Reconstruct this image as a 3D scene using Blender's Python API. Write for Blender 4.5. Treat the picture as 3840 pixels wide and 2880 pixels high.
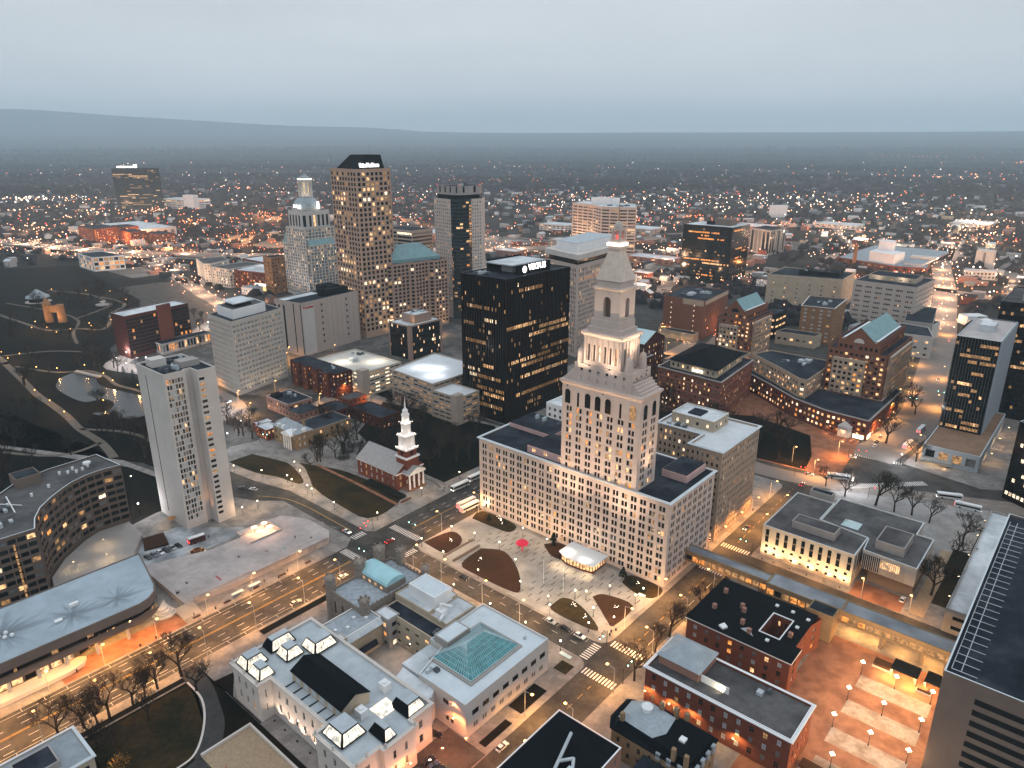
import bpy, math, random
from mathutils import Vector, Matrix
import numpy as np
R = math.radians
random.seed(11)
S = bpy.context.scene
for o in list(bpy.data.objects): bpy.data.objects.remove(o)
# ---------------------------------------------------------------- camera
cd = bpy.data.cameras.new('camera'); cam = bpy.data.objects.new('camera', cd)
S.collection.objects.link(cam); S.camera = cam
cam.location = (0, 0, 180); cam.rotation_euler = (R(90 - 18.6), 0, 0)
cd.sensor_width = 36; cd.lens = 36 * 2680 / 3840; cd.clip_start = 1; cd.clip_end = 60000
# ---------------------------------------------------------------- sky
W = bpy.data.worlds.new('World'); S.world = W; W.use_nodes = True
nt = W.node_tree; nt.nodes.clear()
out = nt.nodes.new('ShaderNodeOutputWorld'); bg = nt.nodes.new('ShaderNodeBackground')
sky = nt.nodes.new('ShaderNodeTexSky'); sky.sky_type = 'NISHITA'; sky.sun_disc = False
sky.sun_elevation = R(1.5); sky.sun_rotation = R(200); sky.altitude = 50
sky.air_density = 2.0; sky.dust_density = 4.0; sky.ozone_density = 3.0
tc = nt.nodes.new('ShaderNodeTexCoord'); sx = nt.nodes.new('ShaderNodeSeparateXYZ')
cr = nt.nodes.new('ShaderNodeValToRGB')
nz = nt.nodes.new('ShaderNodeTexNoise'); nz.inputs['Scale'].default_value = 2.2; nz.inputs['Detail'].default_value = 5
mpn = nt.nodes.new('ShaderNodeMapping'); mpn.inputs['Scale'].default_value = (1, 1, 5)
nt.links.new(tc.outputs['Generated'], sx.inputs[0]); nt.links.new(sx.outputs['Z'], cr.inputs[0])
nt.links.new(tc.outputs['Generated'], mpn.inputs[0]); nt.links.new(mpn.outputs[0], nz.inputs['Vector'])
e = cr.color_ramp.elements
e[0].position = 0.0; e[0].color = (.82, .87, .92, 1)
e[1].position = 1.0; e[1].color = (1.10, 1.20, 1.30, 1)
for p, c in ((.06, (.80, .845, .89)), (.17, (.71, .755, .79)), (.34, (.80, .87, .93)), (.6, (1.0, 1.09, 1.17))):
    k = e.new(p); k.color = (*c, 1)
mul = nt.nodes.new('ShaderNodeMix'); mul.data_type = 'RGBA'; mul.blend_type = 'MULTIPLY'; mul.inputs[0].default_value = 1
mr = nt.nodes.new('ShaderNodeMapRange'); mr.inputs['From Min'].default_value = .3; mr.inputs['From Max'].default_value = .7
mr.inputs['To Min'].default_value = .90; mr.inputs['To Max'].default_value = 1.06
nt.links.new(nz.outputs['Fac'], mr.inputs['Value'])
nt.links.new(cr.outputs[0], mul.inputs[6]); nt.links.new(mr.outputs[0], mul.inputs[7])
sc_ = nt.nodes.new('ShaderNodeVectorMath'); sc_.operation = 'SCALE'; sc_.inputs[3].default_value = 0.03
nt.links.new(sky.outputs[0], sc_.inputs[0])
add = nt.nodes.new('ShaderNodeVectorMath'); add.operation = 'ADD'
nt.links.new(mul.outputs[2], add.inputs[0]); nt.links.new(sc_.outputs[0], add.inputs[1])
nt.links.new(add.outputs[0], bg.inputs[0]); bg.inputs[1].default_value = SKY = 1.0
nt.links.new(bg.outputs[0], out.inputs[0])
S.view_settings.view_transform = 'Standard'; S.view_settings.look = 'None'
S.view_settings.exposure = 0.0; S.view_settings.gamma = 1.0
S.render.engine = 'CYCLES'
cy = S.cycles; cy.use_denoising = True; cy.max_bounces = 5; cy.diffuse_bounces = 2; cy.glossy_bounces = 2
cy.transmission_bounces = 2; cy.volume_bounces = 2; cy.transparent_max_bounces = 4
cy.sample_clamp_indirect = 3; cy.sample_clamp_direct = 0; cy.caustics_reflective = False; cy.caustics_refractive = False
cy.use_light_tree = True; cy.use_adaptive_sampling = True; cy.adaptive_threshold = 0.02
# overcast dusk: one very soft, very weak sun
sd = bpy.data.lights.new('sun', 'SUN'); sd.energy = .12; sd.angle = R(30); sd.color = (1, .86, .8)
so = bpy.data.objects.new('sun', sd); S.collection.objects.link(so); so.rotation_euler = (R(62), 0, R(25))

# ---------------------------------------------------------------- frame: street grid (a, b) turned against the camera
TH = R(-40.8); CA, SA = math.cos(TH), math.sin(TH)
def w3(a, b, z=0): return Vector((a * CA - b * SA, a * SA + b * CA, z))
def gab(x, y): return (x * CA + y * SA, -x * SA + y * CA)
COL = S.collection
# ---------------------------------------------------------------- materials
MATS = {}
def mat(name, col, rough=.8, var=.12, vs=.15, spec=.3, metal=0, emit=None, es=0, bands=None, second=None, bump=0, sample=False, sfac=None, grid=None, stains=None):
    if name in MATS: return MATS[name]
    m = bpy.data.materials.new(name); m.use_nodes = True; n = m.node_tree; n.nodes.clear(); L = n.links
    o = n.nodes.new('ShaderNodeOutputMaterial'); p = n.nodes.new('ShaderNodeBsdfPrincipled')
    L.new(p.outputs[0], o.inputs[0])
    p.inputs['Roughness'].default_value = rough; p.inputs['Metallic'].default_value = metal
    p.inputs['Specular IOR Level'].default_value = (.06 if rough >= .85 else .15) if spec == .3 and rough > .45 else spec
    ge = n.nodes.new('ShaderNodeNewGeometry')
    t = n.nodes.new('ShaderNodeTexNoise'); t.inputs['Scale'].default_value = vs; t.inputs['Detail'].default_value = 6
    t.inputs['Roughness'].default_value = .65
    L.new(ge.outputs['Position'], t.inputs['Vector'])
    r = n.nodes.new('ShaderNodeMapRange'); r.inputs['From Min'].default_value = .3; r.inputs['From Max'].default_value = .7
    r.inputs['To Min'].default_value = 1 - var; r.inputs['To Max'].default_value = 1 + var
    L.new(t.outputs['Fac'], r.inputs['Value'])
    c = n.nodes.new('ShaderNodeVectorMath'); c.operation = 'SCALE'
    if second is not None:
        mx = n.nodes.new('ShaderNodeMix'); mx.data_type = 'RGBA'
        mx.inputs[6].default_value = (*col, 1); mx.inputs[7].default_value = (*second, 1)
        t2 = n.nodes.new('ShaderNodeTexNoise'); t2.inputs['Scale'].default_value = (sfac or vs * .3); t2.inputs['Detail'].default_value = 7
        L.new(ge.outputs['Position'], t2.inputs['Vector'])
        r2 = n.nodes.new('ShaderNodeMapRange'); r2.inputs['From Min'].default_value = .44; r2.inputs['From Max'].default_value = .6
        L.new(t2.outputs['Fac'], r2.inputs['Value']); L.new(r2.outputs[0], mx.inputs[0]); L.new(mx.outputs[2], c.inputs[0])
    else:
        c.inputs[0].default_value = col
    L.new(r.outputs[0], c.inputs[3]); last = c.outputs[0]
    if bands:   # course lines by height: (spacing, thickness fraction, darkening)
        sp = n.nodes.new('ShaderNodeSeparateXYZ'); L.new(ge.outputs['Position'], sp.inputs[0])
        d = n.nodes.new('ShaderNodeMath'); d.operation = 'DIVIDE'; d.inputs[1].default_value = bands[0]; L.new(sp.outputs['Z'], d.inputs[0])
        f = n.nodes.new('ShaderNodeMath'); f.operation = 'FRACT'; L.new(d.outputs[0], f.inputs[0])
        g = n.nodes.new('ShaderNodeMath'); g.operation = 'LESS_THAN'; g.inputs[1].default_value = bands[1]; L.new(f.outputs[0], g.inputs[0])
        h = n.nodes.new('ShaderNodeMapRange'); h.inputs['To Min'].default_value = 1; h.inputs['To Max'].default_value = bands[2]; L.new(g.outputs[0], h.inputs['Value'])
        s2 = n.nodes.new('ShaderNodeVectorMath'); s2.operation = 'SCALE'; L.new(last, s2.inputs[0]); L.new(h.outputs[0], s2.inputs[3]); last = s2.outputs[0]
    for (sa, sb, sr) in stains or ():    # dirt washed towards a roof drain: noise-broken rings round a fixed point
        w_ = Vector((sa * CA - sb * SA, sa * SA + sb * CA, 14.6)); ds = n.nodes.new('ShaderNodeVectorMath'); ds.operation = 'DISTANCE'; ds.inputs[1].default_value = w_; L.new(ge.outputs['Position'], ds.inputs[0])
        sub_ = n.nodes.new('ShaderNodeVectorMath'); sub_.operation = 'SUBTRACT'; sub_.inputs[1].default_value = w_; L.new(ge.outputs['Position'], sub_.inputs[0])
        nrm_ = n.nodes.new('ShaderNodeVectorMath'); nrm_.operation = 'NORMALIZE'; L.new(sub_.outputs[0], nrm_.inputs[0])
        tn = n.nodes.new('ShaderNodeTexNoise'); tn.inputs['Scale'].default_value = 2.6; tn.inputs['Detail'].default_value = 5; L.new(nrm_.outputs[0], tn.inputs['Vector'])
        rr = n.nodes.new('ShaderNodeMapRange'); rr.inputs['From Min'].default_value = .35; rr.inputs['From Max'].default_value = .68; rr.inputs['To Min'].default_value = sr * .12; rr.inputs['To Max'].default_value = sr * 1.5; L.new(tn.outputs['Fac'], rr.inputs['Value'])
        dv = n.nodes.new('ShaderNodeMath'); dv.operation = 'DIVIDE'; L.new(ds.outputs['Value'], dv.inputs[0]); L.new(rr.outputs[0], dv.inputs[1])
        mm = n.nodes.new('ShaderNodeMapRange'); mm.inputs['From Min'].default_value = .05; mm.inputs['From Max'].default_value = 1; mm.inputs['To Min'].default_value = .40; mm.inputs['To Max'].default_value = 1; L.new(dv.outputs[0], mm.inputs['Value'])
        s5 = n.nodes.new('ShaderNodeVectorMath'); s5.operation = 'SCALE'; L.new(last, s5.inputs[0]); L.new(mm.outputs[0], s5.inputs[3]); last = s5.outputs[0]
    if grid:    # joints: (spacing, joint width fraction, darkening), laid along the street grid
        mp = n.nodes.new('ShaderNodeMapping'); mp.inputs['Rotation'].default_value = (0, 0, R(40.8)); L.new(ge.outputs['Position'], mp.inputs[0])
        s3 = n.nodes.new('ShaderNodeSeparateXYZ'); L.new(mp.outputs[0], s3.inputs[0]); lt = []
        for ax in ('X', 'Y'):
            d = n.nodes.new('ShaderNodeMath'); d.operation = 'DIVIDE'; d.inputs[1].default_value = grid[0] * (1 if ax == 'X' else 1.6); L.new(s3.outputs[ax], d.inputs[0])
            f = n.nodes.new('ShaderNodeMath'); f.operation = 'FRACT'; L.new(d.outputs[0], f.inputs[0])
            g = n.nodes.new('ShaderNodeMath'); g.operation = 'LESS_THAN'; g.inputs[1].default_value = grid[1]; L.new(f.outputs[0], g.inputs[0]); lt.append(g)
        mxm = n.nodes.new('ShaderNodeMath'); mxm.operation = 'MAXIMUM'; L.new(lt[0].outputs[0], mxm.inputs[0]); L.new(lt[1].outputs[0], mxm.inputs[1])
        h = n.nodes.new('ShaderNodeMapRange'); h.inputs['To Min'].default_value = 1; h.inputs['To Max'].default_value = grid[2]; L.new(mxm.outputs[0], h.inputs['Value'])
        s4 = n.nodes.new('ShaderNodeVectorMath'); s4.operation = 'SCALE'; L.new(last, s4.inputs[0]); L.new(h.outputs[0], s4.inputs[3]); last = s4.outputs[0]
    L.new(last, p.inputs['Base Color'])
    if bump:
        b = n.nodes.new('ShaderNodeBump'); b.inputs['Strength'].default_value = bump; b.inputs['Distance'].default_value = .5
        L.new(t.outputs['Fac'], b.inputs['Height']); L.new(b.outputs[0], p.inputs['Normal'])
    if emit:
        p.inputs['Emission Color'].default_value = (*emit, 1)
        if sample is None or not sample:
            t3 = n.nodes.new('ShaderNodeTexNoise'); t3.inputs['Scale'].default_value = .7; t3.inputs['Detail'].default_value = 4
            L.new(ge.outputs['Position'], t3.inputs['Vector'])
            r3 = n.nodes.new('ShaderNodeMapRange'); r3.inputs['From Min'].default_value = .35; r3.inputs['From Max'].default_value = .65
            r3.inputs['To Min'].default_value = es * .25; r3.inputs['To Max'].default_value = es * 1.7
            L.new(t3.outputs['Fac'], r3.inputs['Value']); L.new(r3.outputs[0], p.inputs['Emission Strength'])
            m.cycles.emission_sampling = 'NONE'
        else:
            p.inputs['Emission Strength'].default_value = es
    MATS[name] = m; return m
def plain_emit(name, col, es, sample='NONE'):
    m = mat(name, (.02, .02, .02), emit=col, es=es, sample=True); m.cycles.emission_sampling = sample; return m
GL_D = mat('window_glass_dark', (.006, .009, .010), .12, .3, spec=.32)
GL_M = mat('window_glass_blinds', (.14, .14, .135), .3, .3, vs=.6, spec=.5)
GL_B = mat('window_glass_pale', (.42, .45, .47), .3, .2, vs=.5, spec=.5)
LT_W = mat('window_lit_warm', (.1, .08, .05), .3, emit=(1, .57, .26), es=1.25)
LT_O = mat('window_lit_orange', (.1, .06, .03), .3, emit=(1, .36, .08), es=1.0)
LT_C = mat('window_lit_cream', (.1, .1, .08), .3, emit=(1, .76, .50), es=1.7)
LT_D = mat('window_lit_dim', (.08, .06, .04), .3, emit=(1, .52, .2), es=.4)
GLM = {'d': GL_D, 'm': GL_M, 'b': GL_B, 'w': LT_W, 'o': LT_O, 'c': LT_C, 'q': LT_D}
# ---------------------------------------------------------------- mesh builder (grid coordinates)
class MB:
    def __init__(s): s.v = []; s.f = []; s.m = []
    def quad(s, *p, m=0):
        i = len(s.v); s.v += [tuple(q) for q in p]; s.f.append(tuple(range(i, i + len(p)))); s.m.append(m)
    def box(s, a0, a1, b0, b1, z0, z1, m=0, top=True, bot=True):
        s.prism([(a0, b0), (a1, b0), (a1, b1), (a0, b1)], z0, z1, m, top, bot); return s
    def prism(s, P, z0, z1, m=0, top=True, bot=True):
        n = len(P)
        for i in range(n):
            p, q = P[i], P[(i + 1) % n]
            s.quad((*p, z0), (*q, z0), (*q, z1), (*p, z1), m=m)
        if top: s.quad(*[(*p, z1) for p in P], m=m)
        if bot: s.quad(*[(*p, z0) for p in reversed(P)], m=m)
        return s
    def frus(s, P, z0, Q, z1, m=0, top=True):
        n = len(P)
        for i in range(n):
            j = (i + 1) % n; s.quad((*P[i], z0), (*P[j], z0), (*Q[j], z1), (*Q[i], z1), m=m)
        if top: s.quad(*[(*p, z1) for p in Q], m=m)
        return s
    def cyl(s, a, b, z0, z1, r0, r1=None, n=10, m=0, ph=0):
        if r1 is None: r1 = r0
        P = [(a + r0 * math.cos(2 * math.pi * i / n + ph), b + r0 * math.sin(2 * math.pi * i / n + ph)) for i in range(n)]
        Q = [(a + r1 * math.cos(2 * math.pi * i / n + ph), b + r1 * math.sin(2 * math.pi * i / n + ph)) for i in range(n)]
        s.quad(*[(*p, z0) for p in reversed(P)], m=m)
        return s.frus(P, z0, Q, z1, m)
    def ball(s, a, b, z, r, n=8, k=5, sz=1, m=0, half=False):
        rings = []
        for j in range(k + 1):
            t = (math.pi / 2 if half else math.pi) * j / k; rr = r * math.sin(t); zz = z + r * sz * math.cos(t)
            rings.append([(a + rr * math.cos(2 * math.pi * i / n), b + rr * math.sin(2 * math.pi * i / n), zz) for i in range(n)])
        for j in range(k):
            for i in range(n):
                i2 = (i + 1) % n
                if j == 0: s.quad(rings[0][0], rings[1][i], rings[1][i2], m=m)
                elif j == k - 1 and not half: s.quad(rings[j][i], rings[k][0], rings[j][i2], m=m)
                else: s.quad(rings[j][i], rings[j + 1][i], rings[j + 1][i2], rings[j][i2], m=m)
        return s
    def tube(s, p, q, r0, r1=None, n=6, m=0):
        r1 = r0 if r1 is None else r1; p = Vector(p); q = Vector(q); d = q - p
        if d.length < 1e-6: return s
        d.normalize(); u = d.orthogonal().normalized(); w = d.cross(u)
        A = [p + (u * math.cos(2 * math.pi * i / n) + w * math.sin(2 * math.pi * i / n)) * r0 for i in range(n)]
        B = [q + (u * math.cos(2 * math.pi * i / n) + w * math.sin(2 * math.pi * i / n)) * r1 for i in range(n)]
        for i in range(n):
            j = (i + 1) % n; s.quad(A[i], A[j], B[j], B[i], m=m)
        s.quad(*B, m=m); s.quad(*reversed(A), m=m); return s
def mesh(name, mb, mats, o3=(0, 0, 0), smooth=False):
    me = bpy.data.meshes.new(name); ox, oy, oz = o3
    me.from_pydata([(x - ox, y - oy, z - oz) for x, y, z in mb.v], [], mb.f)
    for m in (mats if isinstance(mats, (list, tuple)) else [mats]): me.materials.append(m)
    if any(mb.m): me.polygons.foreach_set('material_index', mb.m)
    if smooth: me.polygons.foreach_set('use_smooth', [True] * len(mb.f))
    me.update(); return me
def tag(o, label=None, cat=None, group=None, kind=None):
    if label: o['label'] = label
    if cat: o['category'] = cat
    if group: o['group'] = group
    if kind: o['kind'] = kind
    return o
class T:   # a thing: Empty at its base in grid coordinates, parts as children
    def __init__(s, name, label, cat, a, b, z=0, group=None, rot=None):
        s.o3 = (a, b, z); e = bpy.data.objects.new(name, None); COL.objects.link(e); s.e = e
        e.location = w3(a, b, z); e.rotation_euler = (0, 0, TH); e.empty_display_size = .5
        tag(e, label, cat, group)
    def part(s, name, mb, mats, label=None, smooth=False, parent=None, kind=None):
        o = bpy.data.objects.new(name, mesh(name, mb, mats, s.o3, smooth)); COL.objects.link(o); o.parent = parent or s.e
        tag(o, label, kind=kind); return o
def single(name, mb, mats, label=None, cat=None, group=None, kind=None, smooth=False, o3=(0, 0, 0)):
    o = bpy.data.objects.new(name, mesh(name, mb, mats, o3, smooth)); COL.objects.link(o)
    o.location = w3(*o3); o.rotation_euler = (0, 0, TH); return tag(o, label, cat, group, kind)
def dup(root, a, b, z=0, rz=0, label=None):
    r = root.copy(); COL.objects.link(r); r.location = w3(a, b, z); r.rotation_euler = (0, 0, TH + rz)
    if label: r['label'] = label
    for ch in list(root.children):
        c = ch.copy(); COL.objects.link(c); c.parent = r
        for g in list(ch.children):
            d = g.copy(); COL.objects.link(d); d.parent = c
    return r
# ---------------------------------------------------------------- windows
_wm = {}
def win_mesh(k, sub):
    if (k, sub) not in _wm:
        mb = MB(); mb.quad((-.5, 0, -.5), (.5, 0, -.5), (.5, 0, .5), (-.5, 0, .5))
        if sub:   # glazing bars stand proud of the pane
            for x in ([0] if sub == 1 else [-.17, .17]): mb.quad((x - .03, -.06, -.5), (x + .03, -.06, -.5), (x + .03, -.06, .5), (x - .03, -.06, .5), m=1)
            mb.quad((-.5, -.06, -.02), (.5, -.06, -.02), (.5, -.06, .03), (-.5, -.06, .03), m=1)
        _wm[(k, sub)] = mesh('window', mb, [GLM[k], WBAR])
    return _wm[(k, sub)]
WBAR = mat('window_bar', (.12, .11, .10), .6)
def place_windows(t, wins, cap=100, sub=0, far=False):
    """wins: (centre a,b,z, tangent a,b, w, h, kind). The largest in view become parts, the rest one part."""
    if not wins: return
    if not far:
        wins.sort(key=lambda w: ((w3(w[0], w[1], w[2]) - cam.location).length) / math.sqrt(w[5] * w[6]))
        first, rest = wins[:cap], wins[cap:]
    else: first, rest = [], wins
    for (a, b, z, ta, tb, w, h, k) in first:
        o = bpy.data.objects.new('window', win_mesh(k, sub)); COL.objects.link(o); o.parent = t.e
        o.location = (a - t.o3[0], b - t.o3[1], z - t.o3[2]); o.rotation_euler = (0, 0, math.atan2(tb, ta)); o.scale = (w, 1, h)
    if rest:
        mb = MB(); ks = list(GLM)
        for (a, b, z, ta, tb, w, h, k) in rest:
            x, y = ta * w / 2, tb * w / 2
            mb.quad((a - x, b - y, z - h / 2), (a + x, b + y, z - h / 2), (a + x, b + y, z + h / 2), (a - x, b - y, z + h / 2), m=ks.index(k))
        o = t.part('window', mb, [GLM[k] for k in ks])
        if len(rest) > 1: o['kind'] = 'stuff'
def kinds(rng, rows, cols, F):
    """lit pattern of a facade: whole runs of a storey and single rooms"""
    out = []
    mix = F.get('mix', 'wwoc'); dk = F.get('dark', 'dddddm')
    for r in range(rows):
        row = [rng.choice(dk) for _ in range(cols)]
        if rng.random() < F.get('prow', 0):
            for _ in range(rng.choice((1, 1, 2))):
                n = max(2, int(cols * rng.uniform(.15, .7))); c0 = rng.randint(0, max(0, cols - n)); k = rng.choice(mix)
                for c in range(c0, min(cols, c0 + n)):
                    if rng.random() < .88: row[c] = k if rng.random() < .8 else rng.choice(mix)
        for c in range(cols):
            if rng.random() < F.get('p', .06): row[c] = rng.choice(mix)
            elif rng.random() < F.get('pq', .04): row[c] = 'q'
        out.append(row)
    return out
def facade(mb, wins, p, q, z0, z1, F, rng, m=0):
    """a wall from p to q (outward normal to the right of p->q) with window openings cut into it"""
    dx, dy = q[0] - p[0], q[1] - p[1]; Ln = math.hypot(dx, dy)
    if Ln < .01: return
    tx, ty = dx / Ln, dy / Ln; nx, ny = ty, -tx
    cx, cyy = (p[0] + q[0]) / 2, (p[1] + q[1]) / 2
    see = (nx * -cx + ny * -cyy) > -.05 * math.hypot(cx, cyy)
    if not F or not see or Ln < F.get('minlen', 3):
        mb.quad((*p, z0), (*q, z0), (*q, z1), (*p, z1), m=m); return
    fh = F.get('fh', 3.6); g = F.get('g', 0); tp = F.get('t', 1.0); pitch = F.get('p_', 3.2)
    rows = max(1, int(round((z1 - tp - z0 - g) / fh))); fh = (z1 - tp - z0 - g) / rows
    en = F.get('end', .6)
    groups = max(1, int(round((Ln - 2 * en) / pitch))); pit = (Ln - 2 * en) / groups
    pair = F.get('pair', 1); wf = F.get('wf', .5); hf = F.get('hf', .55); d = F.get('d', .3); zf = F.get('zf', .22)
    xs = []   # window spans along the wall
    for i in range(groups):
        if pair == 1: xs.append((en + pit * (i + .5 - wf / 2), en + pit * (i + .5 + wf / 2)))
        else:
            W_ = wf * pit; gp = F.get('gap', .12) * pit; each = (W_ - gp * (pair - 1)) / pair; x0 = en + pit * (i + .5) - W_ / 2
            for k in range(pair): xs.append((x0 + k * (each + gp), x0 + k * (each + gp) + each))
    K = kinds(rng, rows, len(xs), F)
    P3 = lambda x, z, dd=0: (p[0] + tx * x - nx * dd, p[1] + ty * x - ny * dd, z)
    if g > 0: mb.quad(P3(0, z0), P3(Ln, z0), P3(Ln, z0 + g), P3(0, z0 + g), m=m)
    for r in range(rows):
        za = z0 + g + r * fh; wa = za + fh * zf; wb = wa + fh * hf; zt = za + fh
        mb.quad(P3(0, za), P3(Ln, za), P3(Ln, wa), P3(0, wa), m=m)
        mb.quad(P3(0, wb), P3(Ln, wb), P3(Ln, zt), P3(0, zt), m=m)
        px = 0
        for ci, (x0, x1) in enumerate(xs):
            mb.quad(P3(px, wa), P3(x0, wa), P3(x0, wb), P3(px, wb), m=m); px = x1
            if d:
                mb.quad(P3(x0, wa), P3(x1, wa), P3(x1, wa, d), P3(x0, wa, d), m=m)
                mb.quad(P3(x0, wb, d), P3(x1, wb, d), P3(x1, wb), P3(x0, wb), m=m)
                mb.quad(P3(x0, wa), P3(x0, wa, d), P3(x0, wb, d), P3(x0, wb), m=m)
                mb.quad(P3(x1, wa, d), P3(x1, wa), P3(x1, wb), P3(x1, wb, d), m=m)
            c = P3((x0 + x1) / 2, (wa + wb) / 2, d)
            wins.append((*c, tx, ty, x1 - x0, wb - wa, K[r][ci]))
        mb.quad(P3(px, wa), P3(Ln, wa), P3(Ln, wb), P3(px, wb), m=m)
    if tp > 0: mb.quad(P3(0, z1 - tp), P3(Ln, z1 - tp), P3(Ln, z1), P3(0, z1), m=m)
def rect(a0, a1, b0, b1): return [(a0, b0), (a1, b0), (a1, b1), (a0, b1)]
def inset(P, d):
    n = len(P); out = []
    for i in range(n):
        p0, p1, p2 = P[i - 1], P[i], P[(i + 1) % n]
        def nrm(u, v):
            x, y = v[0] - u[0], v[1] - u[1]; l = math.hypot(x, y) or 1; return (-y / l, x / l)
        n1, n2 = nrm(p0, p1), nrm(p1, p2); sx_, sy_ = n1[0] + n2[0], n1[1] + n2[1]; dd = 1 + n1[0] * n2[0] + n1[1] * n2[1]
        out.append((p1[0] + sx_ * d / dd, p1[1] + sy_ * d / dd))
    return out
class Bld(T):
    def __init__(s, name, label, P, zb=0, group=None, cat='building', seed=None):
        s.P = P; s.w = []; s.rng = random.Random(seed if seed is not None else int(abs(P[0][0] * 7 + P[0][1] * 13)))
        super().__init__(name, label, cat, P[0][0], P[0][1], zb, group)
    def vol(s, P, z0, z1, wallm, roofm, F=None, par=.9, cop=None, name='wall', rname='roof', Fs=None, lip=0):
        """a storey block: walls with openings, parapet, sunk roof deck"""
        mb = MB(); n = len(P)
        for i in range(n):
            f = F if Fs is None else Fs.get(i, F)
            facade(mb, s.w, P[i], P[(i + 1) % n], z0, z1, f, s.rng)
        if par > 0:
            Q = inset(P, .45)
            for i in range(n):
                j = (i + 1) % n
                mb.quad((*P[i], z1), (*P[j], z1), (*Q[j], z1), (*Q[i], z1), m=1 if cop else 0)
                mb.quad((*Q[j], z1 - par), (*Q[i], z1 - par), (*Q[i], z1), (*Q[j], z1), m=0)
            s.part(name, mb, [wallm, cop] if cop else wallm)
            if roofm: s.part(rname, MB().prism(Q, z1 - par - .3, z1 - par, bot=False), roofm)
        else:
            s.part(name, mb, wallm)
            if roofm: s.part(rname, MB().prism(inset(P, -lip) if lip else P, z1 + .003, z1 + .25), roofm)
        if lip and par > 0 and cop:
            O = inset(P, -lip); m2 = MB()
            m2.frus(P, z1 - .9, O, z1 - .5, top=False)
            for i in range(n):
                j = (i + 1) % n; m2.quad((*O[i], z1 - .5), (*O[j], z1 - .5), (*O[j], z1 - .1), (*O[i], z1 - .1)); m2.quad((*O[i], z1 - .1), (*O[j], z1 - .1), (*P[j], z1 - .1), (*P[i], z1 - .1))
            s.part('cornice', m2, cop)
        return s
    def hip(s, P, z0, z1, m, ridge=None, eave=.6, name='roof'):
        """hip roof over a 4-corner plan; ridge: fraction shortened along the long side"""
        P = inset(P, -eave); l1 = math.dist(P[0], P[1]); l2 = math.dist(P[1], P[2])
        mid = lambda u, v, t: (u[0] + (v[0] - u[0]) * t, u[1] + (v[1] - u[1]) * t)
        mb = MB(); mb.quad(*[(*p, z0) for p in reversed(P)])
        if l1 >= l2:
            t = l2 / l1 / 2 if ridge is None else ridge; r0 = mid(mid(P[0], P[3], .5), mid(P[1], P[2], .5), t); r1 = mid(mid(P[0], P[3], .5), mid(P[1], P[2], .5), 1 - t)
            mb.quad((*P[0], z0), (*P[1], z0), (*r1, z1), (*r0, z1)); mb.quad((*P[1], z0), (*P[2], z0), (*r1, z1))
            mb.quad((*P[2], z0), (*P[3], z0), (*r0, z1), (*r1, z1)); mb.quad((*P[3], z0), (*P[0], z0), (*r0, z1))
        else:
            t = l1 / l2 / 2 if ridge is None else ridge; r0 = mid(mid(P[0], P[1], .5), mid(P[3], P[2], .5), t); r1 = mid(mid(P[0], P[1], .5), mid(P[3], P[2], .5), 1 - t)
            mb.quad((*P[0], z0), (*P[1], z0), (*r0, z1)); mb.quad((*P[1], z0), (*P[2], z0), (*r1, z1), (*r0, z1))
            mb.quad((*P[2], z0), (*P[3], z0), (*r1, z1)); mb.quad((*P[3], z0), (*P[0], z0), (*r0, z1), (*r1, z1))
        return s.part(name, mb, m)
    def clutter(s, a0, a1, b0, b1, z, n=8, big=3.5, m=None, m2=None):
        for i in range(n):
            w, d, h = [s.rng.uniform(.8, big) for _ in range(3)]; h = min(h, 2.4) * .8
            a = s.rng.uniform(a0, max(a0 + .1, a1 - w)); b = s.rng.uniform(b0, max(b0 + .1, b1 - d)); mb = MB().box(a, a + w, b, b + d, z + .003, z + h)
            if s.rng.random() < .5: mb.cyl(a + w / 2, b + d / 2, z + h, z + h + .5, min(w, d) * .35, n=8)
            s.part('roof_unit', mb, s.rng.choice([m or AC, m2 or AC2]))
    def done(s, cap=100, sub=0, far=False):
        place_windows(s, s.w, cap, sub, far); s.w = []; return s
AC = mat('rooftop_unit_metal', (.42, .45, .47), .5, .2); AC2 = mat('rooftop_unit_dark', (.09, .10, .11), .6, .2)
M_STONE = mat('pink_limestone', (.53, .435, .385), .85, .10, .12, bands=(1.2, .04, .93))
M_STONE2 = mat('buff_stone', (.34, .26, .20), .85, .12, .2, bands=(1.0, .05, .9))
M_CONC = mat('concrete', (.33, .30, .28), .85, .12, .1)
M_CONCL = mat('pale_concrete', (.55, .50, .46), .85, .09, .08)
M_CONCB = mat('brown_concrete', (.175, .135, .112), .85, .12, .1)
M_BRICK = mat('red_brick', (.15, .05, .032), .85, .16, .5, bands=(.6, .08, .88))
M_BRICKD = mat('dark_red_brick', (.07, .022, .016), .85, .2, .5)
M_BRICKO = mat('orange_brick', (.28, .15, .075), .85, .14, .4)
M_BRICKP = mat('pink_brick', (.30, .16, .12), .85, .12, .3)
M_BEIGE = mat('beige_brick', (.44, .36, .27), .85, .12, .2, bands=(3.8, .06, 1.12))
M_WHITE = mat('white_paint', (.72, .72, .72), .6, .06)
M_GRAN = mat('pink_granite', (.33, .22, .175), .7, .08, .1)
M_RWHITE = mat('pale_membrane_roof', (.60, .62, .64), .7, .14, .3, second=(.42, .45, .47), sfac=.06, grid=(5, .03, .85))
M_RGREY = mat('grey_gravel_roof', (.105, .10, .10), .95, .25, .3, second=(.065, .062, .064), sfac=.07, grid=(4, .03, .8))
M_RDARK = mat('dark_tar_roof', (.016, .020, .028), .85, .3, .3, second=(.034, .040, .050), sfac=.07, grid=(4, .035, 1.3))
M_RBLACK = mat('black_roof', (.004, .006, .008), .9, .3, .2)
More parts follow.
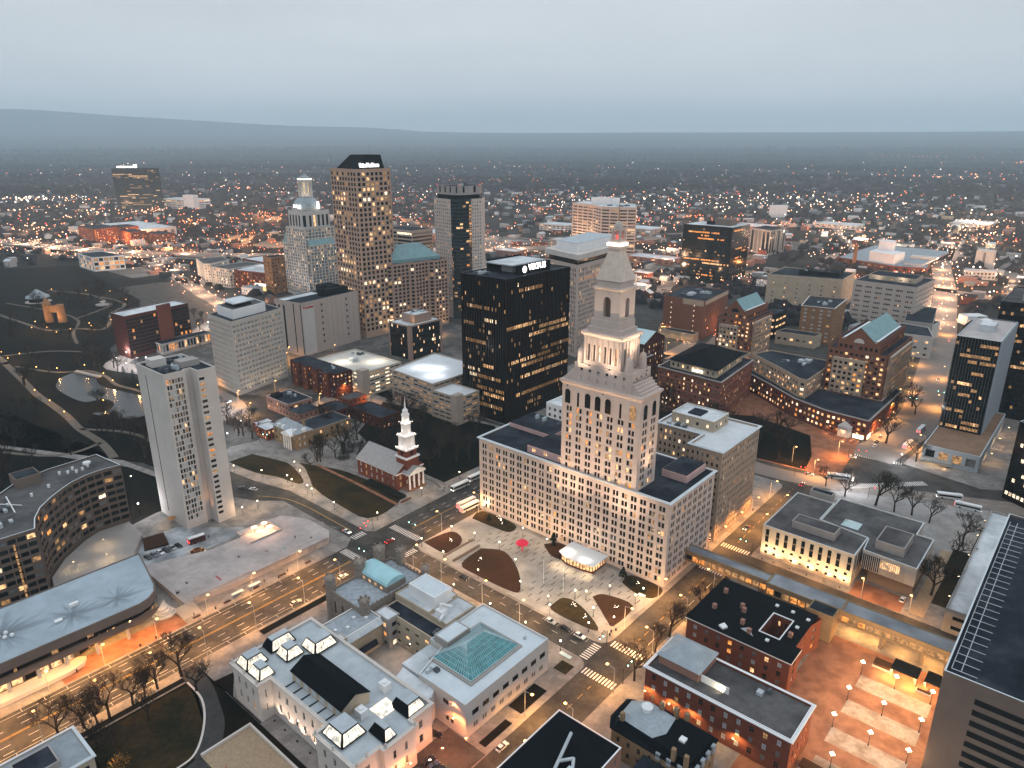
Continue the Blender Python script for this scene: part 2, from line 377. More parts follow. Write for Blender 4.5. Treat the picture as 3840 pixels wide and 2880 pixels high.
M_RBLUE = mat('weathered_slate_roof', (.30, .34, .37), .6, .15, .3, bands=(.5, .12, .85))
M_COPPER = mat('green_copper_roof', (.20, .32, .34), .55, .12, .2, bands=(.7, .1, .85))
M_COPPERL = mat('pale_copper_roof', (.34, .56, .60), .55, .1, .2)
M_BLACKG = mat('black_curtain_glass', (.003, .003, .003), .12, .3, spec=.16)
M_FIN = mat('bronze_mullion', (.014, .008, .006), .5, .2)
M_ROOFTRIM = mat('pale_coping', (.55, .60, .63), .6, .1)
# ================================================================ SETTING
M_ASPH = mat('asphalt', (.058, .053, .048), .8, .28, .6, spec=.3, second=(.034, .032, .030), sfac=.12)
M_PAVE = mat('concrete_pavement', (.24, .22, .205), .85, .18, .5, second=(.17, .155, .145), sfac=.15, grid=(1.8, .05, .82))
M_LAWN = mat('winter_grass', (.034, .023, .010), .95, .4, .5, second=(.014, .014, .007), sfac=.06)
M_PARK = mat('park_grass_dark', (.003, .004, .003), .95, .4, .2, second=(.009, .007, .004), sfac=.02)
M_MULCH = mat('mulch_bed', (.045, .022, .012), .95, .35, 1.0)
M_BRICKPAVE = mat('red_brick_paving', (.27, .125, .075), .85, .2, .8, second=(.19, .085, .05), sfac=.2)
M_PLAZA = mat('pale_plaza_paving', (.30, .285, .275), .8, .14, .5, second=(.235, .225, .215), sfac=.12, grid=(1.5, .05, .86))
M_PAINT = mat('road_paint_white', (.62, .60, .56), .7, .25, .8)
M_PAINTY = mat('road_paint_yellow', (.50, .30, .06), .7, .25, .8)
M_LAND = mat('far_land', (.013, .013, .012), .95, .4, .004, second=(.034, .031, .028), sfac=.006)
M_PATH = mat('park_path', (.13, .11, .09), .9, .2, .3)
def sheet(name, P, z, m, kind='structure', label=None, cat=None):
    mb = MB(); mb.quad(*[(*p, z) for p in P]); return single(name, mb, m, label, cat, kind=kind)
def slab(name, P, z, m, zb=0, side=None, kind='structure', label=None, cat=None):
    mb = MB().prism(P, zb, z, bot=False); return single(name, mb, m, label, cat, kind=kind)
def strip(name, pts, w, z, m, closed=False, kind='structure'):
    mb = MB(); n = len(pts); L_, R_ = [], []
    for i, p in enumerate(pts):
        p0 = pts[max(0, i - 1)]; p2 = pts[min(n - 1, i + 1)]; dx, dy = p2[0] - p0[0], p2[1] - p0[1]; l = math.hypot(dx, dy)
        L_.append((p[0] - dy / l * w / 2, p[1] + dx / l * w / 2)); R_.append((p[0] + dy / l * w / 2, p[1] - dx / l * w / 2))
    for i in range(n - 1): mb.quad((*R_[i], z), (*R_[i + 1], z), (*L_[i + 1], z), (*L_[i], z))
    return single(name, mb, m, kind=kind)
def smooth_pts(pts, k=5):
    out = []
    for i in range(len(pts) - 1):
        p0 = pts[max(0, i - 1)]; p1 = pts[i]; p2 = pts[i + 1]; p3 = pts[min(len(pts) - 1, i + 2)]
        for j in range(k):
            t = j / k
            out.append(tuple(.5 * ((2 * p1[c]) + (-p0[c] + p2[c]) * t + (2 * p0[c] - 5 * p1[c] + 4 * p2[c] - p3[c]) * t * t + (-p0[c] + 3 * p1[c] - 3 * p2[c] + p3[c]) * t ** 3) for c in (0, 1)))
    out.append(pts[-1]); return out
def rrect(a0, a1, b0, b1, r, corners='1111'):
    P = []
    for k, (ca, cb, s0) in enumerate(((a0 + r, b0 + r, 180), (a1 - r, b0 + r, 270), (a1 - r, b1 - r, 0), (a0 + r, b1 - r, 90))):
        if corners[k] == '1':
            for i in range(7): t = R(s0 + 15 * i); P.append((ca + r * math.cos(t), cb + r * math.sin(t)))
        else: P.append(((a0, b0), (a1, b0), (a1, b1), (a0, b1))[k])
    return P
# ground: one sheet, flat under the city, rising to wooded ridges far away
rs = [-60, 60, 200, 500, 900, 1500, 2200, 3000, 3800, 4600, 5600, 6600, 7800, 9000, 10400, 11800, 13200, 14600, 16000, 17500, 19000, 20500, 22000, 23500, 25000, 28000]
hn = random.Random(5)
def gz(r, t):
    """height of the land at distance r and bearing t (radians from straight ahead, + to the right)"""
    if r < 2600: return 0
    base = 470 * min(1, max(0, (r - 8000) / 13500)) ** 1.35
    u = math.degrees(t)
    ridge = 430 * max(0, min(1, (-u - 7) / 26)) ** .7 * (1 + .05 * math.sin(u * .5)) + 60 * math.exp(-((u + 9) / 6) ** 2) + 110 * math.exp(-((u + 31) / 6) ** 2)
    k = min(1, max(0, (r - 19000) / 4000)); k2 = 1
    return base + ridge * k * k * (3 - 2 * k) * (.4 + .6 * k2) + 9 * math.sin(r * .004 + t * 9) * min(1, (r - 2600) / 1500)
NA = 180; V_ = []; F_ = []
tt = [-math.pi + 2 * math.pi * i / NA for i in range(NA)]
tt = sorted(set([R(x) for x in np.linspace(-50, 50, 161)] + [R(x) for x in range(-180, 181, 10) if abs(x) > 50]))
for r in rs[1:]:
    for t in tt: V_.append((r * math.sin(t), r * math.cos(t), gz(r, t) if abs(t) < R(60) else 0))
nT = len(tt)
for i in range(len(rs) - 2):
    for j in range(nT - 1):
        q = i * nT + j; F_.append((q, q + 1, q + nT + 1, q + nT))
V_.append((0, 0, 0)); c0 = len(V_) - 1
for j in range(nT - 1): F_.append((c0, j + 1, j))
me = bpy.data.meshes.new('ground'); me.from_pydata(V_, [], [tuple(reversed(f)) if i < len(F_) - nT + 1 else f for i, f in enumerate(F_)]); me.materials.append(M_LAND); me.update()
gr = bpy.data.objects.new('ground', me); COL.objects.link(gr); gr.location.z = -.06; tag(gr, kind='structure')
# downtown asphalt, blocks as raised slabs with kerbs, paint
sheet('road', [(-1000, 10), (60, 10), (60, 300), (-20, 760), (-330, 900), (-700, 640), (-1000, 420)], 0, M_ASPH)
K = .14
slab('pavement', rrect(-228.5, -119.3, 20, 181.5, 5, '0011'), K, M_PAVE)
slab('pavement', rrect(-227.5, -119.6, 192.2, 372, 6), K, M_PAVE)
slab('pavement', rrect(-104.6, 40, 20, 268.5, 5, '0001'), K, M_PAVE)
slab('pavement', [(-104.3, 288.5), (-15, 286.5), (-15, 402), (-28, 414), (-95, 386), (-104.3, 372)], K, M_PAVE)
slab('pavement', [(-600, 20), (-251, 20), (-251, 172), (-256, 178), (-286, 178), (-314, 178), (-326, 168), (-345, 160), (-420, 146), (-600, 120)], K, M_PAVE)
slab('pavement', [(-252.5, 190), (-256, 187), (-288, 187), (-322, 187), (-346, 181), (-370, 178), (-392, 180), (-402, 196), (-398, 212), (-420, 240), (-430, 275), (-440, 300), (-420, 330), (-300, 332), (-257.5, 340)], K, M_PAVE)
slab('pavement', [(-257, 336), (-262, 480), (-345, 480), (-345, 336)], K, M_PAVE)
slab('pavement', [(-238, 386), (-100, 398), (-104, 440), (-120, 560), (-160, 640), (-230, 620), (-234, 386)], K, M_BRICKPAVE)
slab('pavement', [(-77, 444), (-36, 436), (20, 470), (20, 700), (-100, 700), (-86, 600), (-72, 520)], K, M_PAVE)
slab('pavement', [(-700, 330), (-395, 318), (-345, 345), (-345, 470), (-500, 520), (-700, 480)], K, mat('worn_lot_asphalt', (.085, .08, .075), .85, .3, .2, second=(.14, .13, .125), sfac=.05))
slab('pavement', [(-470, 262), (-520, 240), (-700, 250), (-700, 325), (-500, 320), (-444, 292)], K, mat('worn_lot_asphalt', (.085, .08, .075)))
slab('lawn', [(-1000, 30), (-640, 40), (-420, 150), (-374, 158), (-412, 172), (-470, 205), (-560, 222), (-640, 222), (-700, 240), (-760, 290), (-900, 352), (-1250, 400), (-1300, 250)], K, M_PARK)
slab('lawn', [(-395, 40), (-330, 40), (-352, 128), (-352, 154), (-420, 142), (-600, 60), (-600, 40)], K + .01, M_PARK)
sheet('lawn', smooth_pts([(-382, 200), (-370, 204.5), (-352, 206), (-328, 199.5), (-325.5, 194.6), (-341.7, 191.9), (-357, 186.5), (-382, 184)], 4), K + .02, M_LAWN)
sheet('lawn', smooth_pts([(-349, 211), (-315, 197.5), (-286, 194.5), (-265, 195.4), (-264.6, 211.5), (-274, 222), (-316, 222), (-336, 216)], 3), K + .02, M_LAWN)
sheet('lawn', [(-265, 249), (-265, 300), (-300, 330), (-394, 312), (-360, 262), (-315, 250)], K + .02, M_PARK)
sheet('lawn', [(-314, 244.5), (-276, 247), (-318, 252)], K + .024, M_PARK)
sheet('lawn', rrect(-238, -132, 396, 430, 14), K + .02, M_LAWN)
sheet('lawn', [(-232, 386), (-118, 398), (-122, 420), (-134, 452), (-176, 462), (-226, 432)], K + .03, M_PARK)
strip('path', smooth_pts([(-382, 201), (-349, 208.5), (-330, 202.5), (-312, 194), (-296, 190)]), 3.2, K + .03, M_PAVE)
strip('path', [(-338, 216), (-306, 216.3), (-265, 215)], 2, K + .035, M_BRICKPAVE)
strip('path', smooth_pts([(-262, 243), (-272, 246), (-283, 244), (-292, 250)]), 1.6, K + .03, M_PATH)
# park paths, pond
for pts, w in (([(-1100, 180), (-745, 163), (-718, 161), (-648, 155), (-604, 151), (-570, 150.5), (-537, 149), (-505, 146), (-470, 146), (-440, 142)], 5),
               ([(-700, 164), (-668, 175), (-651, 184), (-640, 199), (-612, 203), (-584, 200), (-556, 205), (-520, 208)], 3),
               ([(-1050, 300), (-990, 322), (-895, 331), (-850, 300), (-800, 278), (-780, 262), (-800, 250), (-815, 228), (-850, 222), (-1000, 210)], 4),
               ([(-990, 326), (-920, 322), (-890, 312), (-850, 262)], 3), ([(-505, 146), (-480, 162), (-455, 168), (-430, 166)], 3),
               ([(-470, 146), (-470, 120), (-520, 90)], 3), ([(-745, 166), (-730, 200), (-700, 222)], 3),
               ([(-1000, 240), (-900, 262), (-840, 262), (-790, 240), (-740, 226)], 3)):
    strip('path', smooth_pts(pts), w, K + .03, M_PATH)
M_WATER = mat('pond_water', (.012, .014, .017), .22, .2, .3, spec=.25, bump=.05)
pond = smooth_pts([(-634, 176), (-643, 190), (-632, 198), (-616, 196.5), (-590, 191), (-560, 197), (-530, 203), (-505, 196), (-498, 180), (-510, 168), (-530, 163), (-527, 172), (-540, 181), (-556, 180), (-560, 168), (-590, 165), (-614, 167), (-634, 176)], 4)[:-1]
mbp = MB(); mbp.quad(*[(*p, K + .06) for p in pond])
single('water', mbp, M_WATER, kind='structure')
# planters and beds of the tower plaza
sheet('plaza', [(-227, 193.5), (-150, 193.5), (-123, 199), (-120.2, 238), (-228, 238)], K + .02, M_PLAZA)
def bed(pts, m, h=.35, k=4):
    P = smooth_pts(pts + [pts[0]], k)[:-1]; slab('garden_bed', P, K + h, m)
bed([(-226.5, 198.5), (-224, 213), (-217, 213.5), (-212, 208), (-212, 198.5)], M_MULCH)
bed([(-202, 212), (-192, 217), (-178, 210), (-168, 200), (-169, 196), (-190, 195), (-200, 197)], M_MULCH)
bed([(-150.5, 201), (-150, 206), (-145, 207.5), (-136, 204.5), (-127, 198.5), (-137, 196.6), (-149, 197)], M_LAWN)
bed([(-141, 215), (-138, 219.6), (-125, 220.6), (-124, 205), (-128, 206), (-135, 211)], M_MULCH)
bed([(-137.5, 232), (-137, 239), (-122, 239), (-121.5, 231), (-128, 229)], M_LAWN)
bed([(-182, 234), (-178, 239), (-170, 239), (-168, 230), (-174, 229)], M_MULCH)
bed([(-225, 230), (-226, 238.5), (-204.5, 239), (-202, 232), (-211, 230.5)], M_LAWN)
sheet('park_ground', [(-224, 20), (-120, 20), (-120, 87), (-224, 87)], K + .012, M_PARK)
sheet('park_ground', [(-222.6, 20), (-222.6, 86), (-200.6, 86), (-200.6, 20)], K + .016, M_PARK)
strip('path', smooth_pts([(-228, 84), (-214, 82.6), (-204, 80), (-194, 76.5), (-186, 70), (-182, 62), (-182, 20)]), 6.5, K + .03, mat('dark_path_asphalt', (.05, .048, .046), .85, .2, .3))
sheet('lawn', smooth_pts([(-219, 49), (-219, 79.5), (-209, 79), (-197, 74.5), (-187.5, 67), (-186, 60), (-186, 47), (-200, 46), (-219, 47)], 4), K + .03, M_LAWN)
strip('path', smooth_pts([(-187.3, 46), (-187, 60), (-188.5, 67.5), (-198, 75.2), (-209, 79.9), (-220.6, 80.5)]), .7, K + .036, M_CONCL)
strip('path', [(-221, 26), (-221, 80)], .8, K + .034, M_PAVE)
sheet('lawn', [(-227, 112), (-227, 167), (-223.4, 167), (-223.4, 112)], K + .02, M_PARK)
sheet('lawn', [(-214, 86), (-213, 94), (-202, 87.6), (-184, 87.6), (-184, 87.1), (-214, 87.1)], K + .02, M_PARK)
sheet('lawn', [(-124.5, 128), (-124.5, 141), (-121.6, 141), (-121.6, 128)], K + .02, M_PARK)
sheet('lawn', [(-127.8, 146), (-127.8, 160), (-122, 160), (-122, 146)], K + .02, M_PARK)
sheet('lawn', [(-127.5, 170.5), (-127.5, 176), (-122, 176), (-122, 170.5)], K + .02, M_LAWN)
sheet('brick_plaza', [(-60, 150), (-16, 150), (-16, 256), (-60, 256)], K + .02, M_BRICKPAVE)
for b0 in (185.5, 200.5, 216.5, 232): sheet('paving_panel', [(-42, b0), (-19.5, b0), (-19.5, b0 + 7.5), (-42, b0 + 7.5)], K + .035, mat('blush_paving', (.34, .27, .225), .85, .22, .6, second=(.25, .18, .14), sfac=.18, grid=(1.2, .06, .85)))
sheet('service_yard', [(-136, 88), (-119.6, 88), (-119.6, 126), (-136, 126)], K + .02, M_ASPH)
sheet('museum_court', [(-186.5, 119.5), (-160, 119.5), (-160, 142), (-186.5, 142)], K + .02, M_PLAZA)
sheet('lawn', [(-33, 303), (-27, 303), (-27, 384), (-33, 384)], K + .02, M_LAWN)
sheet('forecourt', [(-38.5, 290), (-33.1, 290), (-33.1, 352), (-38.5, 352)], K + .02, mat('tan_gravel', (.33, .24, .16), .9, .2, 1.0))
sheet('forecourt', [(-104, 376), (-44, 352), (-28, 352), (-28, 410), (-92, 384)], K + .03, M_PLAZA)
sheet('yard', [(-61, 287.5), (-41, 287.5), (-41, 300), (-61, 300)], K + .02, M_BRICKPAVE)
# road paint
PM = MB(); PY = MB(); zp = .012
def dash(mb, a0, b0, a1, b1, w, on, off):
    L_ = math.hypot(a1 - a0, b1 - b0); ux, uy = (a1 - a0) / L_, (b1 - b0) / L_; s = 0
    while s < L_:
        e_ = min(L_, s + on); p = (a0 + ux * s, b0 + uy * s); q = (a0 + ux * e_, b0 + uy * e_)
        mb.quad((p[0] + uy * w / 2, p[1] - ux * w / 2, zp), (q[0] + uy * w / 2, q[1] - ux * w / 2, zp), (q[0] - uy * w / 2, q[1] + ux * w / 2, zp), (p[0] - uy * w / 2, p[1] + ux * w / 2, zp)); s += on + off
for x in (-240.2, -239.6): dash(PY, x, 20, x, 166, .18, 400, 1); dash(PY, x - 1, 204, x - 1, 480, .18, 400, 1)
for x in (-247.2, -243.6, -236, -232.4): dash(PM, x, 20, x, 164, .18, 3, 5)
for x in (-247.5, -244, -236.5, -233): dash(PM, x, 206, x, 470, .18, 3, 5)
for x in (-249.2, -230.8): dash(PM, x, 20, x, 130, .12, 400, 1)
for y in range(24, 150, 7): dash(PM, -251, y, -249, y, .12, 9, 9); dash(PM, -230.8, y, -229, y, .12, 9, 9)
def xwalk(a0, b0, a1, b1, w=3.2):   # ladder crossing between two kerbs
    L_ = math.hypot(a1 - a0, b1 - b0); n = int(L_ / 1.25); ux, uy = (a1 - a0) / L_, (b1 - b0) / L_
    for i in range(n):
        p = (a0 + ux * (i * 1.25 + .4), b0 + uy * (i * 1.25 + .4))
        x, y = ux * .3, uy * .3; nx, ny = -uy * w / 2, ux * w / 2
        PM.quad((p[0] - x - nx, p[1] - y - ny, zp), (p[0] + x - nx, p[1] + y - ny, zp), (p[0] + x + nx, p[1] + y + ny, zp), (p[0] - x + nx, p[1] - y + ny, zp))
xwalk(-250, 169, -230, 169.5, 4); xwalk(-250, 198.5, -230, 199, 4); xwalk(-255.5, 178.5, -255.5, 187, 4); xwalk(-225, 182, -225, 192, 3.5)
xwalk(-118.8, 177, -105, 177, 3.5); xwalk(-118.8, 196, -105, 196, 3.5); xwalk(-122.5, 182, -122.5, 192, 3.5); xwalk(-118.8, 290, -105, 290, 3.5); xwalk(-118, 266, -106, 266, 3)
xwalk(-103, 440, -76, 443, 4); xwalk(-108, 590, -84, 590, 4); xwalk(-104, 560, -80, 560, 4); xwalk(-106, 572, -82, 572, 4); xwalk(-92, 392, -60, 425, 5)
dash(PY, -112, 20, -112, 172, .18, 3, 3); dash(PY, -112, 202, -112, 262, .18, 3, 3); dash(PY, -113.5, 296, -114.5, 370, .18, 3, 3)
dash(PM, -108, 204, -108, 262, .15, 5, 3); dash(PM, -222, 187, -125, 187, .15, 3, 6)
for x in range(-218, -126, 7): dash(PM, x, 190, x, 192, .12, 9, 9)
for a in (-99, -93, -88): dash(PM, a, 450, a - 5, 556, .16, 4, 6)
for a in (-102, -96, -90): dash(PM, a, 596, a - 32, 880, .16, 4, 6)
cv = smooth_pts([(-330, 172), (-316, 180), (-300, 182.5), (-280, 182.6), (-262, 182.6)])
for i in range(len(cv) - 1): dash(PY, *cv[i], *cv[i + 1], .3, 99, 1)
dash(PM, -98, 388, -20, 428, .16, 4, 5); dash(PM, -98, 383, -20, 423, .16, 4, 5); dash(PM, -300, 176, -258, 180.5, .14, 4, 5)
# plaza slots: dark strips let into the paving
for i in range(150):
    a = -224 + (i % 17) * 6.2 + (i // 17 % 2) * 3; b = 196 + (i // 17) * 5.2
    if -204 < a < -166 and b < 216 or -152 < a < -124 and b < 222 or a < -208 and b < 215 or a > -124: continue
single('road_marking', PM, M_PAINT, kind='structure'); single('road_marking', PY, M_PAINTY, kind='structure')
SL = MB()
for r_ in range(9):
    for c_ in range(20):
        a = -208 + c_ * 4.6 + (r_ % 2) * 2.3; b = 197.5 + r_ * 4.3
        if (-205 < a < -167 and b < 215) or (-152 < a < -126 and b < 208) or (a > -143 and b > 213 and b < 222) or a > -125 or b > 234: continue
        SL.quad((a, b, K + .03), (a + .5, b, K + .03), (a + .5, b + 2.9, K + .03), (a, b + 2.9, K + .03))
single('paving_slots', SL, mat('dark_paving_slot', (.09, .08, .075), .8), kind='structure')
# raised plaza west of the main street
M_DECK = mat('plaza_deck_concrete', (.42, .37, .35), .85, .12, .3, second=(.34, .30, .285), sfac=.08, grid=(4, .02, .8))
dk = T('plaza_deck', 'pale raised concrete plaza deck beside the main street, with four round lamps in one corner', 'plaza', -262, 100)
mb = MB(); mb.prism([(-303, 100), (-262, 100), (-260.5, 130), (-259.8, 168), (-266, 173), (-284, 173), (-297, 166), (-299, 143), (-293, 142), (-293, 128), (-299, 112)], K, 2.6)
dk.part('deck', mb, M_DECK)
mb = MB()
for (x0, x1, y0, y1) in ((-262.6, -262, 104, 130), (-262.2, -260, 130, 168), (-294, -293.4, 142, 158), (-294, -283.6, 157.6, 158.2), (-284.2, -283.6, 142, 158)): mb.box(x0, x1, y0, y1, 2.62, 3.5)
dk.part('parapet', mb, M_DECK)
mb = MB()
for i in range(10): mb.box(-262 + .02, -255.5 - i * .0 - (i * .62), 96 + .01, 103.4, K + i * .24, K + i * .24 + .23)
dk.part('steps', mb, M_CONC)
for (x, y) in ((-291.3, 148.4), (-286.2, 148.4), (-291.5, 153.7), (-286.4, 153.7)):
    pass
for i in range(8): sheet('tree_pit', [(-254.6, 60 + i * 13), (-253, 60 + i * 13), (-253, 63 + i * 13), (-254.6, 63 + i * 13)], K + .02, M_MULCH)
sheet('pavement', [(-330, 100), (-303, 100), (-299, 128), (-299, 145), (-304, 150), (-330, 128)], K + .02, mat('driveway_paving', (.20, .21, .22), .8, .3, .2, second=(.38, .40, .42), sfac=.08))
sheet('brick_plaza', [(-262, 52), (-252, 52), (-252, 96), (-262, 96)], K + .03, M_BRICKPAVE)
# ================================================================ THE STONE TOWER BLOCK
def arch(t, mb_frame, wins_part, p, tx, ty, x, z0, w, h, d, k='d'):
    """a round-headed pane with its own shape"""
    nx, ny = ty, -tx; pts = []
    for s, zz in ((-.5, 0), (.5, 0)): pts.append((x + s * w, z0))
    r = w / 2
    for i in range(0, 9): a = math.pi * i / 8; pts.append((x + r * math.cos(a), z0 + h - r + r * math.sin(a)))
    P = [(p[0] + tx * u - nx * d, p[1] + ty * u - ny * d, z) for u, z in pts]
    mb = MB(); mb.quad(*P); t.part('window', mb, GLM[k])
    Q = [(p[0] + tx * u + nx * .12, p[1] + ty * u + ny * .12, z) for u, z in [(x + (u - x) * 1.16, z0 + (z - z0) * 1.04) for u, z in pts]]
    F2 = [(a_, b_, c_) for a_, b_, c_ in P]
    for i in range(1, len(P)):
        j = (i + 1) % len(P); mb_frame.quad(Q[i], Q[j], F2[j], F2[i])
tb = Bld('stone_tower_block', 'tall floodlit pink limestone tower with pyramid roof rising from a broad office block', rect(-229.5, -122, 240.6, 281.5), seed=3)
FT = dict(fh=3.55, g=1.0, t=2.2, p_=4.6, pair=2, wf=.64, gap=.07, hf=.68, zf=.15, d=.4, end=1.2, p=.035, pq=.05, mix='wwoq', dark='ddddddd')
FTr = dict(FT, p_=4.0)
tb.vol(rect(-229.5, -122, 240.6, 281.5), K, 40.3, M_STONE, M_RDARK, FT, par=.5, cop=M_ROOFTRIM, lip=.9)
FS = dict(FT, fh=3.6, g=.3, t=11, p_=5.6, p=.27, mix='wwooq', wf=.54)
tb.vol(rect(-178, -138.3, 240.3, 255.8), 40.3 - .5, 82, M_STONE, M_STONE, FS, par=0, name='tower', rname='ledge')
# arched storey and giant cornice of the shaft
fr = MB()
for x, kk in ((3.0, 'd'), (13.6, 'd'), (18.8, 'd'), (24.0, 'd'), (36.2, 'q')): arch(tb, fr, 0, (-178, 240.3), 1, 0, x, 71.6, 2.9, 6.6, -.05, kk)
for x in (8.6, 30.2):
    mb = MB(); mb.quad((-178 + x - .5, 240.24, 71), (-178 + x + .5, 240.24, 71), (-178 + x + .5, 240.24, 77.5), (-178 + x - .5, 240.24, 77.5)); tb.part('window', mb, GL_D)
for x in (4.2, 11.2): arch(tb, fr, 0, (-138.3, 240.3), 0, 1, x, 71.6, 2.9, 6.6, -.05, 'd')
tb.part('arch_surround', fr, M_STONE, kind='stuff')
mb = MB(); O = rect(-179, -137.3, 239.3, 256.8); I = rect(-178, -138.3, 240.3, 255.8)
mb.frus(I, 80.2, O, 81.6, top=False); mb.frus(O, 81.6, O, 82.4); tb.part('cornice', mb, M_STONE)
mb = MB()
for i in range(5): mb.prism(rect(-177.5 + i * 1.1, -138.8 - i * 1.1, 240.9 + i * .02, 255.4), 82.4 + i * 1.1, 82.4 + (i + 1) * 1.1)
tb.part('stepped_setback', mb, M_STONE)
F2 = dict(fh=4.0, g=.6, t=1.3, p_=4.4, wf=.3, hf=.55, d=.4, end=1.6, p=0, pq=0)
tb.vol(rect(-172, -143.2, 240.6, 255.2), 82.4, 91.2, M_STONE, M_STONE, F2, par=.8, name='upper_storey', rname='ledge')
FTm = dict(fh=12, g=1.6, t=2.4, p_=2.75, wf=.36, hf=.66, zf=.1, d=.7, end=1.2, p=.2, mix='wc')
tb.vol(rect(-167.6, -149, 240.75, 255), 90.4, 105.2, M_STONE, M_STONE, FTm, par=.6, name='temple_storey', rname='ledge')
mb = MB()
for i in range(7): mb.cyl(-166.4 + i * 2.7, 240.65, 93, 103, .42, n=8)
for i in range(6): mb.cyl(-148.9, 241.95 + i * 2.37, 93, 103, .42, n=8)
tb.part('column', mb, M_STONE, kind='stuff')
mb = MB(); O = rect(-168.6, -148, 239.7, 256); I = rect(-167.6, -149, 240.75, 255); mb.frus(I, 103.6, O, 104.8, top=False); mb.frus(O, 104.8, O, 105.6); tb.part('cornice', mb, M_STONE)
# corner finials
for a, b in ((-146.2, 242.4), (-146.2, 253.4), (-169.8, 242.2), (-169.8, 253.6)):
    mb = MB(); mb.cyl(a, b, 90.4, 95.5, 1.7, 1.5, 10); mb.ball(a, b, 95.5, 1.5, 10, 4, half=True, sz=1.3); mb.cyl(a, b, 96.6, 99, .45, .1, 6); tb.part('finial', mb, M_STONE, smooth=False)
mb = MB(); mb.prism(rect(-166.4, -150.2, 241.2, 254.2), 105.6, 107.8); mb.prism(rect(-165.4, -151.2, 241.8, 253.8), 107.8, 111); tb.part('plinth', mb, M_STONE)
# belfry with open arches
mb = MB(); A0, A1, B0, B1 = -164.2, -151.8, 242.4, 253.8
for (x0, x1, y0, y1) in ((A0, A0 + 4.4, B0, B0 + 4.2), (A1 - 4.4, A1, B0, B0 + 4.2), (A0, A0 + 4.4, B1 - 4.2, B1), (A1 - 4.4, A1, B1 - 4.2, B1)): mb.box(x0, x1, y0, y1, 111, 123.4)
for (x0, x1, y0, y1) in ((A0 + 4.4, A1 - 4.4, B0 + .02, B0 + .9), (A0 + 4.4, A1 - 4.4, B1 - .9, B1 - .02), (A0 + .02, A0 + .9, B0 + 4.2, B1 - 4.2), (A1 - .9, A1 - .02, B0 + 4.2, B1 - 4.2)):
    mb.box(x0, x1, y0, y1, 111, 112.4)
# arch heads
def head(p, tx, ty, w, zs, zt, d):
    nx, ny = ty, -tx; r = w / 2; q = lambda u, z, dd: (p[0] + tx * u - nx * dd, p[1] + ty * u - ny * dd, z); n = 8
    for i in range(n):
        t0, t1 = math.pi * i / n, math.pi * (i + 1) / n; u0, u1 = r - r * math.cos(t0), r - r * math.cos(t1); v0, v1 = zs + r * math.sin(t0), zs + r * math.sin(t1)
        mb.quad(q(u0, v0, 0), q(u1, v1, 0), q(u1, zt, 0), q(u0, zt, 0)); mb.quad(q(u0, v0, 0), q(u0, v0, d), q(u1, v1, d), q(u1, v1, 0))
head((A0 + 4.4, B0), 1, 0, A1 - A0 - 8.8, 119, 123.4, .9); head((A1, B0 + 4.2), 0, 1, B1 - B0 - 8.4, 119, 123.4, .9)
tb.part('belfry', mb, M_STONE)
tb.part('belfry_core', MB().box(A0 + 2, A1 - 2, B0 + 2, B1 - 2, 111, 123), mat('belfry_inside', (.16, .12, .09), .9))
mb = MB(); O = rect(-165, -151, 241.6, 254.6); I = rect(A0, A1, B0, B1); mb.frus(I, 123.4, O, 124.2, top=False); mb.frus(O, 124.2, O, 124.6); mb.prism(rect(-163.6, -152.4, 243, 253.2), 124.6, 127.4); tb.part('attic', mb, M_STONE)
tb.part('pyramid_roof', MB().frus(rect(-164.1, -151.9, 242.5, 253.7), 127.4, rect(-160.4, -155.6, 246, 250.3), 139.4), mat('pyramid_stone', (.60, .50, .42), .8, .15, .5, bands=(.6, .1, .85)))
mb = MB().prism(rect(-160.6, -155.4, 245.7, 250.6), 139.4, 141); tb.part('capital', mb, M_STONE)
tb.part('light_band', MB().prism(rect(-161.2, -154.8, 245.2, 251.1), 141, 142.3), plain_emit('lit_band', (1, .85, .7), 2.6))
mb = MB().prism(rect(-160.3, -155.7, 246, 250.3), 142.3, 143.6)
for x in (-159.8, -156.7):
    for y in (246.3, 249.2): mb.box(x, x + .9, y, y + .9, 143.6, 147)
mb.prism(rect(-160, -155.6, 246.1, 250.2), 147, 147.8); tb.part('lantern', mb, M_STONE)
mb = MB().ball(-157.8, 248.1, 144.4, .9, 8, 4); tb.part('beacon', mb, plain_emit('red_beacon', (1, .06, .04), 3))
tb.part('cupola', MB().ball(-157.8, 248.1, 147.8, 1.9, 12, 5, half=True, sz=1.5), mat('cupola_metal', (.45, .40, .36), .4, .1), smooth=True)
tb.part('flagpole', MB().tube((-157.8, 248.1, 150.4), (-157.8, 248.1, 158.5), .28, .12), mat('dull_brass', (.25, .17, .06), .4))
mb = MB(); mb.prism(rect(-200, -178.2, 243, 262), 39.8, 43.4); tb.part('penthouse', mb, mat('pink_penthouse', (.50, .33, .31), .85))
for x in (-197, -190, -181.5):
    for y in (0, 1.2): mb = MB(); mb.quad((x + y, 242.96, 41), (x + y + .8, 242.96, 41), (x + y + .8, 242.96, 42.6), (x + y, 242.96, 42.6)); tb.part('window', mb, LT_W)
for P_, z_ in ((rect(-228, -200, 262, 281), 42), (rect(-138.2, -126, 262, 280), 43.2)): tb.part('penthouse', MB().prism(P_, 39.9, z_), mat('pink_penthouse', (.5, .33, .31)))
for P_, z_ in ((rect(-227.6, -200.4, 262.4, 280.6), 42), (rect(-137.8, -126.4, 262.4, 279.6), 43.2), (rect(-199.6, -178.6, 243.4, 261.6), 43.4)): tb.part('roof', MB().prism(P_, z_, z_ + .3), M_RDARK)
tb.clutter(-222, -204, 265, 278, 42.3, 5); tb.done(100)
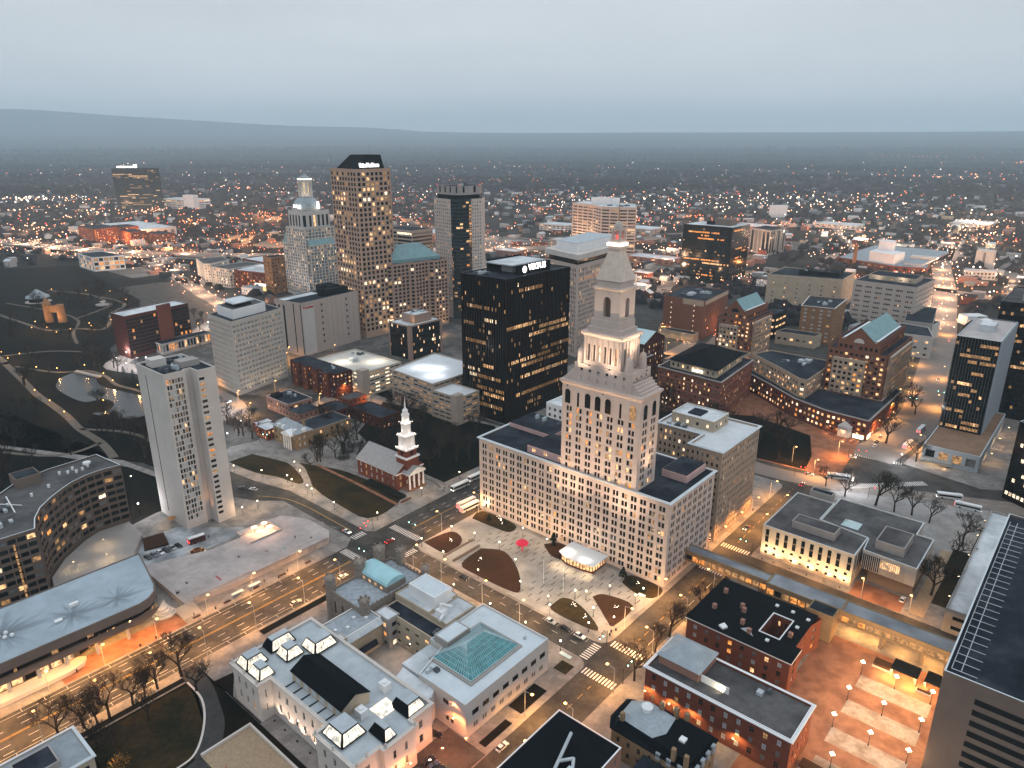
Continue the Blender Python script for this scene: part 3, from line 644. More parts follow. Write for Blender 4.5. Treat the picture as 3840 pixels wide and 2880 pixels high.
# floodlights on the ledges, and their lamps
def spot(t, a, b, z, ta, tb_, tz, P, col=(1, .68, .45), size=75, fix=True):
    l = bpy.data.lights.new('floodlight_lamp', 'SPOT'); l.energy = P * (1.5 if size < 105 else 5.5); l.color = col; l.spot_size = R(size); l.spot_blend = .8; l.shadow_soft_size = .3
    o = bpy.data.objects.new('floodlight_lamp', l); COL.objects.link(o); o.location = w3(a, b, z)
    o.rotation_euler = (w3(ta, tb_, tz) - w3(a, b, z)).to_track_quat('-Z', 'Y').to_euler()
    if fix:
        k = t.part('floodlight', MB().box(a - .25, a + .25, b - .25, b + .25, z - .5, z - .1), mat('lamp_iron', (.02, .02, .02), .6))
    return o
for x in (-176, -168, -148, -140): spot(tb, x, 229, 13, x * .9 - 15.8, 241.5, 92, 42000, size=70)
spot(tb, -132, 248, 42, -140, 248, 80, 14000, size=70)
for (x, y, tx, ty) in ((-163, 238.6, -160, 243), (-153, 238.6, -156, 243), (-146.3, 248, -152, 248)): spot(tb, x, y, 92, tx, ty, 122, 1200, size=100)
for (x, y, tx, ty) in ((-170, 233, -160, 246), (-152, 233, -156, 246), (-141, 248, -156, 248)): spot(tb, x, y, 92 if y > 240 else 83, tx, ty, 132, 21000, (1, .75, .52), 80)

# ---------------------------------------------------------------- square office block with a white roof, behind the tower block
g2 = Bld('stone_office_block', 'buff stone office block with stepped white roof terrace behind the tower block', rect(-162, -122.5, 288.5, 331), seed=5)
FG = dict(fh=3.5, g=1.5, t=2.0, p_=2.7, wf=.42, hf=.52, d=.4, end=.8, p=.13, pq=.06, mix='wwc', dark='dddddm')
g2.vol([(-139, 288.5), (-122.5, 288.5), (-122.5, 331), (-164, 331), (-164, 303), (-139, 303)], K, 46.8, M_STONE2, mat('white_roof_deck', (.56, .58, .60), .7, .08), FG, par=1.0, cop=M_ROOFTRIM, lip=.8)
g2.vol(rect(-160, -137, 309.5, 326), 45.8, 51.5, M_BEIGE, M_RWHITE, dict(fh=4, g=.5, t=.8, p_=5, wf=.25, hf=.4, p=.35, mix='c'), par=.4, name='penthouse', cop=M_WHITE)
g2.part('roof_well', MB().box(-153, -146, 313, 321, 51.2, 51.9), M_RDARK); g2.clutter(-162, -140, 304, 309, 45.8, 7, 3); g2.done()
wb = Bld('white_annex', 'small white office annex behind the left part of the tower block', rect(-236, -190, 303.5, 322)); wb.vol(wb.P, K, 40, M_WHITE, M_RWHITE, dict(fh=3.6, g=1, t=1.4, p_=3.6, wf=.4, hf=.5, p=.1), cop=M_WHITE); wb.done(40)
# ---------------------------------------------------------------- brick buildings beside the lamp plaza
FB = dict(fh=3.6, g=1.0, t=1.2, p_=4.6, wf=.32, hf=.55, d=.25, end=1.2, p=.08, mix='ow', dark='dmbbm')
bk = Bld('brick_courtyard_building', 'red brick building with black roof around a small open court beside the covered bridge', rect(-97.5, -59, 213, 244), seed=8)
ZR = 12.8; mb = MB(); P0 = [(-97.5, 213), (-59, 213), (-59, 222), (-61, 222), (-61, 236), (-59, 244.5), (-97.5, 244.5)]
court = rect(-73.6, -66.4, 222, 235.5)
for i in range(len(P0)): facade(mb, bk.w, P0[i], P0[(i + 1) % len(P0)], K, ZR, FB, bk.rng)
c2 = list(reversed(court))
for i in range(4): facade(mb, bk.w, c2[i], c2[(i + 1) % 4], K + 3, ZR, dict(FB, p=.5, p_=2.4, g=1), bk.rng)
bk.part('wall', mb, M_BRICK)
mb = MB()
for (x0, x1, y0, y1) in ((-98, -73.6, 212.5, 245), (-66.4, -60.6, 222, 245), (-73.6, -58.5, 212.5, 222), (-73.6, -66.4, 235.5, 245)): mb.box(x0, x1, y0, y1, ZR, ZR + .35)
bk.part('roof', mb, M_RBLACK)
mb = MB()
for (p, q) in (((-98, 212.5), (-58.5, 212.5)), ((-58.5, 212.5), (-58.5, 222))): mb.box(min(p[0], q[0]) - .1, max(p[0], q[0]) + .1, min(p[1], q[1]) - .1, max(p[1], q[1]) + .1, ZR - .35, ZR - .01)
for (x0, x1, y0, y1) in ((-73.9, -66.1, 221.7, 222.1), (-73.9, -66.1, 235.4, 235.8), (-73.9, -73.5, 222.1, 235.4), (-66.5, -66.1, 222.1, 235.4)): mb.box(x0, x1, y0, y1, ZR + .3, ZR + .6)
bk.part('cornice', mb, M_WHITE)
bk.part('court_floor', MB().box(-73.6, -66.4, 222, 235.5, K, K + 3), M_RGREY)
for (a, b) in ((-93, 236), (-92, 224), (-84, 231), (-82.5, 229), (-80, 222), (-76, 218.5), (-64, 226)):
    bk.part('chimney', MB().box(a - .7, a + .7, b - .7, b + .7, ZR + .35, ZR + 2.2), M_BRICKP)
mb = MB(); mb.prism([(-86, 215), (-84, 214), (-83, 216), (-85, 217.5)], ZR + .35, ZR + 1); bk.part('skylight', mb, M_WHITE)
mb = MB(); mb.quad((-79.5, 219, ZR + .36), (-74, 217.6, ZR + .36), (-76.5, 218.3, ZR + 2.6)); mb.quad((-79.5, 219, ZR + .36), (-76.5, 218.3, ZR + 2.6), (-77.5, 221, ZR + .4)); bk.part('gable', mb, M_WHITE)
for (a, b) in ((-70, 218), (-64.5, 232), (-63, 239), (-69, 240), (-75, 240)): bk.part('skylight', MB().box(a, a + 1.2, b, b + 1.2, ZR + .35, ZR + .9), M_WHITE)
bk.done(100, 1)
b2 = Bld('long_brick_building', 'long red brick building with brown roof and a grey hip roof at one end', rect(-94.5, -45.8, 178, 196.5), seed=9)
b2.vol(rect(-94.5, -45.8, 178, 196.5), K, 14.6, M_BRICK, M_RGREY, dict(FB, p=.05, dark='bbbmd', p_=4.2, fh=4.2), par=.9, cop=M_WHITE, lip=.7)
b2.vol(rect(-92.6, -78, 183, 196), 13.7, 17.2, M_BRICKP, None, None, par=0, name='pavilion_wall'); b2.hip(rect(-92.6, -78, 183, 196), 17.2, 22, M_RBLUE)
b2.part('lit_screen', MB().box(-77.6, -68, 184, 184.3, 13.8, 16.4), M_WHITE); b2.clutter(-62, -56, 190, 195, 13.7, 3, 2.2)
spot(b2, -69.5, 182.6, 14.6, -72, 184, 15.3, 420, (1, .8, .5), 140)
for a in (-93, -84, -77, -62): spot(b2, a, 175.8, 6.6, a + .6, 177.6, 1.5, 2100, (1, .55, .18), 150)
b2.done(100, 1)
# old mansion with mansard and lantern
M_BROWNST = mat('brownstone', (.25, .17, .10), .85, .15, .4, bands=(1.0, .06, .88))
mn = Bld('brownstone_mansion', 'old brownstone mansion with grey faceted roof, white octagonal roof lantern and many chimneys', [(-90.5, 151.5), (-64, 151.5), (-64, 167.5), (-86, 167.5), (-92.5, 164), (-92.5, 155)], seed=4)
mn.vol(mn.P, K, 10.6, M_BROWNST, None, dict(fh=4.2, g=1.2, t=1, p_=3.6, wf=.3, hf=.5, d=.3, p=.03), par=0)
O = inset(mn.P, -.6); I = inset(mn.P, 1.0); mb = MB().frus(O, 10.6, O, 11.1, top=True); mb.frus(I, 11.1, inset(mn.P, 2.2), 12.6); mn.part('roof', mb, M_RBLACK)
Hx = [(-90.2, 154.6), (-78, 154), (-75.6, 158.2), (-76.4, 165.6), (-86.4, 166.4), (-90.6, 163)]
mb = MB().frus(Hx, 12.7, [(x + (-83.6 - x) * .78, y + (160.4 - y) * .78) for x, y in Hx], 15); mn.part('roof', mb, M_RBLUE)
mn.part('roof_lantern', MB().cyl(-83.6, 160.4, 15, 16.6, 1.6, n=8).cyl(-83.6, 160.4, 16.6, 17.6, 1.9, .3, 8), M_WHITE)
mn.part('roof', MB().box(-74.5, -64.5, 153, 166.5, 12.6, 12.9), M_RBLACK); mn.part('skylight', MB().box(-71.5, -69.6, 158, 160, 12.9, 13.6), M_WHITE)
for (a, b) in ((-88.6, 154.4), (-81.5, 165.8), (-73.5, 167), (-70, 152.3), (-66, 152.3), (-77, 167)): mn.part('chimney', MB().box(a - .6, a + .6, b - .6, b + .6, 11, 15.4), M_BROWNST)
for i in range(4): mn.part('dormer', MB().box(-63.8, -62.9, 153.4 + i * 3.4, 155 + i * 3.4, 9.2, 11.8), M_RBLUE)
for a in (-75, -71.5, -68): mn.part('dormer', MB().box(a, a + 1.4, 150.9, 151.4, 9.4, 11.8), M_RBLUE)
mn.vol(rect(-79, -69, 145.5, 151.5), K, 7.6, M_BROWNST, M_RDARK, dict(fh=3.4, g=.8, t=.6, p_=3.2, wf=.3, hf=.5), par=0, name='wing_wall')
mn.done(60, 1); spot(mn, -61, 158, 5, -61, 158, 0, 900, (1, .6, .25), 150)
# black flat roof at the bottom edge
bf = Bld('black_roof_building', 'building with wide flat black roof carrying a long white duct at the bottom edge', rect(-105, -82, 98, 144)); bf.vol(rect(-105, -82.3, 98, 144), K, 14, M_BRICKP, M_RBLACK, dict(FB, fh=4.4), par=.25, cop=M_WHITE)
mb = MB().tube((-96, 138, 15), (-88, 112, 15), .5).tube((-92.7, 127.5, 15), (-90, 131, 15), .5).tube((-90, 131, 15), (-87, 126, 15), .5); bf.part('duct', mb, AC); bf.part('roof_unit', MB().box(-89, -85.6, 121, 127.5, 13.8, 16), mat('pale_blue_unit', (.42, .52, .53), .5)); bf.done(30)
# ---------------------------------------------------------------- covered bridge
br = Bld('covered_bridge', 'long covered footbridge with grey roof and lit side windows crossing the side street', rect(-122, -19.5, 257.4, 264.6)); FBR = dict(fh=4.2, g=.3, t=1.2, p_=3.0, wf=.86, hf=.62, zf=.15, d=.3, end=.3, p=.9, mix='qqoq', dark='d')
M_RBR = mat('bridge_roof', (.27, .29, .31), .8, .25, .2, second=(.16, .17, .19), sfac=.1)
br.vol(rect(-121.9, -85, 258.4, 264.4), 5.2, 10.4, M_BROWNST, M_RBR, FBR, par=.3); br.vol(rect(-85, -56, 257, 266.5), 4.8, 10.6, M_BROWNST, M_RBR, FBR, par=.3); br.vol(rect(-56, -17, 258, 266.5), 5.2, 10.4, M_BROWNST, M_RBR, FBR, par=.3)
br.vol(rect(-66, -56.4, 249.6, 257), K, 11.6, M_BROWNST, M_RDARK, None, par=.4, name='stair_tower')
for a in (-103.6, -88, -41, -27.2, -19.5): br.part('pier', MB().box(a - .6, a + .6, 258.6, 264, K if a > -104 else 0, 5.2), M_CONCB)
br.done(100)
def lampobj(col, P, r=.25):
    l = bpy.data.lights.new('lamp_light', 'POINT'); l.energy = P * 7; l.color = col; l.shadow_soft_size = r; return l
# lit under the bridge
for a in (-52, -44, -34, -24):
    t = T('ceiling_lamp', 'small amber lamp under the covered bridge', 'lamp', a, 261, 4.6, group='amber lamps under the covered bridge'); t.part('lamp_head', MB().ball(a, 261, 4.75, .3), plain_emit('amber_globe', (1, .5, .12), 6))
    o = bpy.data.objects.new('lamp_light', lampobj((1, .5, .14), 650)); COL.objects.link(o); o.parent = t.e; o.location = (0, 0, -.4)
# shelters on the lamp plaza
for (a, b) in ((-30, 248.5), (-19.5, 249), (-32, 183.5)):
    t = T('pavilion', {0: 'dark square canopy with two lamps beside the covered bridge', 1: 'dark canopy between the bridge pier and the big brown office block', 2: 'dark square canopy at the near end of the lamp plaza'}[[-30, -19.5, -32].index(a)], 'pavilion', a, b)
    t.part('roof', MB().box(a - 4.3, a + 4.3, b - 3.4, b + 3.4, 3.6, 3.95), M_RBLACK)
    for x in (-3.8, 3.8):
        for y in (-2.8, 2.8): t.part('post', MB().box(a + x - .15, a + x + .15, b + y - .15, b + y + .15, K + .02, 3.6), M_CONCB)
    for x in (-3.9, 3.4):
        t.part('lamp_head', MB().ball(a + x, b - 3.7, 3.3, .28), plain_emit('amber_globe', (1, .5, .12), 6))
        o = bpy.data.objects.new('lamp_light', lampobj((1, .55, .18), 700)); COL.objects.link(o); o.parent = t.e; o.location = (x, -4.1, 2.9)
for (a, b, w, d) in ((-37.5, 249, 6, 4.2), (-23, 244.5, 4.5, 2.6), (-41, 186, 7, 4)):
    tt_ = T('planter', {-37.5: 'clipped hedge planter left of the dark canopy', -23: 'clipped hedge planter right of the dark canopy', -41: 'clipped hedge planter beside the near canopy'}[a], 'planter', a, b)
    tt_.part('box', MB().box(a - w / 2, a + w / 2, b - d / 2, b + d / 2, K + .02, .9), M_CONC); tt_.part('hedge', MB().box(a - w / 2 + .2, a + w / 2 - .2, b - d / 2 + .2, b + d / 2 - .2, .91, 1.8), M_MULCH)
# ---------------------------------------------------------------- stone library with column windows
lb = Bld('stone_civic_building', 'low pale stone civic building with tall slot windows and grey stepped roofs across the bridge', rect(-101.5, -61.5, 292.8, 316), seed=12)
FL = dict(fh=13.8, g=0, t=1.3, p_=3.95, wf=0, hf=0)
M_LIME = mat('cream_limestone', (.50, .43, .36), .85, .1, .2)
lb.vol([(-101.5, 292.8), (-62, 292.8), (-62, 312), (-83.6, 315), (-83.6, 335), (-101.5, 335)], K, 15.6, M_LIME, M_RGREY, dict(fh=3.6, g=.9, t=8.2, p_=3.95, wf=.33, hf=.42, p=.04), par=.5, cop=M_ROOFTRIM)
mb = MB(); mb2 = MB()
for i in range(10):
    x = -98.2 + i * 3.75 + (-1 if i == 0 else (.8 if i == 9 else 0)); mb.quad((x - .75, 292.74, 7.6), (x + .75, 292.74, 7.6), (x + .75, 292.74, 14), (x - .75, 292.74, 14)); mb2.box(x - .75, x + .75, 292.66, 292.78, 10.6, 11.3)
for i in range(4): y = 295.5 + i * 4; mb.quad((-61.94, y - .7, 7.6), (-61.94, y + .7, 7.6), (-61.94, y + .7, 14), (-61.94, y - .7, 14))
lb.part('tall_window', mb, GL_D, kind='stuff'); lb.part('spandrel', mb2, M_CONCB, kind='stuff')
lb.vol([(-62, 312.02), (-61, 301), (-39.7, 299.5), (-39.7, 330), (-46.5, 330), (-46.5, 343.5), (-83.6, 343.5), (-83.6, 315)], 6.5, 15.1, M_LIME, M_RGREY, None, par=.5, cop=M_ROOFTRIM, name='wing_wall')
lb.part('undercroft', MB().prism([(-62, 312), (-58, 303), (-47, 302), (-40.2, 302), (-40.2, 330), (-46.9, 330), (-46.9, 343), (-83, 343), (-83, 316)], K, 6.5), M_CONCB)
mb = MB()
for i in range(22): x = -60.6 + i * .78; mb.box(x - .12, x + .12, 299.8 - .14 * i * 0 + .6 - (i * .05), 300.2 + .6 - (i * .05), 6.6, 14)
lb.part('window_fin', mb, M_CONCL, kind='stuff'); lb.part('window', MB().quad((-53, 300.28, 10.2), (-44.6, 299.85, 10.2), (-44.6, 299.85, 13.4), (-53, 300.28, 13.4)) or MB(), LT_W) if False else None
m3 = MB(); m3.quad((-53.4, 300.32, 9.6), (-44.4, 299.86, 9.6), (-44.4, 299.86, 13.2), (-53.4, 300.32, 13.2)); lb.part('window', m3, LT_W)
m3 = MB(); m3.quad((-61, 300.7, 6.8), (-53.4, 300.32, 6.8), (-53.4, 300.32, 13.8), (-61, 300.7, 13.8)); lb.part('window', m3, GL_D)
lb.vol(rect(-91.3, -72.6, 299.6, 308), 15, 18.6, M_CONC, M_RGREY, None, par=.2, name='penthouse'); lb.vol(rect(-57.8, -46.4, 306, 322), 14.6, 18.8, M_CONC, M_RGREY, None, par=.2, name='penthouse'); lb.vol(rect(-96, -85.6, 336, 341), 14, 18.4, M_CONC, M_RDARK, None, par=.6, name='penthouse')
lb.part('skylight', MB().frus(rect(-75.2, -67.7, 317, 324.3), 14.8, rect(-73, -70, 320, 321.3), 16.4), mat('pale_glass', (.45, .56, .58), .2)); lb.done(80)
for x in (-99, -94, -86.5, -79, -71.5, -65): spot(lb, x, 289.4, .8, x + .4, 292.8, 7, 1500, (1, .66, .30), 120)
# brown office block, lower right
rb = Bld('brown_office_block', 'huge brown concrete office block with dark roof and dark window bands at the right edge', rect(-16, 40, 205.6, 330), seed=14)
mb = MB(); Z = 37
facade(mb, rb.w, (-16, 208), (40, 208), K, Z, None, rb.rng); 
rb.vol(rect(-16, 40, 208, 329), K, Z, M_CONCB, M_RDARK, None, par=.9, cop=M_ROOFTRIM)
mb = MB()
for i in range(9): z = 32 - i * 3.7; mb.quad((-7.4, 207.9, z - 1.9), (40, 207.9, z - 1.9), (40, 207.9, z), (-7.4, 207.9, z)) 
rb.part('window_band', mb, GL_D, kind='stuff')
mb = MB()
for i in range(26):
    y = 211 + i * 4.3; mb.tube((-14.6, y, 36.6), (-8.2, y, 36.6), .12)
mb.tube((-12.2, 211, 36.7), (-12.2, 322, 36.7), .12); mb.tube((-14.6, 211, 36.6), (-14.6, 322, 36.6), .1)
rb.part('roof_rail', mb, AC, kind='stuff'); rb.vol(rect(3, 30, 216, 262), 36, 41, M_CONCB, M_RDARK, None, par=.3, name='penthouse'); rb.done()
ax = Bld('low_annex', 'long low annex with pale roof between the civic building garden and the brown office block', rect(-26, -16.1, 286, 388)); ax.vol(rect(-26, -16.1, 286, 388), K, 10.5, M_CONC, M_RWHITE, dict(fh=4, g=1, p_=6, wf=.5, hf=.4, p=.3, mix='o'), par=1, cop=M_CONC)
ax.part('hedge', MB().box(-34, -27.4, 330, 352, K + .05, 2.4), mat('dark_hedge', (.01, .012, .008), .95, .5, 1)); ax.done(20)
for y in (300, 318, 340, 362, 380): spot(ax, -27, y, 8, -28, y, 0, 500, (1, .7, .4), 150)
# ================================================================ MUSEUM GROUP
M_MARB = mat('pale_marble', (.55, .50, .46), .75, .07, .3, bands=(.9, .05, .94))
SKL = mat('lit_skylight', (.6, .6, .55), .4, emit=(1, .84, .62), es=1.0)
mw = Bld('museum_glass_roof_wing', 'pale stone museum wing with a teal glass pyramid roof at the street corner', [(-150, 126.5), (-128.5, 126.5), (-128.5, 168.5), (-160, 168.5), (-160, 141), (-154, 141)], seed=21)
FM = dict(fh=14, g=0, t=.5, p_=50, wf=.01)
mw.vol(mw.P, K, 13.6, M_MARB, M_ROOFTRIM, None, par=.7, cop=M_ROOFTRIM)
for (y0, y1, z) in [(129.5 + i * 4.9, 132.4 + i * 4.9, 7.4) for i in range(8)]: 
    m3 = MB(); m3.quad((-128.44, y0, z), (-128.44, y1, z), (-128.44, y1, z + 1.9), (-128.44, y0, z + 1.9)); mw.part('window', m3, GL_D)
for i in range(9):
    y = 130 + i * 4.2
    for q in (0, 1.1): m3 = MB(); m3.quad((-128.44, y + q, 2.4), (-128.44, y + q + .8, 2.4), (-128.44, y + q + .8, 4.3), (-128.44, y + q, 4.3)); mw.part('window', m3, GL_M)
for (x, z) in ((-147, 9), (-144.6, 9), (-138.5, 9), (-147, 4.8), (-144.6, 4.8), (-137.4, 2.8), (-135.2, 2.8), (-149, 2)):
    m3 = MB(); m3.quad((x, 126.44, z), (x + (2.4 if x == -138.5 else 1.2), 126.44, z), (x + (2.4 if x == -138.5 else 1.2), 126.44, z + 1.7), (x, 126.44, z + 1.7)); mw.part('window', m3, GL_D)
Pg = rect(-152.3, -134.2, 135, 158.8); r0, r1 = (-143, 142.2), (-143, 150.5); z0, z1 = 13.7, 19.8
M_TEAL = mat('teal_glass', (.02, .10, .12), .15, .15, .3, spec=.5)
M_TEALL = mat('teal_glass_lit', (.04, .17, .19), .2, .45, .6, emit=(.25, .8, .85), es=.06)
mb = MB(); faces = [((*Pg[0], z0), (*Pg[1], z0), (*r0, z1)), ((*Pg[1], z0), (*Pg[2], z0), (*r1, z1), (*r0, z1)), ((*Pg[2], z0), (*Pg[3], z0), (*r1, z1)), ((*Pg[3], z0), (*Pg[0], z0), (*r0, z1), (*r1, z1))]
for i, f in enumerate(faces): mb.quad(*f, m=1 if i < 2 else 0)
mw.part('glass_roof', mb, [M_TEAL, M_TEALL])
mb = MB(); up = Vector((0, 0, .06))
M_GB = mat('pale_glazing_bar', (.45, .58, .60), .5)
def bars(p, q, r_, s_, n, k):
    p, q, r_, s_ = map(Vector, (p, q, r_, s_))
    for i in range(n + 1): u = p.lerp(q, i / n) + up; v = s_.lerp(r_, i / n) + up; mb.tube(u, v, .075, n=3)
    for j in range(k + 1): u = p.lerp(s_, j / k) + up; v = q.lerp(r_, j / k) + up; mb.tube(u, v, .06 if j else .16, n=3)
bars((*Pg[0], z0), (*Pg[1], z0), (*r0, z1), (*r0, z1), 16, 6); bars((*Pg[1], z0), (*Pg[2], z0), (*r1, z1), (*r0, z1), 22, 6)
bars((*Pg[3], z0), (*Pg[0], z0), (*r0, z1), (*r1, z1), 26, 10); bars((*Pg[2], z0), (*Pg[3], z0), (*r1, z1), (*r1, z1), 16, 6)
mw.part('glazing_bar', mb, M_GB, kind='stuff')
mw.part('roof_curb', MB().prism(rect(-153.3, -133.2, 134, 159.8), 12.9, 13.5), M_CONC)
mw.part('low_roof', MB().prism(rect(-160, -149, 127.6, 140.8), 8, 11.6), M_RWHITE); mw.vol(rect(-158, -151, 141.1, 152), 12.9, 16.4, M_CONC, M_ROOFTRIM, None, par=.2, name='plant_room')
mw.part('curved_roof', MB().prism([(-156, 119.5), (-147, 117.5), (-142, 120), (-141, 123.5), (-142.5, 126.4), (-158.5, 127)], K, 11.2), M_RWHITE)
mw.clutter(-151, -146, 127.6, 133.6, 12.9, 3, 2); mw.done()
mw.part('hatch', MB().box(-135.5, -134.7, 163, 164, 12.9, 14.1), AC)
# front building
fb = Bld('museum_front_building', 'pale marble museum with mansard pavilions, glowing sloped skylights and a long black gabled roof', rect(-200, -134, 88, 119), seed=22)
FF = dict(fh=5.2, g=1.8, t=2.4, p_=4.4, wf=.26, hf=.55, d=.3, end=1.6, p=.05, pq=.1, dark='mmd')
Pf = [(-200, 88), (-184, 88), (-184, 92.8), (-153, 92.8), (-153, 88.4), (-135, 88.4), (-135, 98), (-133.2, 98), (-133.2, 110), (-136, 110), (-136, 119), (-200, 119)]
fb.vol(Pf, K, 15.2, M_MARB, mat('blue_grey_roof', (.40, .44, .47), .7, .15, .2), FF, par=.8, cop=M_MARB, lip=.7)
def mansard(a0, a1, b0, b1, z, h, rake, glow):
    P, Q = rect(a0, a1, b0, b1), rect(a0 + rake, a1 - rake, b0 + rake, b1 - rake)
    fb.part('mansard', MB().frus(P, z, Q, z + h), M_RBLACK); fb.part('mansard_roof', MB().prism(inset(Q, .05), z + h, z + h + .25), mat('blue_grey_roof', (.4, .44, .47)))
    for side in glow:
        p, q = P[side], P[(side + 1) % 4]; s, r_ = Q[side], Q[(side + 1) % 4]; tx, ty = (q[0] - p[0]), (q[1] - p[1]); l = math.hypot(tx, ty); nx, ny = ty / l * .06, -tx / l * .06
        L3 = lambda u, v, f: (u[0] + (v[0] - u[0]) * f, u[1] + (v[1] - u[1]) * f)
        def pt(f, g): x, y = L3(L3(p, q, f), L3(s, r_, f), g); return (x + nx, y + ny, z + h * g + .05)
        m3 = MB(); m3.quad(pt(.05, .10), pt(.95, .10), pt(.95, .92), pt(.05, .92)); k = fb.part('skylight', m3, SKL)
        m4 = MB(); n = max(4, int(l / 1.3))
        for i in range(n + 1): f = .05 + .90 * i / n; a_, b_ = Vector(pt(f, .10)), Vector(pt(f, .92)); m4.tube(a_, b_, .05, n=3)
        fb.part('glazing_bar', m4, mat('black_iron', (.02, .02, .02), .5), parent=k)
mansard(-152, -142, 89.8, 99, 15, 3.4, 1.8, (0, 1)); mansard(-142, -134.4, 99.2, 104, 15, 3.2, 1.5, (1,)); mansard(-145, -136.6, 110, 117.6, 15, 3.2, 1.5, (1,))
mansard(-199, -192, 88.8, 97, 15, 3.2, 1.6, (0, 1)); mansard(-192, -184.6, 89, 95, 15, 3.2, 1.5, (0, 1)); mansard(-193, -186, 100, 107, 15, 3.4, 1.6, (0, 1)); mansard(-190, -181.6, 108, 117.6, 15, 3.4, 1.6, (0, 1)); mansard(-200, -194, 99, 109, 15, 3.4, 1.6, (1,))
g0, g1, y0, y1, zy = -178, -151.6, 97, 107.4, 15; zE, zR = 18.2, 20.8; ym = (y0 + y1) / 2
mb = MB()
for i in range(4): pass
mb.prism(rect(g0, g1, y0, y1), 14.2, zE, top=False); mb.quad((g1, y0, zE), (g1, y1, zE), (g1, ym, zR)); mb.quad((g0, y1, zE), (g0, y0, zE), (g0, ym, zR)); fb.part('gallery_wall', mb, M_BEIGE)
mb = MB(); mb.quad((g0 - .5, y0 - .5, zE - .1), (g1 + .5, y0 - .5, zE - .1), (g1 + .5, ym, zR + .1), (g0 - .5, ym, zR + .1)); mb.quad((g1 + .5, y1 + .5, zE - .1), (g0 - .5, y1 + .5, zE - .1), (g0 - .5, ym, zR + .1), (g1 + .5, ym, zR + .1)); fb.part('gable_roof', mb, M_RBLACK)
for i in range(6): m3 = MB(); x = g0 + 2.2 + i * 4.3; m3.quad((x, y0 - .06, 15), (x + 2.4, y0 - .06, 15), (x + 2.4, y0 - .06, 17.4), (x, y0 - .06, 17.4)); fb.part('lunette', m3, GL_B)
mb = MB()
for i in range(7): mb.box(-177 + i * 4.3, -176.7 + i * 4.3, 93.4, 97, 14.4, 14.75)
fb.part('roof_rib', mb, M_RDARK)
pyr = rect(-149, -143, 105.2, 111.8); fb.part('skylight', MB().frus(pyr, 14.6, rect(-146.6, -145.4, 107.6, 109.4), 16.8), SKL); fb.part('skylight', MB().frus(rect(-144.6, -141.6, 112, 115), 14.6, rect(-143.3, -142.9, 113.3, 113.7), 16), SKL)
for (a, b) in ((-152, 114), (-148.6, 102)): fb.part('roof_unit', MB().box(a - 1.6, a + 1.6, b - 1.4, b + 1.4, 14.4, 17.2).cyl(a, b, 17.2, 17.7, .8), M_WHITE)
mb = MB()
for (a, b) in ((-134, 89), (-133, 98.5), (-133, 109.6), (-144, 88.2), (-152.6, 88.2), (-184.4, 88), (-199.6, 88), (-192, 88), (-134.8, 93)): mb.cyl(a, b, 15.2, 16.2, .35, .3, 6); mb.ball(a, b, 16.5, .35, 6, 4)
fb.part('finial', mb, M_MARB, kind='stuff'); fb.done(100, 1)
for x in (-181, -175, -168, -161, -156): spot(fb, x, 90.6, 1, x + .5, 92.8, 10, 650, (1, .72, .52), 110)
spot(fb, -156, 92.2, 10.6, -154, 92.5, 13, 260, (1, .8, .6), 120)
for (x, y, z) in ((-131.5, 124, 8.5), (-126, 114, 8), (-129, 104, 8), (-124, 122, 7)): spot(fb, x, y, z, x + .2, y - .3, 0, 3800, (1, .30, .08), 165)
spot(mw, -133, 125.4, 11.8, -134, 126.6, 4, 700, (1, .32, .12), 140)
for (y) in (91, 101, 113): spot(fb, -129.5, y, 1.0, -133.6, y, 9, 1300, (1, .42, .20), 120)
# middle gallery, castle, offices
mg = Bld('museum_gallery', 'flat grey roofed gallery beside the inner court of the museum', rect(-196.5, -182.5, 119.2, 138.4)); mg.vol(rect(-196.5, -184, 119.2, 138.4), K, 12.8, M_BEIGE, mat('ribbed_blue_roof', (.30, .33, .36), .7, .25, .6), None, par=.4, cop=M_WHITE); mg.part('lean_to_roof', MB().frus(rect(-184.02, -182.2, 119.4, 138), 10.9, rect(-184.02, -183.7, 119.4, 138), 12.6), M_RWHITE)
for (a, b) in ((-191, 122), (-189, 126), (-192, 131), (-188.5, 134)): mg.part('skylight', MB().box(a, a + 1.1, b, b + 1.1, 12.4, 12.9), M_WHITE)
mg.vol(rect(-186.8, -182.6, 117.8, 122), K, 13.8, M_BEIGE, M_ROOFTRIM, None, par=.15, name='corner_wall'); mg.vol(rect(-188, -180, 138.41, 144), K, 13, M_CONC, M_RWHITE, dict(fh=4, p_=4, wf=.5, hf=.5, p=.1), par=.3, name='link_wall')
mg.part('awning', MB().frus(rect(-182.1, -180.4, 124, 134), 5, rect(-182.1, -181.8, 124, 134), 6.6), M_RDARK); mg.done()
M_CAST = mat('rough_brown_stone', (.24, .20, .17), .9, .25, .8, bump=.3)
cs = Bld('castle_building', 'brown stone castle with corner turrets, battlements and a pale blue barrel roof at the crossroads', rect(-210.5, -190, 134, 165.5), seed=23)
cs.vol(rect(-210.5, -190, 134.5, 165.5), K, 14.6, M_CAST, mat('ribbed_blue_roof', (.30, .33, .36)), dict(fh=13.5, g=.6, t=2.2, p_=4.6, wf=.22, hf=.5, zf=.35, d=.4, p=0), par=1.0)
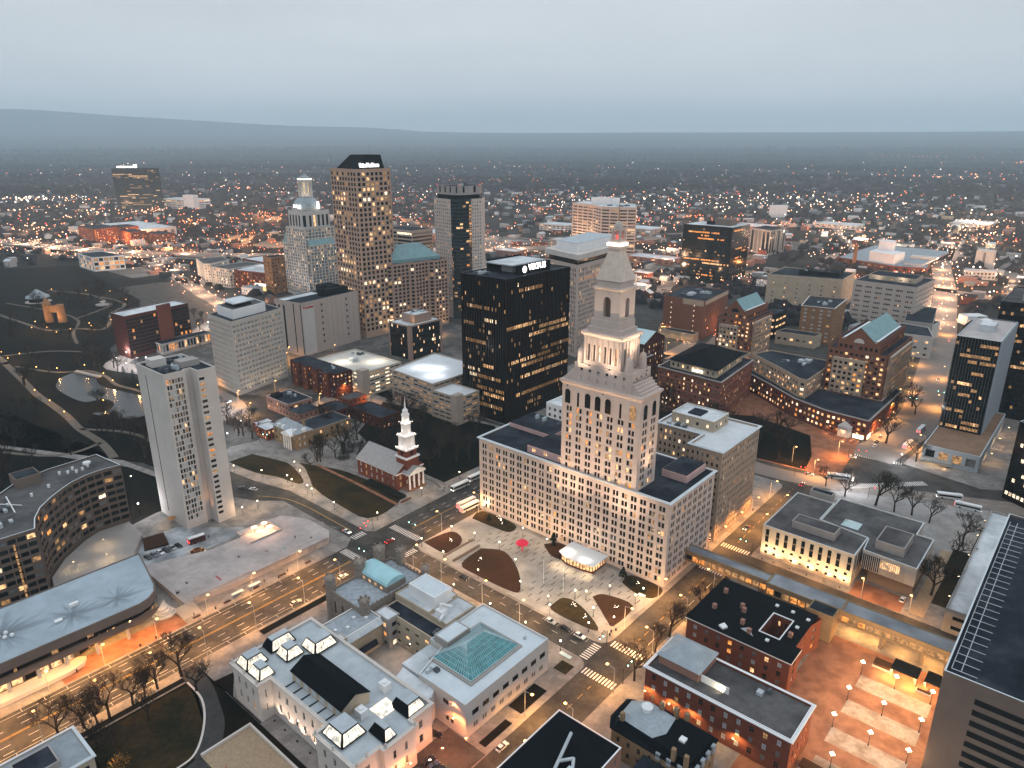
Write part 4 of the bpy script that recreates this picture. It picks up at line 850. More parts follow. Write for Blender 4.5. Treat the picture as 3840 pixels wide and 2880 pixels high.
for (a, b, h, r_) in ((-211, 135.5, 18.6, 2.1), (-190.5, 136, 17.5, 1.9), (-209.8, 149, 20, 2.2), (-211, 160, 20.6, 2.3), (-204.5, 166, 19.5, 1.9), (-189.6, 166, 17.2, 1.8)):
    mb = MB().cyl(a, b, K, h, r_, n=12).cyl(a, b, h, h + .8, r_ + .3, n=12)
    for i in range(6): t = i * math.pi / 3; mb.box(a + r_ * math.cos(t) - .3, a + r_ * math.cos(t) + .3, b + r_ * math.sin(t) - .3, b + r_ * math.sin(t) + .3, h + .8, h + 1.7)
    cs.part('turret', mb, M_CAST)
mb = MB(); n = 8
for i in range(n):
    t0, t1 = math.pi * i / n, math.pi * (i + 1) / n; f = lambda t: (153.2 - 4.9 * math.cos(t), 16.4 + 2.6 * math.sin(t))
    (u0, v0), (u1, v1) = f(t0), f(t1); mb.quad((-210, u0, v0), (-192.5, u0, v0), (-192.5, u1, v1), (-210, u1, v1))
mb.quad(*[(-192.5, 153.2 - 4.9 * math.cos(math.pi * i / n), 16.4 + 2.6 * math.sin(math.pi * i / n)) for i in range(n + 1)]); cs.part('barrel_roof', mb, M_COPPERL)
mb = MB().box(-210, -192.5, 148.3, 158.1, 13.6, 16.4, top=False); cs.part('clerestory', mb, M_CAST)
mb = MB()
for i in range(4):
    for q in (0, .7): mb.quad((-207 + i * 3.6 + q, 148.24, 14.4), (-206.6 + i * 3.6 + q, 148.24, 14.4), (-206.6 + i * 3.6 + q, 148.24, 15.6), (-207 + i * 3.6 + q, 148.24, 15.6))
cs.part('window', mb, LT_W)
mb = MB()
for i in range(14): mb.box(-189.98, -189.6, 137 + i * 2, 138 + i * 2, 14.6, 15.4)
for i in range(9): mb.box(-208 + i * 2, -207 + i * 2, 165.1, 165.48, 14.6, 15.4)
cs.part('battlement', mb, M_CAST, kind='stuff'); cs.done()
of = Bld('museum_office_wing', 'tan museum office wing with a white rooftop plant box and ducts behind the castle', rect(-189, -161, 143, 165.5)); FO = dict(fh=4, g=.6, t=1, p_=5, wf=.4, hf=.35, p=.2, mix='w')
of.vol(rect(-188.9, -170, 149.5, 165.3), K, 15, M_BEIGE, M_RWHITE, None, par=.4); of.vol(rect(-187.8, -160.5, 142.5, 149.4), K, 12.6, M_BEIGE, M_RDARK, FO, par=.4, name='wing_wall'); of.vol(rect(-169.9, -160.6, 149.6, 165), K, 14.4, M_BEIGE, M_RWHITE, None, par=.5, name='wing_wall')
of.vol(rect(-184, -169.6, 152.4, 161.4), 14.6, 20, M_WHITE, M_ROOFTRIM, None, par=.25, name='plant_box')
of.part('duct', MB().box(-168.4, -164.8, 151.4, 154.6, 14, 16.2).tube((-166, 155, 15.2), (-163.4, 149, 15.2), .6).tube((-167, 153, 16), (-167, 153, 18.4), .5).tube((-167, 153, 18.4), (-164, 156, 17), .5), M_WHITE); of.clutter(-162.6, -160.8, 143, 149, 12.4, 3, 2); of.done()
spot(of, -172, 141.6, 5, -172, 136, 0, 1600, (1, .6, .3), 150); spot(of, -184, 139, 3, -180, 133, 0, 600, (1, .6, .3), 150)
ct = T('court_sculpture', 'square brown sculpture plate lying in the museum court', 'sculpture', -174.5, 128); ct.part('plate', MB().prism([(-176.4, 128), (-174.4, 126), (-172.4, 128), (-174.4, 130)], K + .05, .7), M_CONCB)
gw = T('garden_wall', 'pale low wall around the orange garden court before the museum front', 'wall', -186, 70, 0); mb = MB()
for (x0, x1, y0, y1) in ((-186, -152, 84.2, 84.8), (-186, -185.4, 68, 84.2), (-152.6, -152, 68, 84.2)): mb.box(x0, x1, y0, y1, K, 1.1)
gw.part('wall', mb, M_CONCL); bl = Bld('slate_roof_pavilion', 'grey-blue flat-roofed building with pale copings at the bottom left corner', rect(-214, -197.6, 6, 43.4)); bl.vol(bl.P, K, 12, M_BEIGE, M_RBLUE, dict(fh=4, g=1, t=1, p_=4, wf=.5, hf=.5, p=.2, mix='o'), par=.5, cop=M_ROOFTRIM, lip=.5); bl.vol(rect(-210, -201, 26, 36), 11.4, 13.6, M_CONC, M_RDARK, None, par=.2, name='plant_room'); bl.clutter(-213, -200, 20, 26, 11.5, 5, 2.4); bl.done(30)
spot(bl, -196.6, 40, 9, -196, 41, 4, 500, (1, .45, .12), 120)
sheet('gravel_court', [(-185.4, 68), (-152.6, 68), (-152.6, 84.2), (-185.4, 84.2)], K + .04, mat('tan_gravel', (.33, .24, .16), .9, .2, 1.0))
rs_ = T('red_sculpture', 'tall pointed red steel sculpture in the garden at the bottom edge', 'sculpture', -168, 67.5); rs_.part('fin', MB().frus([(-169, 67), (-167, 67), (-167.6, 68.6)], K, [(-168.1, 67.6), (-168, 67.6), (-168, 67.7)], 9), mat('red_steel', (.45, .02, .02), .4))
# ================================================================ LEFT SIDE
sl = Bld('rounded_slab_building', 'long low concrete building with rounded end and pale stained roof along the main street', [(-295, 10), (-259.5, 10), (-257.2, 82), (-258.4, 86), (-261.5, 89.5), (-266.5, 91.6), (-280, 94.6), (-294, 97.4)], seed=31)
M_SLROOF = mat('stained_pale_roof', (.38, .45, .50), .6, .15, .12, second=(.30, .355, .40), sfac=.035, stains=[(-277, 42, 13), (-270, 63, 10), (-268, 78, 8)])
sl.vol(sl.P, 10.9, 14.6, M_CONCB, M_SLROOF, None, par=.35, name='upper_band')
Pi = inset(sl.P, .9); mb = MB().prism(Pi, 9.1, 10.9); sl.part('window_band', mb, GL_D); mb = MB(); n = len(Pi)
for i in range(0, 26): y = 14 + i * 2.9; mb.box(-258.62 + .06 if y > 30 else -258.7, -258.4, y, y + 2.0 if i % 3 else y + .9, 9.4, 10.7) if i % 4 == 1 else None
sl.part('lit_strip', mb, LT_D, kind='stuff')
sl.vol(sl.P, 6.4, 9.1, M_CONCB, None, None, par=0, name='lower_band')
Pg_ = [(-292, 10), (-264, 10), (-263, 60), (-268, 74), (-280, 84), (-292, 88)]
sl.vol(Pg_, K, 6.4, M_CONCB, None, dict(fh=5.6, g=.2, t=.4, p_=4, wf=.8, hf=.75, zf=.1, d=.2, p=.7, mix='wwq'), par=0, name='ground_floor')
for i, y in enumerate((30, 38, 47, 56, 66, 77)): sl.part('pier', MB().box(-260.6, -259.8, y - .5, y + .5, K, 6.4), M_CONCL)
mb = MB()
for (a, b) in ((-275, 41), (-273, 42.4), (-275.6, 43.4), (-272.5, 44.5)): mb.ball(a, b, 14.9, .8, 6, 4)
mb.box(-276, -274.5, 64, 67, 14.4, 15.6); mb.box(-270.2, -268.6, 57, 59.5, 14.4, 14.9); sl.part('roof_unit', mb, M_WHITE)
sl.done(60); 
lw = T('terrace_wall', 'curved low concrete terrace wall under the rounded slab building', 'wall', -258, 40); lw.part('wall', MB().prism([(-262, 12), (-256.5, 12), (-255.6, 55), (-257, 60), (-260, 62), (-262, 60)], K, 1.6), M_CONCL)
for y in (64, 71, 79): spot(sl, -262, y, 6.2, -259, y, 0, 5200, (1, .45, .10), 150)
for y in (25, 36, 48): spot(sl, -261, y, 6.2, -257, y, 0, 2400, (1, .55, .18), 150)
spot(sl, -263, 88.5, 7, -262, 92, 0, 1500, (1, .62, .28), 150)
sh = T('shell_steps', 'fan of curved pale stone steps at the rounded end of the slab building', 'steps', -264, 91)
for i in range(4):
    r_ = 5.4 - i * 1.15; P = [(-266.5 + r_ * math.cos(R(t)), 93 + r_ * .9 * math.sin(R(t))) for t in range(-85, 60, 12)] + [(-271, 95.5)]; sh.part('step', MB().prism(P, K + i * .7, K + (i + 1) * .7), M_CONCL)
# curved hotel
fc = [(-348.7, 114.7), (-349.8, 106.5), (-349.0, 98.9), (-346, 92), (-341.5, 86), (-336.5, 80.5), (-330, 74.6), (-321.5, 70), (-311.8, 67)]
bk_ = [(-313, 50), (-330, 48), (-352, 60), (-366, 76), (-370, 90), (-371, 112)]
ht = Bld('curved_hotel', 'brown concave curved slab building with dark window bands at the left edge', fc + [(-313, 50)] + [(-330, 48), (-352, 60), (-366, 76), (-370, 90), (-371, 112)], seed=32)
Ph = list(reversed(fc)); 
FH = dict(fh=3.5, g=3.5, t=1.2, p_=3.6, wf=.86, hf=.60, zf=.25, d=.4, end=.15, p=.05, pq=.05, mix='wwco', dark='dddddm', minlen=2)
M_HOT = mat('brown_precast', (.14, .105, .085), .85, .1, .2)
PH = [bk_[5], bk_[4], bk_[3], bk_[2], bk_[1], bk_[0]] + list(reversed(fc))
area = sum(PH[i][0] * PH[(i + 1) % len(PH)][1] - PH[(i + 1) % len(PH)][0] * PH[i][1] for i in range(len(PH)))
if area < 0: PH.reverse()
for i in range(len(PH)): pass
ht.vol(PH, K, 33, M_HOT, M_RGREY, FH, par=.8, cop=M_ROOFTRIM)
ht.vol(rect(-368, -358, 74, 84), 32, 37, M_CONCB, M_RDARK, None, par=.3, name='penthouse')
mb = MB()
for (a, b) in ((-361, 92), (-359, 95), (-362, 98), (-358, 101), (-360, 104), (-357, 98), (-350, 84), (-346, 76), (-343, 66)): mb.cyl(a, b, 32.2, 33.6, .6, n=8)
mb.cyl(-364, 105, 32.2, 33.2, 1.8, n=10); mb.box(-345, -340, 56, 60, 32.2, 34.4); mb.tube((-352, 68, 33), (-333, 66, 33), .3).tube((-352, 60, 33), (-338, 70, 33), .2); ht.part('roof_unit', mb, M_WHITE)
ht.clutter(-344, -322, 52, 66, 32.2, 10, 3)
mb = MB()
for i in range(9): z = 29 - i * 3.2; mb.box(-311.9, -311.7, 58.5, 59.2, z - 2.6, z)
ht.part('window', mb, LT_D); ht.done(100)
tr = T('hotel_terrace', 'pale terrace roofs and planters between the curved slab and the rounded slab building', 'terrace', -330, 95)
tr.part('terrace', MB().prism([(-347, 113), (-348, 100), (-344, 92), (-334, 80), (-322, 71), (-300, 66), (-297, 92), (-318, 104), (-330, 112)], K, 3.4), M_CONC)
tr.part('planter', MB().prism([(-330, 112), (-319, 108), (-316, 118), (-328, 121)], K, 1.1), M_MULCH)
for (a, b, P_) in ((-332, 96, 700), (-318, 92, 800), (-322, 80, 500)): spot(tr, a, b, 7, a, b, 0, P_, (1, .7, .35), 150)
# white tower
bt = Bld('white_apartment_tower', 'slim pale concrete apartment tower with a gridded window bay beside the driveway circle', rect(-347, -320, 129.5, 152), seed=33)
mb = MB(); ZB = 80
Pb = [(-351.5, 130.6), (-323, 130.6), (-323, 141), (-324.6, 141), (-324.6, 144), (-317.8, 144), (-317.8, 153), (-351.5, 153)]
FBt = dict(fh=2.85, g=4.4, t=2.6, p_=1.38, wf=.72, hf=.74, zf=.1, d=.15, end=.1, p=.09, pq=.1, mix='wwoc', dark='dddmmbb')
ZB0 = K
for i in range(len(Pb)):
    p, q = Pb[i], Pb[(i + 1) % len(Pb)]; f = None
    if i == 1:
        facade(mb, bt.w, p, (-323, 131.4), K, ZB, None, bt.rng); facade(mb, bt.w, (-323, 131.4), (-323, 139.6), K, ZB, FBt, bt.rng); facade(mb, bt.w, (-323, 139.6), q, K, ZB, None, bt.rng); continue
    if i == 5:
        facade(mb, bt.w, p, (-317.8, 147.6), K, ZB, dict(FBt, p_=3, wf=.75, hf=.5, p=.3, mix='wooq', dark='d', minlen=2), bt.rng); facade(mb, bt.w, (-317.8, 147.6), q, K, ZB, None, bt.rng); continue
    if i == 7: pass
    facade(mb, bt.w, p, q, K, ZB, None, bt.rng)
bt.part('wall', mb, M_CONCL)
Q = inset(Pb, .5); bt.part('roof', MB().prism(Q, ZB - 1.2, ZB - .7, bot=False), M_RDARK)
mb = MB()
for i in range(len(Pb)):
    j = (i + 1) % len(Pb); mb.quad((*Pb[i], ZB), (*Pb[j], ZB), (*Q[j], ZB), (*Q[i], ZB)); mb.quad((*Q[j], ZB - 1.2), (*Q[i], ZB - 1.2), (*Q[i], ZB), (*Q[j], ZB))
bt.part('coping', mb, M_CONCL)
bt.w2 = []
mb = MB()
for i in range(26):
    z = 3.5 + i * 2.86
mb.box(-342.4, -342, 130.5, 130.59, 4, 76); bt.part('window_slot', mb, GL_D)
bt.part('penthouse', MB().box(-346, -339.5, 133, 140, ZB - .7, ZB + 3), M_CONCL); bt.part('penthouse', MB().box(-336, -329, 142, 151, ZB - .7, ZB + 2.2), M_CONC)
bt.clutter(-338, -326, 131, 141, ZB - .7, 9, 3); bt.clutter(-345, -336, 142, 150, ZB - .7, 5, 3)
bt.part('canopy', MB().cyl(-335, 128.4, 3, 4.2, 2.2, .6, 10), mat('tan_canopy', (.4, .2, .08), .7)); bt.done(100, 0)
spot(bt, -335, 127.6, 2.9, -335, 126, 0, 1500, (1, .66, .36), 150)
spot(bt, -321.5, 142.5, 1, -324.4, 142.6, 40, 9000, (1, .42, .12), 30)
dv = T('driveway_planter', 'round stone planter with small lit trees in the driveway circle', 'planter', -299.5, 123.5); dv.part('rim', MB().cyl(-299.5, 123.8, K + .02, .9, 3.6, n=20), M_CONC); dv.part('bed', MB().cyl(-299.5, 123.8, .9, 1.3, 3.2, 2.6, n=16), M_MULCH)
for (a, b) in ((-300.5, 122), (-298.4, 125.4)): spot(dv, a, b, 2.2, a, b, 0, 160, (1, .6, .25), 160)
# sunken lamps corner
for i, (x, y) in enumerate(((-291.3, 148.4), (-286.2, 148.4), (-291.5, 153.7), (-286.4, 153.7))):
    t = T('umbrella_lamp', 'glowing round umbrella lamp on the raised plaza corner', 'lamp', x, y, 2.6, group='four round glowing umbrella lamps')
    t.part('pole', MB().tube((x, y, 2.6), (x, y, 5.7), .12), M_CONCB); t.part('shade', MB().cyl(x, y, 5.7, 6.15, 1.55, .3, 14), plain_emit('glow_shade', (1, .60, .40), 3.2))
    o = bpy.data.objects.new('lamp_light', lampobj((1, .52, .26), 420, .4)); COL.objects.link(o); o.parent = t.e; o.location = (0, 0, 2.9)
# ================================================================ CHURCH
ch = Bld('white_steeple_church', 'red brick church with grey roof, white columned porch and a tall lit white tiered steeple', rect(-311, -277, 225, 244.5), cat='church', seed=41)
FC = dict(fh=4.4, g=.6, t=.8, p_=4.6, wf=.3, hf=.6, d=.2, p=0, dark='bbm')
ch.vol(rect(-311, -277, 225, 244.5), K, 10, M_BRICK, None, FC, par=0)
mb = MB(); e0, e1, ym, zr = 224.3, 245.2, 234.7, 17
for (x0, x1) in ((-311.8, -276.6),):
    mb.quad((x0, e0, 9.8), (x1, e0, 9.8), (x1, ym, zr), (x0, ym, zr)); mb.quad((x1, e1, 9.8), (x0, e1, 9.8), (x0, ym, zr), (x1, ym, zr))
M_SLATE = mat('pale_slate_roof', (.30, .29, .29), .8, .12, .5, bands=(.45, .12, .9)); ch.part('roof', mb, M_SLATE)
mb = MB(); mb.quad((-277, 225, 10), (-277, 244.5, 10), (-277, 234.7, 16.6)); ch.part('gable', mb, M_BRICK); mb = MB(); mb.quad((-311, 244.5, 10), (-311, 225, 10), (-311, 234.7, 16.6)); ch.part('gable', mb, M_BRICK)
ch.part('cornice', MB().box(-311.5, -276.7, 224.6, 224.95, 9.2, 9.9).box(-276.95, -276.6, 225, 244.5, 9.2, 9.8), M_WHITE)
mb = MB()
for y in (229.8, 233, 236.4, 239.6): mb.cyl(-271.8, y, K + .9, 9.2, .55, .48, 10)
mb.box(-277, -270.8, 228.8, 240.6, 9.2, 10.2); ch.part('column', mb, M_WHITE, kind='stuff')
ch.part('porch_floor', MB().box(-277, -270.6, 228.6, 240.8, K, 1), M_BRICKPAVE)
mb = MB(); mb.quad((-270.8, 228.8, 10.2), (-270.8, 240.6, 10.2), (-270.8, 234.7, 13)); ch.part('pediment', mb, M_WHITE)
mb = MB(); mb.quad((-277, 228.4, 10.15), (-270.5, 228.4, 10.15), (-270.5, 234.7, 13.2), (-277, 234.7, 13.2)); mb.quad((-270.5, 241, 10.15), (-277, 241, 10.15), (-277, 234.7, 13.2), (-270.5, 234.7, 13.2)); ch.part('porch_roof', mb, M_SLATE)
c_, d_ = -278.6, 234.7
def sq(r): return rect(c_ - r, c_ + r, d_ - r, d_ + r)
ch.part('steeple_base', MB().prism(sq(4.3), 10, 17.4).prism(sq(3.7), 18.2, 22.2), M_BRICK)
ch.part('steeple_cornice', MB().prism(sq(4.9), 17.4, 18.2).prism(sq(4.4), 22.2, 22.9), M_WHITE)
mb = MB().cyl(c_ + 3.72, d_, 20, 20, .01); 
for (x, y, u, v) in ((c_, d_ - 3.74, 1, 0), (c_ + 3.74, d_, 0, 1)):
    mb.quad(*[(x + u * 1.1 * math.cos(2 * math.pi * i / 14), y + v * 1.1 * math.cos(2 * math.pi * i / 14), 20.2 + 1.1 * math.sin(2 * math.pi * i / 14)) for i in range(14)])
ch.part('clock_face', mb, M_RBLACK)
M_LITW = mat('white_timber', (.78, .76, .75), .5, .04)
def stage(z0, z1, r, n=4, cr=.6):
    m3 = MB(); ph = math.pi / 4 if n == 4 else math.pi / 8; k = r * (1.414 if n == 4 else 1.08)
    m3.cyl(c_, d_, z0, z1 - .8, k * .86, n=n, ph=ph); m3.cyl(c_, d_, z1 - .8, z1, k * 1.12, n=n, ph=ph)
    for i in range(n * 2 if n == 4 else n):
        t = ph + 2 * math.pi * i / n
        if n == 4: 
            e_ = [(-.86, -.86), (.86, -.86), (.86, .86), (-.86, .86), (0, -.92), (.92, 0), (0, .92), (-.92, 0)][i]; m3.cyl(c_ + r * e_[0], d_ + r * e_[1], z0, z1 - .8, .28, n=6)
        else: m3.cyl(c_ + k * .92 * math.cos(t), d_ + k * .92 * math.sin(t), z0, z1 - .8, .2, n=6)
    ch.part('steeple_stage', m3, M_LITW)
stage(22.9, 30.4, 3.4); stage(30.4, 37.2, 2.5, 8); stage(37.2, 42, 1.9, 8)
m3 = MB().cyl(c_, d_, 42, 43.6, 1.5, n=8).ball(c_, d_, 43.6, 1.6, 10, 4, half=True).cyl(c_, d_, 44.8, 50.6, .55, .08, 8).cyl(c_, d_, 50.6, 52.2, .07, n=4); ch.part('spire', m3, M_LITW)
for z, r in ((23.3, 4.3), (30.8, 3.2), (37.6, 2.5)):
    for (u, v) in ((-1, -1), (1, -1), (1, 1), (0, -1.1), (1.1, 0)):
        l = bpy.data.lights.new('steeple_lamp', 'POINT'); l.energy = 130; l.color = (1, .82, .68); l.shadow_soft_size = .15
        o = bpy.data.objects.new('steeple_lamp', l); COL.objects.link(o); o.location = w3(c_ + u * r, d_ + v * r, z + .5)
        ch.part('uplight', MB().box(c_ + u * r - .15, c_ + u * r + .15, d_ + v * r - .15, d_ + v * r + .15, z - .2, z + .15), plain_emit('uplight_glass', (1, .85, .7), 3))
ch.done(60, 1)
pw = T('churchyard_wall', 'low brick wall with hedges around the lawn in front of the church', 'wall', -265, 215); pw.part('wall', MB().box(-264.9, -264.5, 217, 224, K, 1.0), M_BRICK); pw.part('hedge', MB().box(-298, -268, 219, 223.4, K + .05, 1.6), mat('dark_hedge', (.01, .012, .008)))
# ================================================================ BLOCKS BEHIND THE CHURCH
c1 = Bld('columned_brick_building', 'pink brick building with white pilasters and black flat roof behind the church park', rect(-446, -418, 248.5, 268), seed=42)
c1.vol(c1.P, K, 9.8, M_BRICKP, M_RDARK, None, par=.5, cop=M_CONCL, Fs={1: dict(fh=8, g=.6, t=1, p_=4, wf=.6, hf=.8, zf=.05, p=.1), 0: dict(fh=4.4, g=.6, t=.8, p_=4, wf=.35, hf=.5, p=.15, mix='w')}); c1.part('penthouse', MB().box(-442, -436, 250, 256, 9, 12), M_RBLACK); c1.clutter(-440, -424, 257, 266, 9.3, 4, 3); c1.done(40)
for y in (251, 256, 261, 266): spot(c1, -417, y, 3, -417.9, y, 1, 240, (1, .62, .3), 140)
k1 = Bld('corner_kiosk_building', 'small brick corner building with white roof beside the curving street', rect(-406, -393, 216.5, 226)); k1.vol(k1.P, K, 7.6, M_BRICK, M_RWHITE, dict(fh=3.6, g=.3, t=.6, p_=3, wf=.4, hf=.5, p=.3, mix='wo'), par=.4, cop=M_WHITE); k1.vol(rect(-414, -406.2, 219, 230), K, 6.6, M_BRICK, M_RWHITE, None, par=.3, name='wing_wall'); k1.done(30)
hm = Bld('hip_roof_mansion', 'stone mansion with slate hip roof, dormers and a white columned portico', rect(-391, -365.5, 220.5, 232), seed=43)
FHm = dict(fh=4.6, g=.8, t=.8, p_=4, wf=.35, hf=.5, d=.2, p=.08, mix='w', dark='dmb')
hm.vol(rect(-391, -365.5, 220.5, 232), K, 10.6, M_BROWNST, None, FHm, par=0); hm.hip(rect(-391, -365.5, 220.5, 232), 10.6, 15.4, M_RBLUE)
hm.vol(rect(-386, -366, 232.01, 262), K, 9.6, M_BROWNST, M_RDARK, FHm, par=.4, cop=M_CONC, name='wing_wall')
for i in range(4): hm.part('column', MB().cyl(-376 + i * 2.4, 218.2, K, 9.2, .5, n=8), M_WHITE)
mb = MB(); mb.box(-377.5, -367.4, 217.4, 220.4, 9.2, 10.2); mb.quad((-377.5, 217.4, 10.2), (-367.4, 217.4, 10.2), (-372.4, 217.4, 12.6)); mb.quad((-367.4, 217.4, 10.2), (-367.4, 222, 10.2), (-372.4, 224, 12.6), (-372.4, 217.4, 12.6)); mb.quad((-377.5, 222, 10.2), (-377.5, 217.4, 10.2), (-372.4, 217.4, 12.6), (-372.4, 224, 12.6)); hm.part('portico', mb, M_WHITE)
for i, (a, b) in enumerate(((-385, 220.8), (-380.5, 220.8), (-368.5, 221.5), (-365.9, 226))): hm.part('dormer', MB().box(a - .9, a + .9, b - .6, b + 1.6, 10.9, 12.9), M_WHITE)
hm.part('chimney', MB().box(-370, -368.6, 228, 229.4, 11, 17), M_BROWNST); hm.done(60)
sml = [('dark_brick_house', 'dark brick house with small lit windows between the mansion and the steeple', rect(-402, -384, 262, 276), 9.5, M_BRICKD, M_RDARK), ('dark_brick_house', 'long dark flat-roofed brick house in front of the brown parking garage', rect(-384, -352, 276, 292), 8.5, M_BRICKD, M_RDARK), ('dark_brick_house', 'grey-roofed brick house left of the tall steeple top', rect(-410, -398, 284, 300), 8, M_BRICK, M_RGREY), ('dark_brick_house', 'low brick house with grey hip roof beside the pink brick building', rect(-414, -402, 246, 262), 7.6, M_BRICKP, None)]
for n_, l_, P, h, wm, rm in sml:
    b = Bld(n_, l_, P); b.vol(P, K, h, wm, rm, dict(fh=3.6, g=.5, t=.8, p_=3.6, wf=.32, hf=.45, p=.16, mix='wo'), par=.5 if rm else 0)
    if rm is None: b.hip(P, h, h + 3, M_RDARK)
    b.done(30)
ap = Bld('brick_apartment_block', 'long dark red brick apartment block with bay fronts and black roof', rect(-483, -424.5, 291, 306), seed=44)
ap.vol(rect(-483, -424.5, 293, 308), K, 19.6, M_BRICKD, M_RDARK, dict(fh=3, g=.6, t=.8, p_=3.4, wf=.42, hf=.5, p=.2, mix='wwo', dark='dddmb'), par=.3)
for i in range(4): x = -477 + i * 13; ap.vol(rect(x, x + 6, 290.6, 292.98), K, 19.2, M_BRICK, M_RDARK, dict(fh=3, g=.6, t=.6, p_=3, wf=.4, hf=.5, p=.2, mix='wo'), par=0, name='bay_wall')
ap.clutter(-478, -430, 295, 306, 19.5, 8, 2); ap.done(90)
M_GAR = mat('garage_concrete', (.38, .31, .26), .85, .1, .2)
FGa = dict(fh=3.1, g=.6, t=1.1, p_=5.2, wf=.88, hf=.42, zf=.45, d=.8, end=1.5, p=.12, pq=.3, mix='q', dark='ddd')
ga1 = Bld('cream_parking_garage', 'cream parking garage with pale open roof deck and small stair hut behind the brick apartments', rect(-470, -412, 309, 347), seed=45)
ga1.vol(rect(-470, -412.3, 308.4, 346), K, 19.4, mat('cream_garage', (.50, .45, .38), .8, .08), mat('garage_deck', (.50, .47, .43), .85, .1), dict(FGa, p=.5, mix='ccq'), par=1.0)
ga1.part('stair_hut', MB().box(-446, -441, 322, 327, 18.1, 21.6), AC); ga1.vol(rect(-417, -410, 306.5, 313), K, 21.4, M_GAR, M_GAR, None, par=0, name='stair_tower'); ga1.clutter(-468, -450, 336, 344, 18.2, 6, 3); ga1.done(60)
for (a, b) in ((-448, 318), (-430, 335)): spot(ga1, a, b, 27, a, b, 0, 1500, (1, .9, .72), 150, fix=False)
ga2 = Bld('brown_parking_garage', 'brown parking garage with snow-pale roof deck left of the black tower', rect(-394, -320, 314, 350), seed=46)
ga2.vol([(-394, 321), (-346, 317), (-346, 372), (-402, 372)], K, 23.2, M_GAR, mat('pale_garage_deck', (.60, .62, .64), .75, .08), FGa, par=.9); ga2.vol(rect(-345.9, -319.5, 315.4, 336), K, 19.6, M_GAR, mat('pale_garage_deck', (.6, .62, .64)), FGa, par=.9, name='wing_wall')
ga2.part('stair_tower', MB().box(-324, -319.4, 313.6, 320, K, 21.4), M_GAR); ga2.done(100)
for (a, b) in ((-372, 345), (-360, 332), (-382, 340)): spot(ga2, a, b, 30, a, b, 0, 900, (.9, .95, 1), 150, fix=False)
# ================================================================ TOWERS
def glow_text(t, s, a, b, z, ta, tb, size, m, ext=.15, name='sign_lettering', xs=1):
    cu = bpy.data.curves.new(name, 'FONT'); cu.body = s; cu.size = size; cu.extrude = ext; cu.align_x = 'CENTER'; cu.align_y = 'BOTTOM'; cu.offset = size * .02
    o = bpy.data.objects.new(name, cu); COL.objects.link(o); bpy.context.view_layer.update()
    me = bpy.data.meshes.new_from_object(o.evaluated_get(bpy.context.evaluated_depsgraph_get())); bpy.data.objects.remove(o); me.materials.clear(); me.materials.append(m)
    o = bpy.data.objects.new(name, me); COL.objects.link(o); o.parent = t.e; o.location = (a - t.o3[0], b - t.o3[1], z - t.o3[2]); o.rotation_euler = (R(90), 0, math.atan2(tb, ta)); o.scale = (xs, 1, 1); return o
WSIGN = plain_emit('white_sign_light', (1, .97, .93), 5)
vt = Bld('black_office_tower', 'broad black glass tower with fine bronze ribs and a lit white rooftop name sign', rect(-336, -296, 337, 405), seed=51)
FV = dict(fh=3.9, g=4, t=3, p_=1.55, wf=.8, hf=.6, zf=.2, d=.08, end=.4, prow=.34, p=.014, pq=.05, mix='cwwqqq', dark='d', minlen=5)
vt.vol(vt.P, K, 98.5, M_BLACKG, M_RDARK, FV, par=.5); mb = MB()
for i in range(27): x = -335.8 + i * 1.53; mb.box(x - .14, x + .14, 336.6, 336.98, 2, 98.2)
for i in range(45): y = 337.3 + i * 1.53; mb.box(-295.98, -295.6, y - .14, y + .14, 2, 98.2)
vt.part('mullion', mb, M_FIN, kind='stuff')
vt.part('roof_canopy', MB().box(-330, -306, 355, 390, 103.6, 104.4), M_RWHITE); vt.part('plant_room', MB().box(-322, -312, 362, 380, 98, 103.6), M_CONC)
vt.part('sign_wall', MB().box(-301.5, -301, 353, 389, 98, 104.6).box(-330, -329.5, 356, 392, 98, 105.5), M_RBLACK)
glow_text(vt, 'VIRTUS', -300.9, 374.5, 99.4, 0, 1, 5.4, WSIGN, xs=1.05)
mb = MB()
for i in range(12):
    t = i * math.pi / 6; c, s = math.cos(t), math.sin(t); mb.quad((-300.85, 361.4 + c * .7 - s * .2, 101.4 + s * .7 + c * .2), (-300.85, 361.4 + c * .7 + s * .2, 101.4 + s * .7 - c * .2), (-300.85, 361.4 + c * 2.3 + s * .25, 101.4 + s * 2.3 - c * .25), (-300.85, 361.4 + c * 2.3 - s * .25, 101.4 + s * 2.3 + c * .25))
vt.part('sign_emblem', mb, WSIGN); vt.clutter(-334, -318, 340, 352, 97.6, 6, 4); vt.done(100)
# black cube
cb = Bld('black_glass_cube', 'small office cube with black glass and pink granite corners and a pink rooftop block', rect(-486, -458.5, 396, 434), seed=52)
cb.vol(cb.P, K, 30.8, M_BLACKG, M_RWHITE, dict(fh=3.6, g=1, t=1.2, p_=1.5, wf=.7, hf=.7, d=.05, p=.05, mix='wc', dark='d'), par=.5)
G = mat('pink_granite', (.33, .22, .175)); mb = MB()
for (x0, x1, y0, y1) in ((-461.6, -458.2, 395.7, 398.6), (-486.3, -485, 395.7, 397), (-460, -458.2, 431.6, 434.3)): mb.box(x0, x1, y0, y1, K, 30.9)
mb.box(-486.3, -458.2, 395.68, 395.98, 29.6, 30.9).box(-458.48, -458.18, 396, 434.2, 29.6, 30.9); cb.part('granite_corner', mb, G)
cb.vol(rect(-480, -463, 406, 426), 30, 38, G, M_RWHITE, None, par=.5, name='penthouse'); cb.clutter(-478, -466, 408, 424, 37.2, 8, 4); spot(cb, -462.5, 402, 33, -463, 406, 34, 260, (1, .6, .25), 150); cb.done(60)
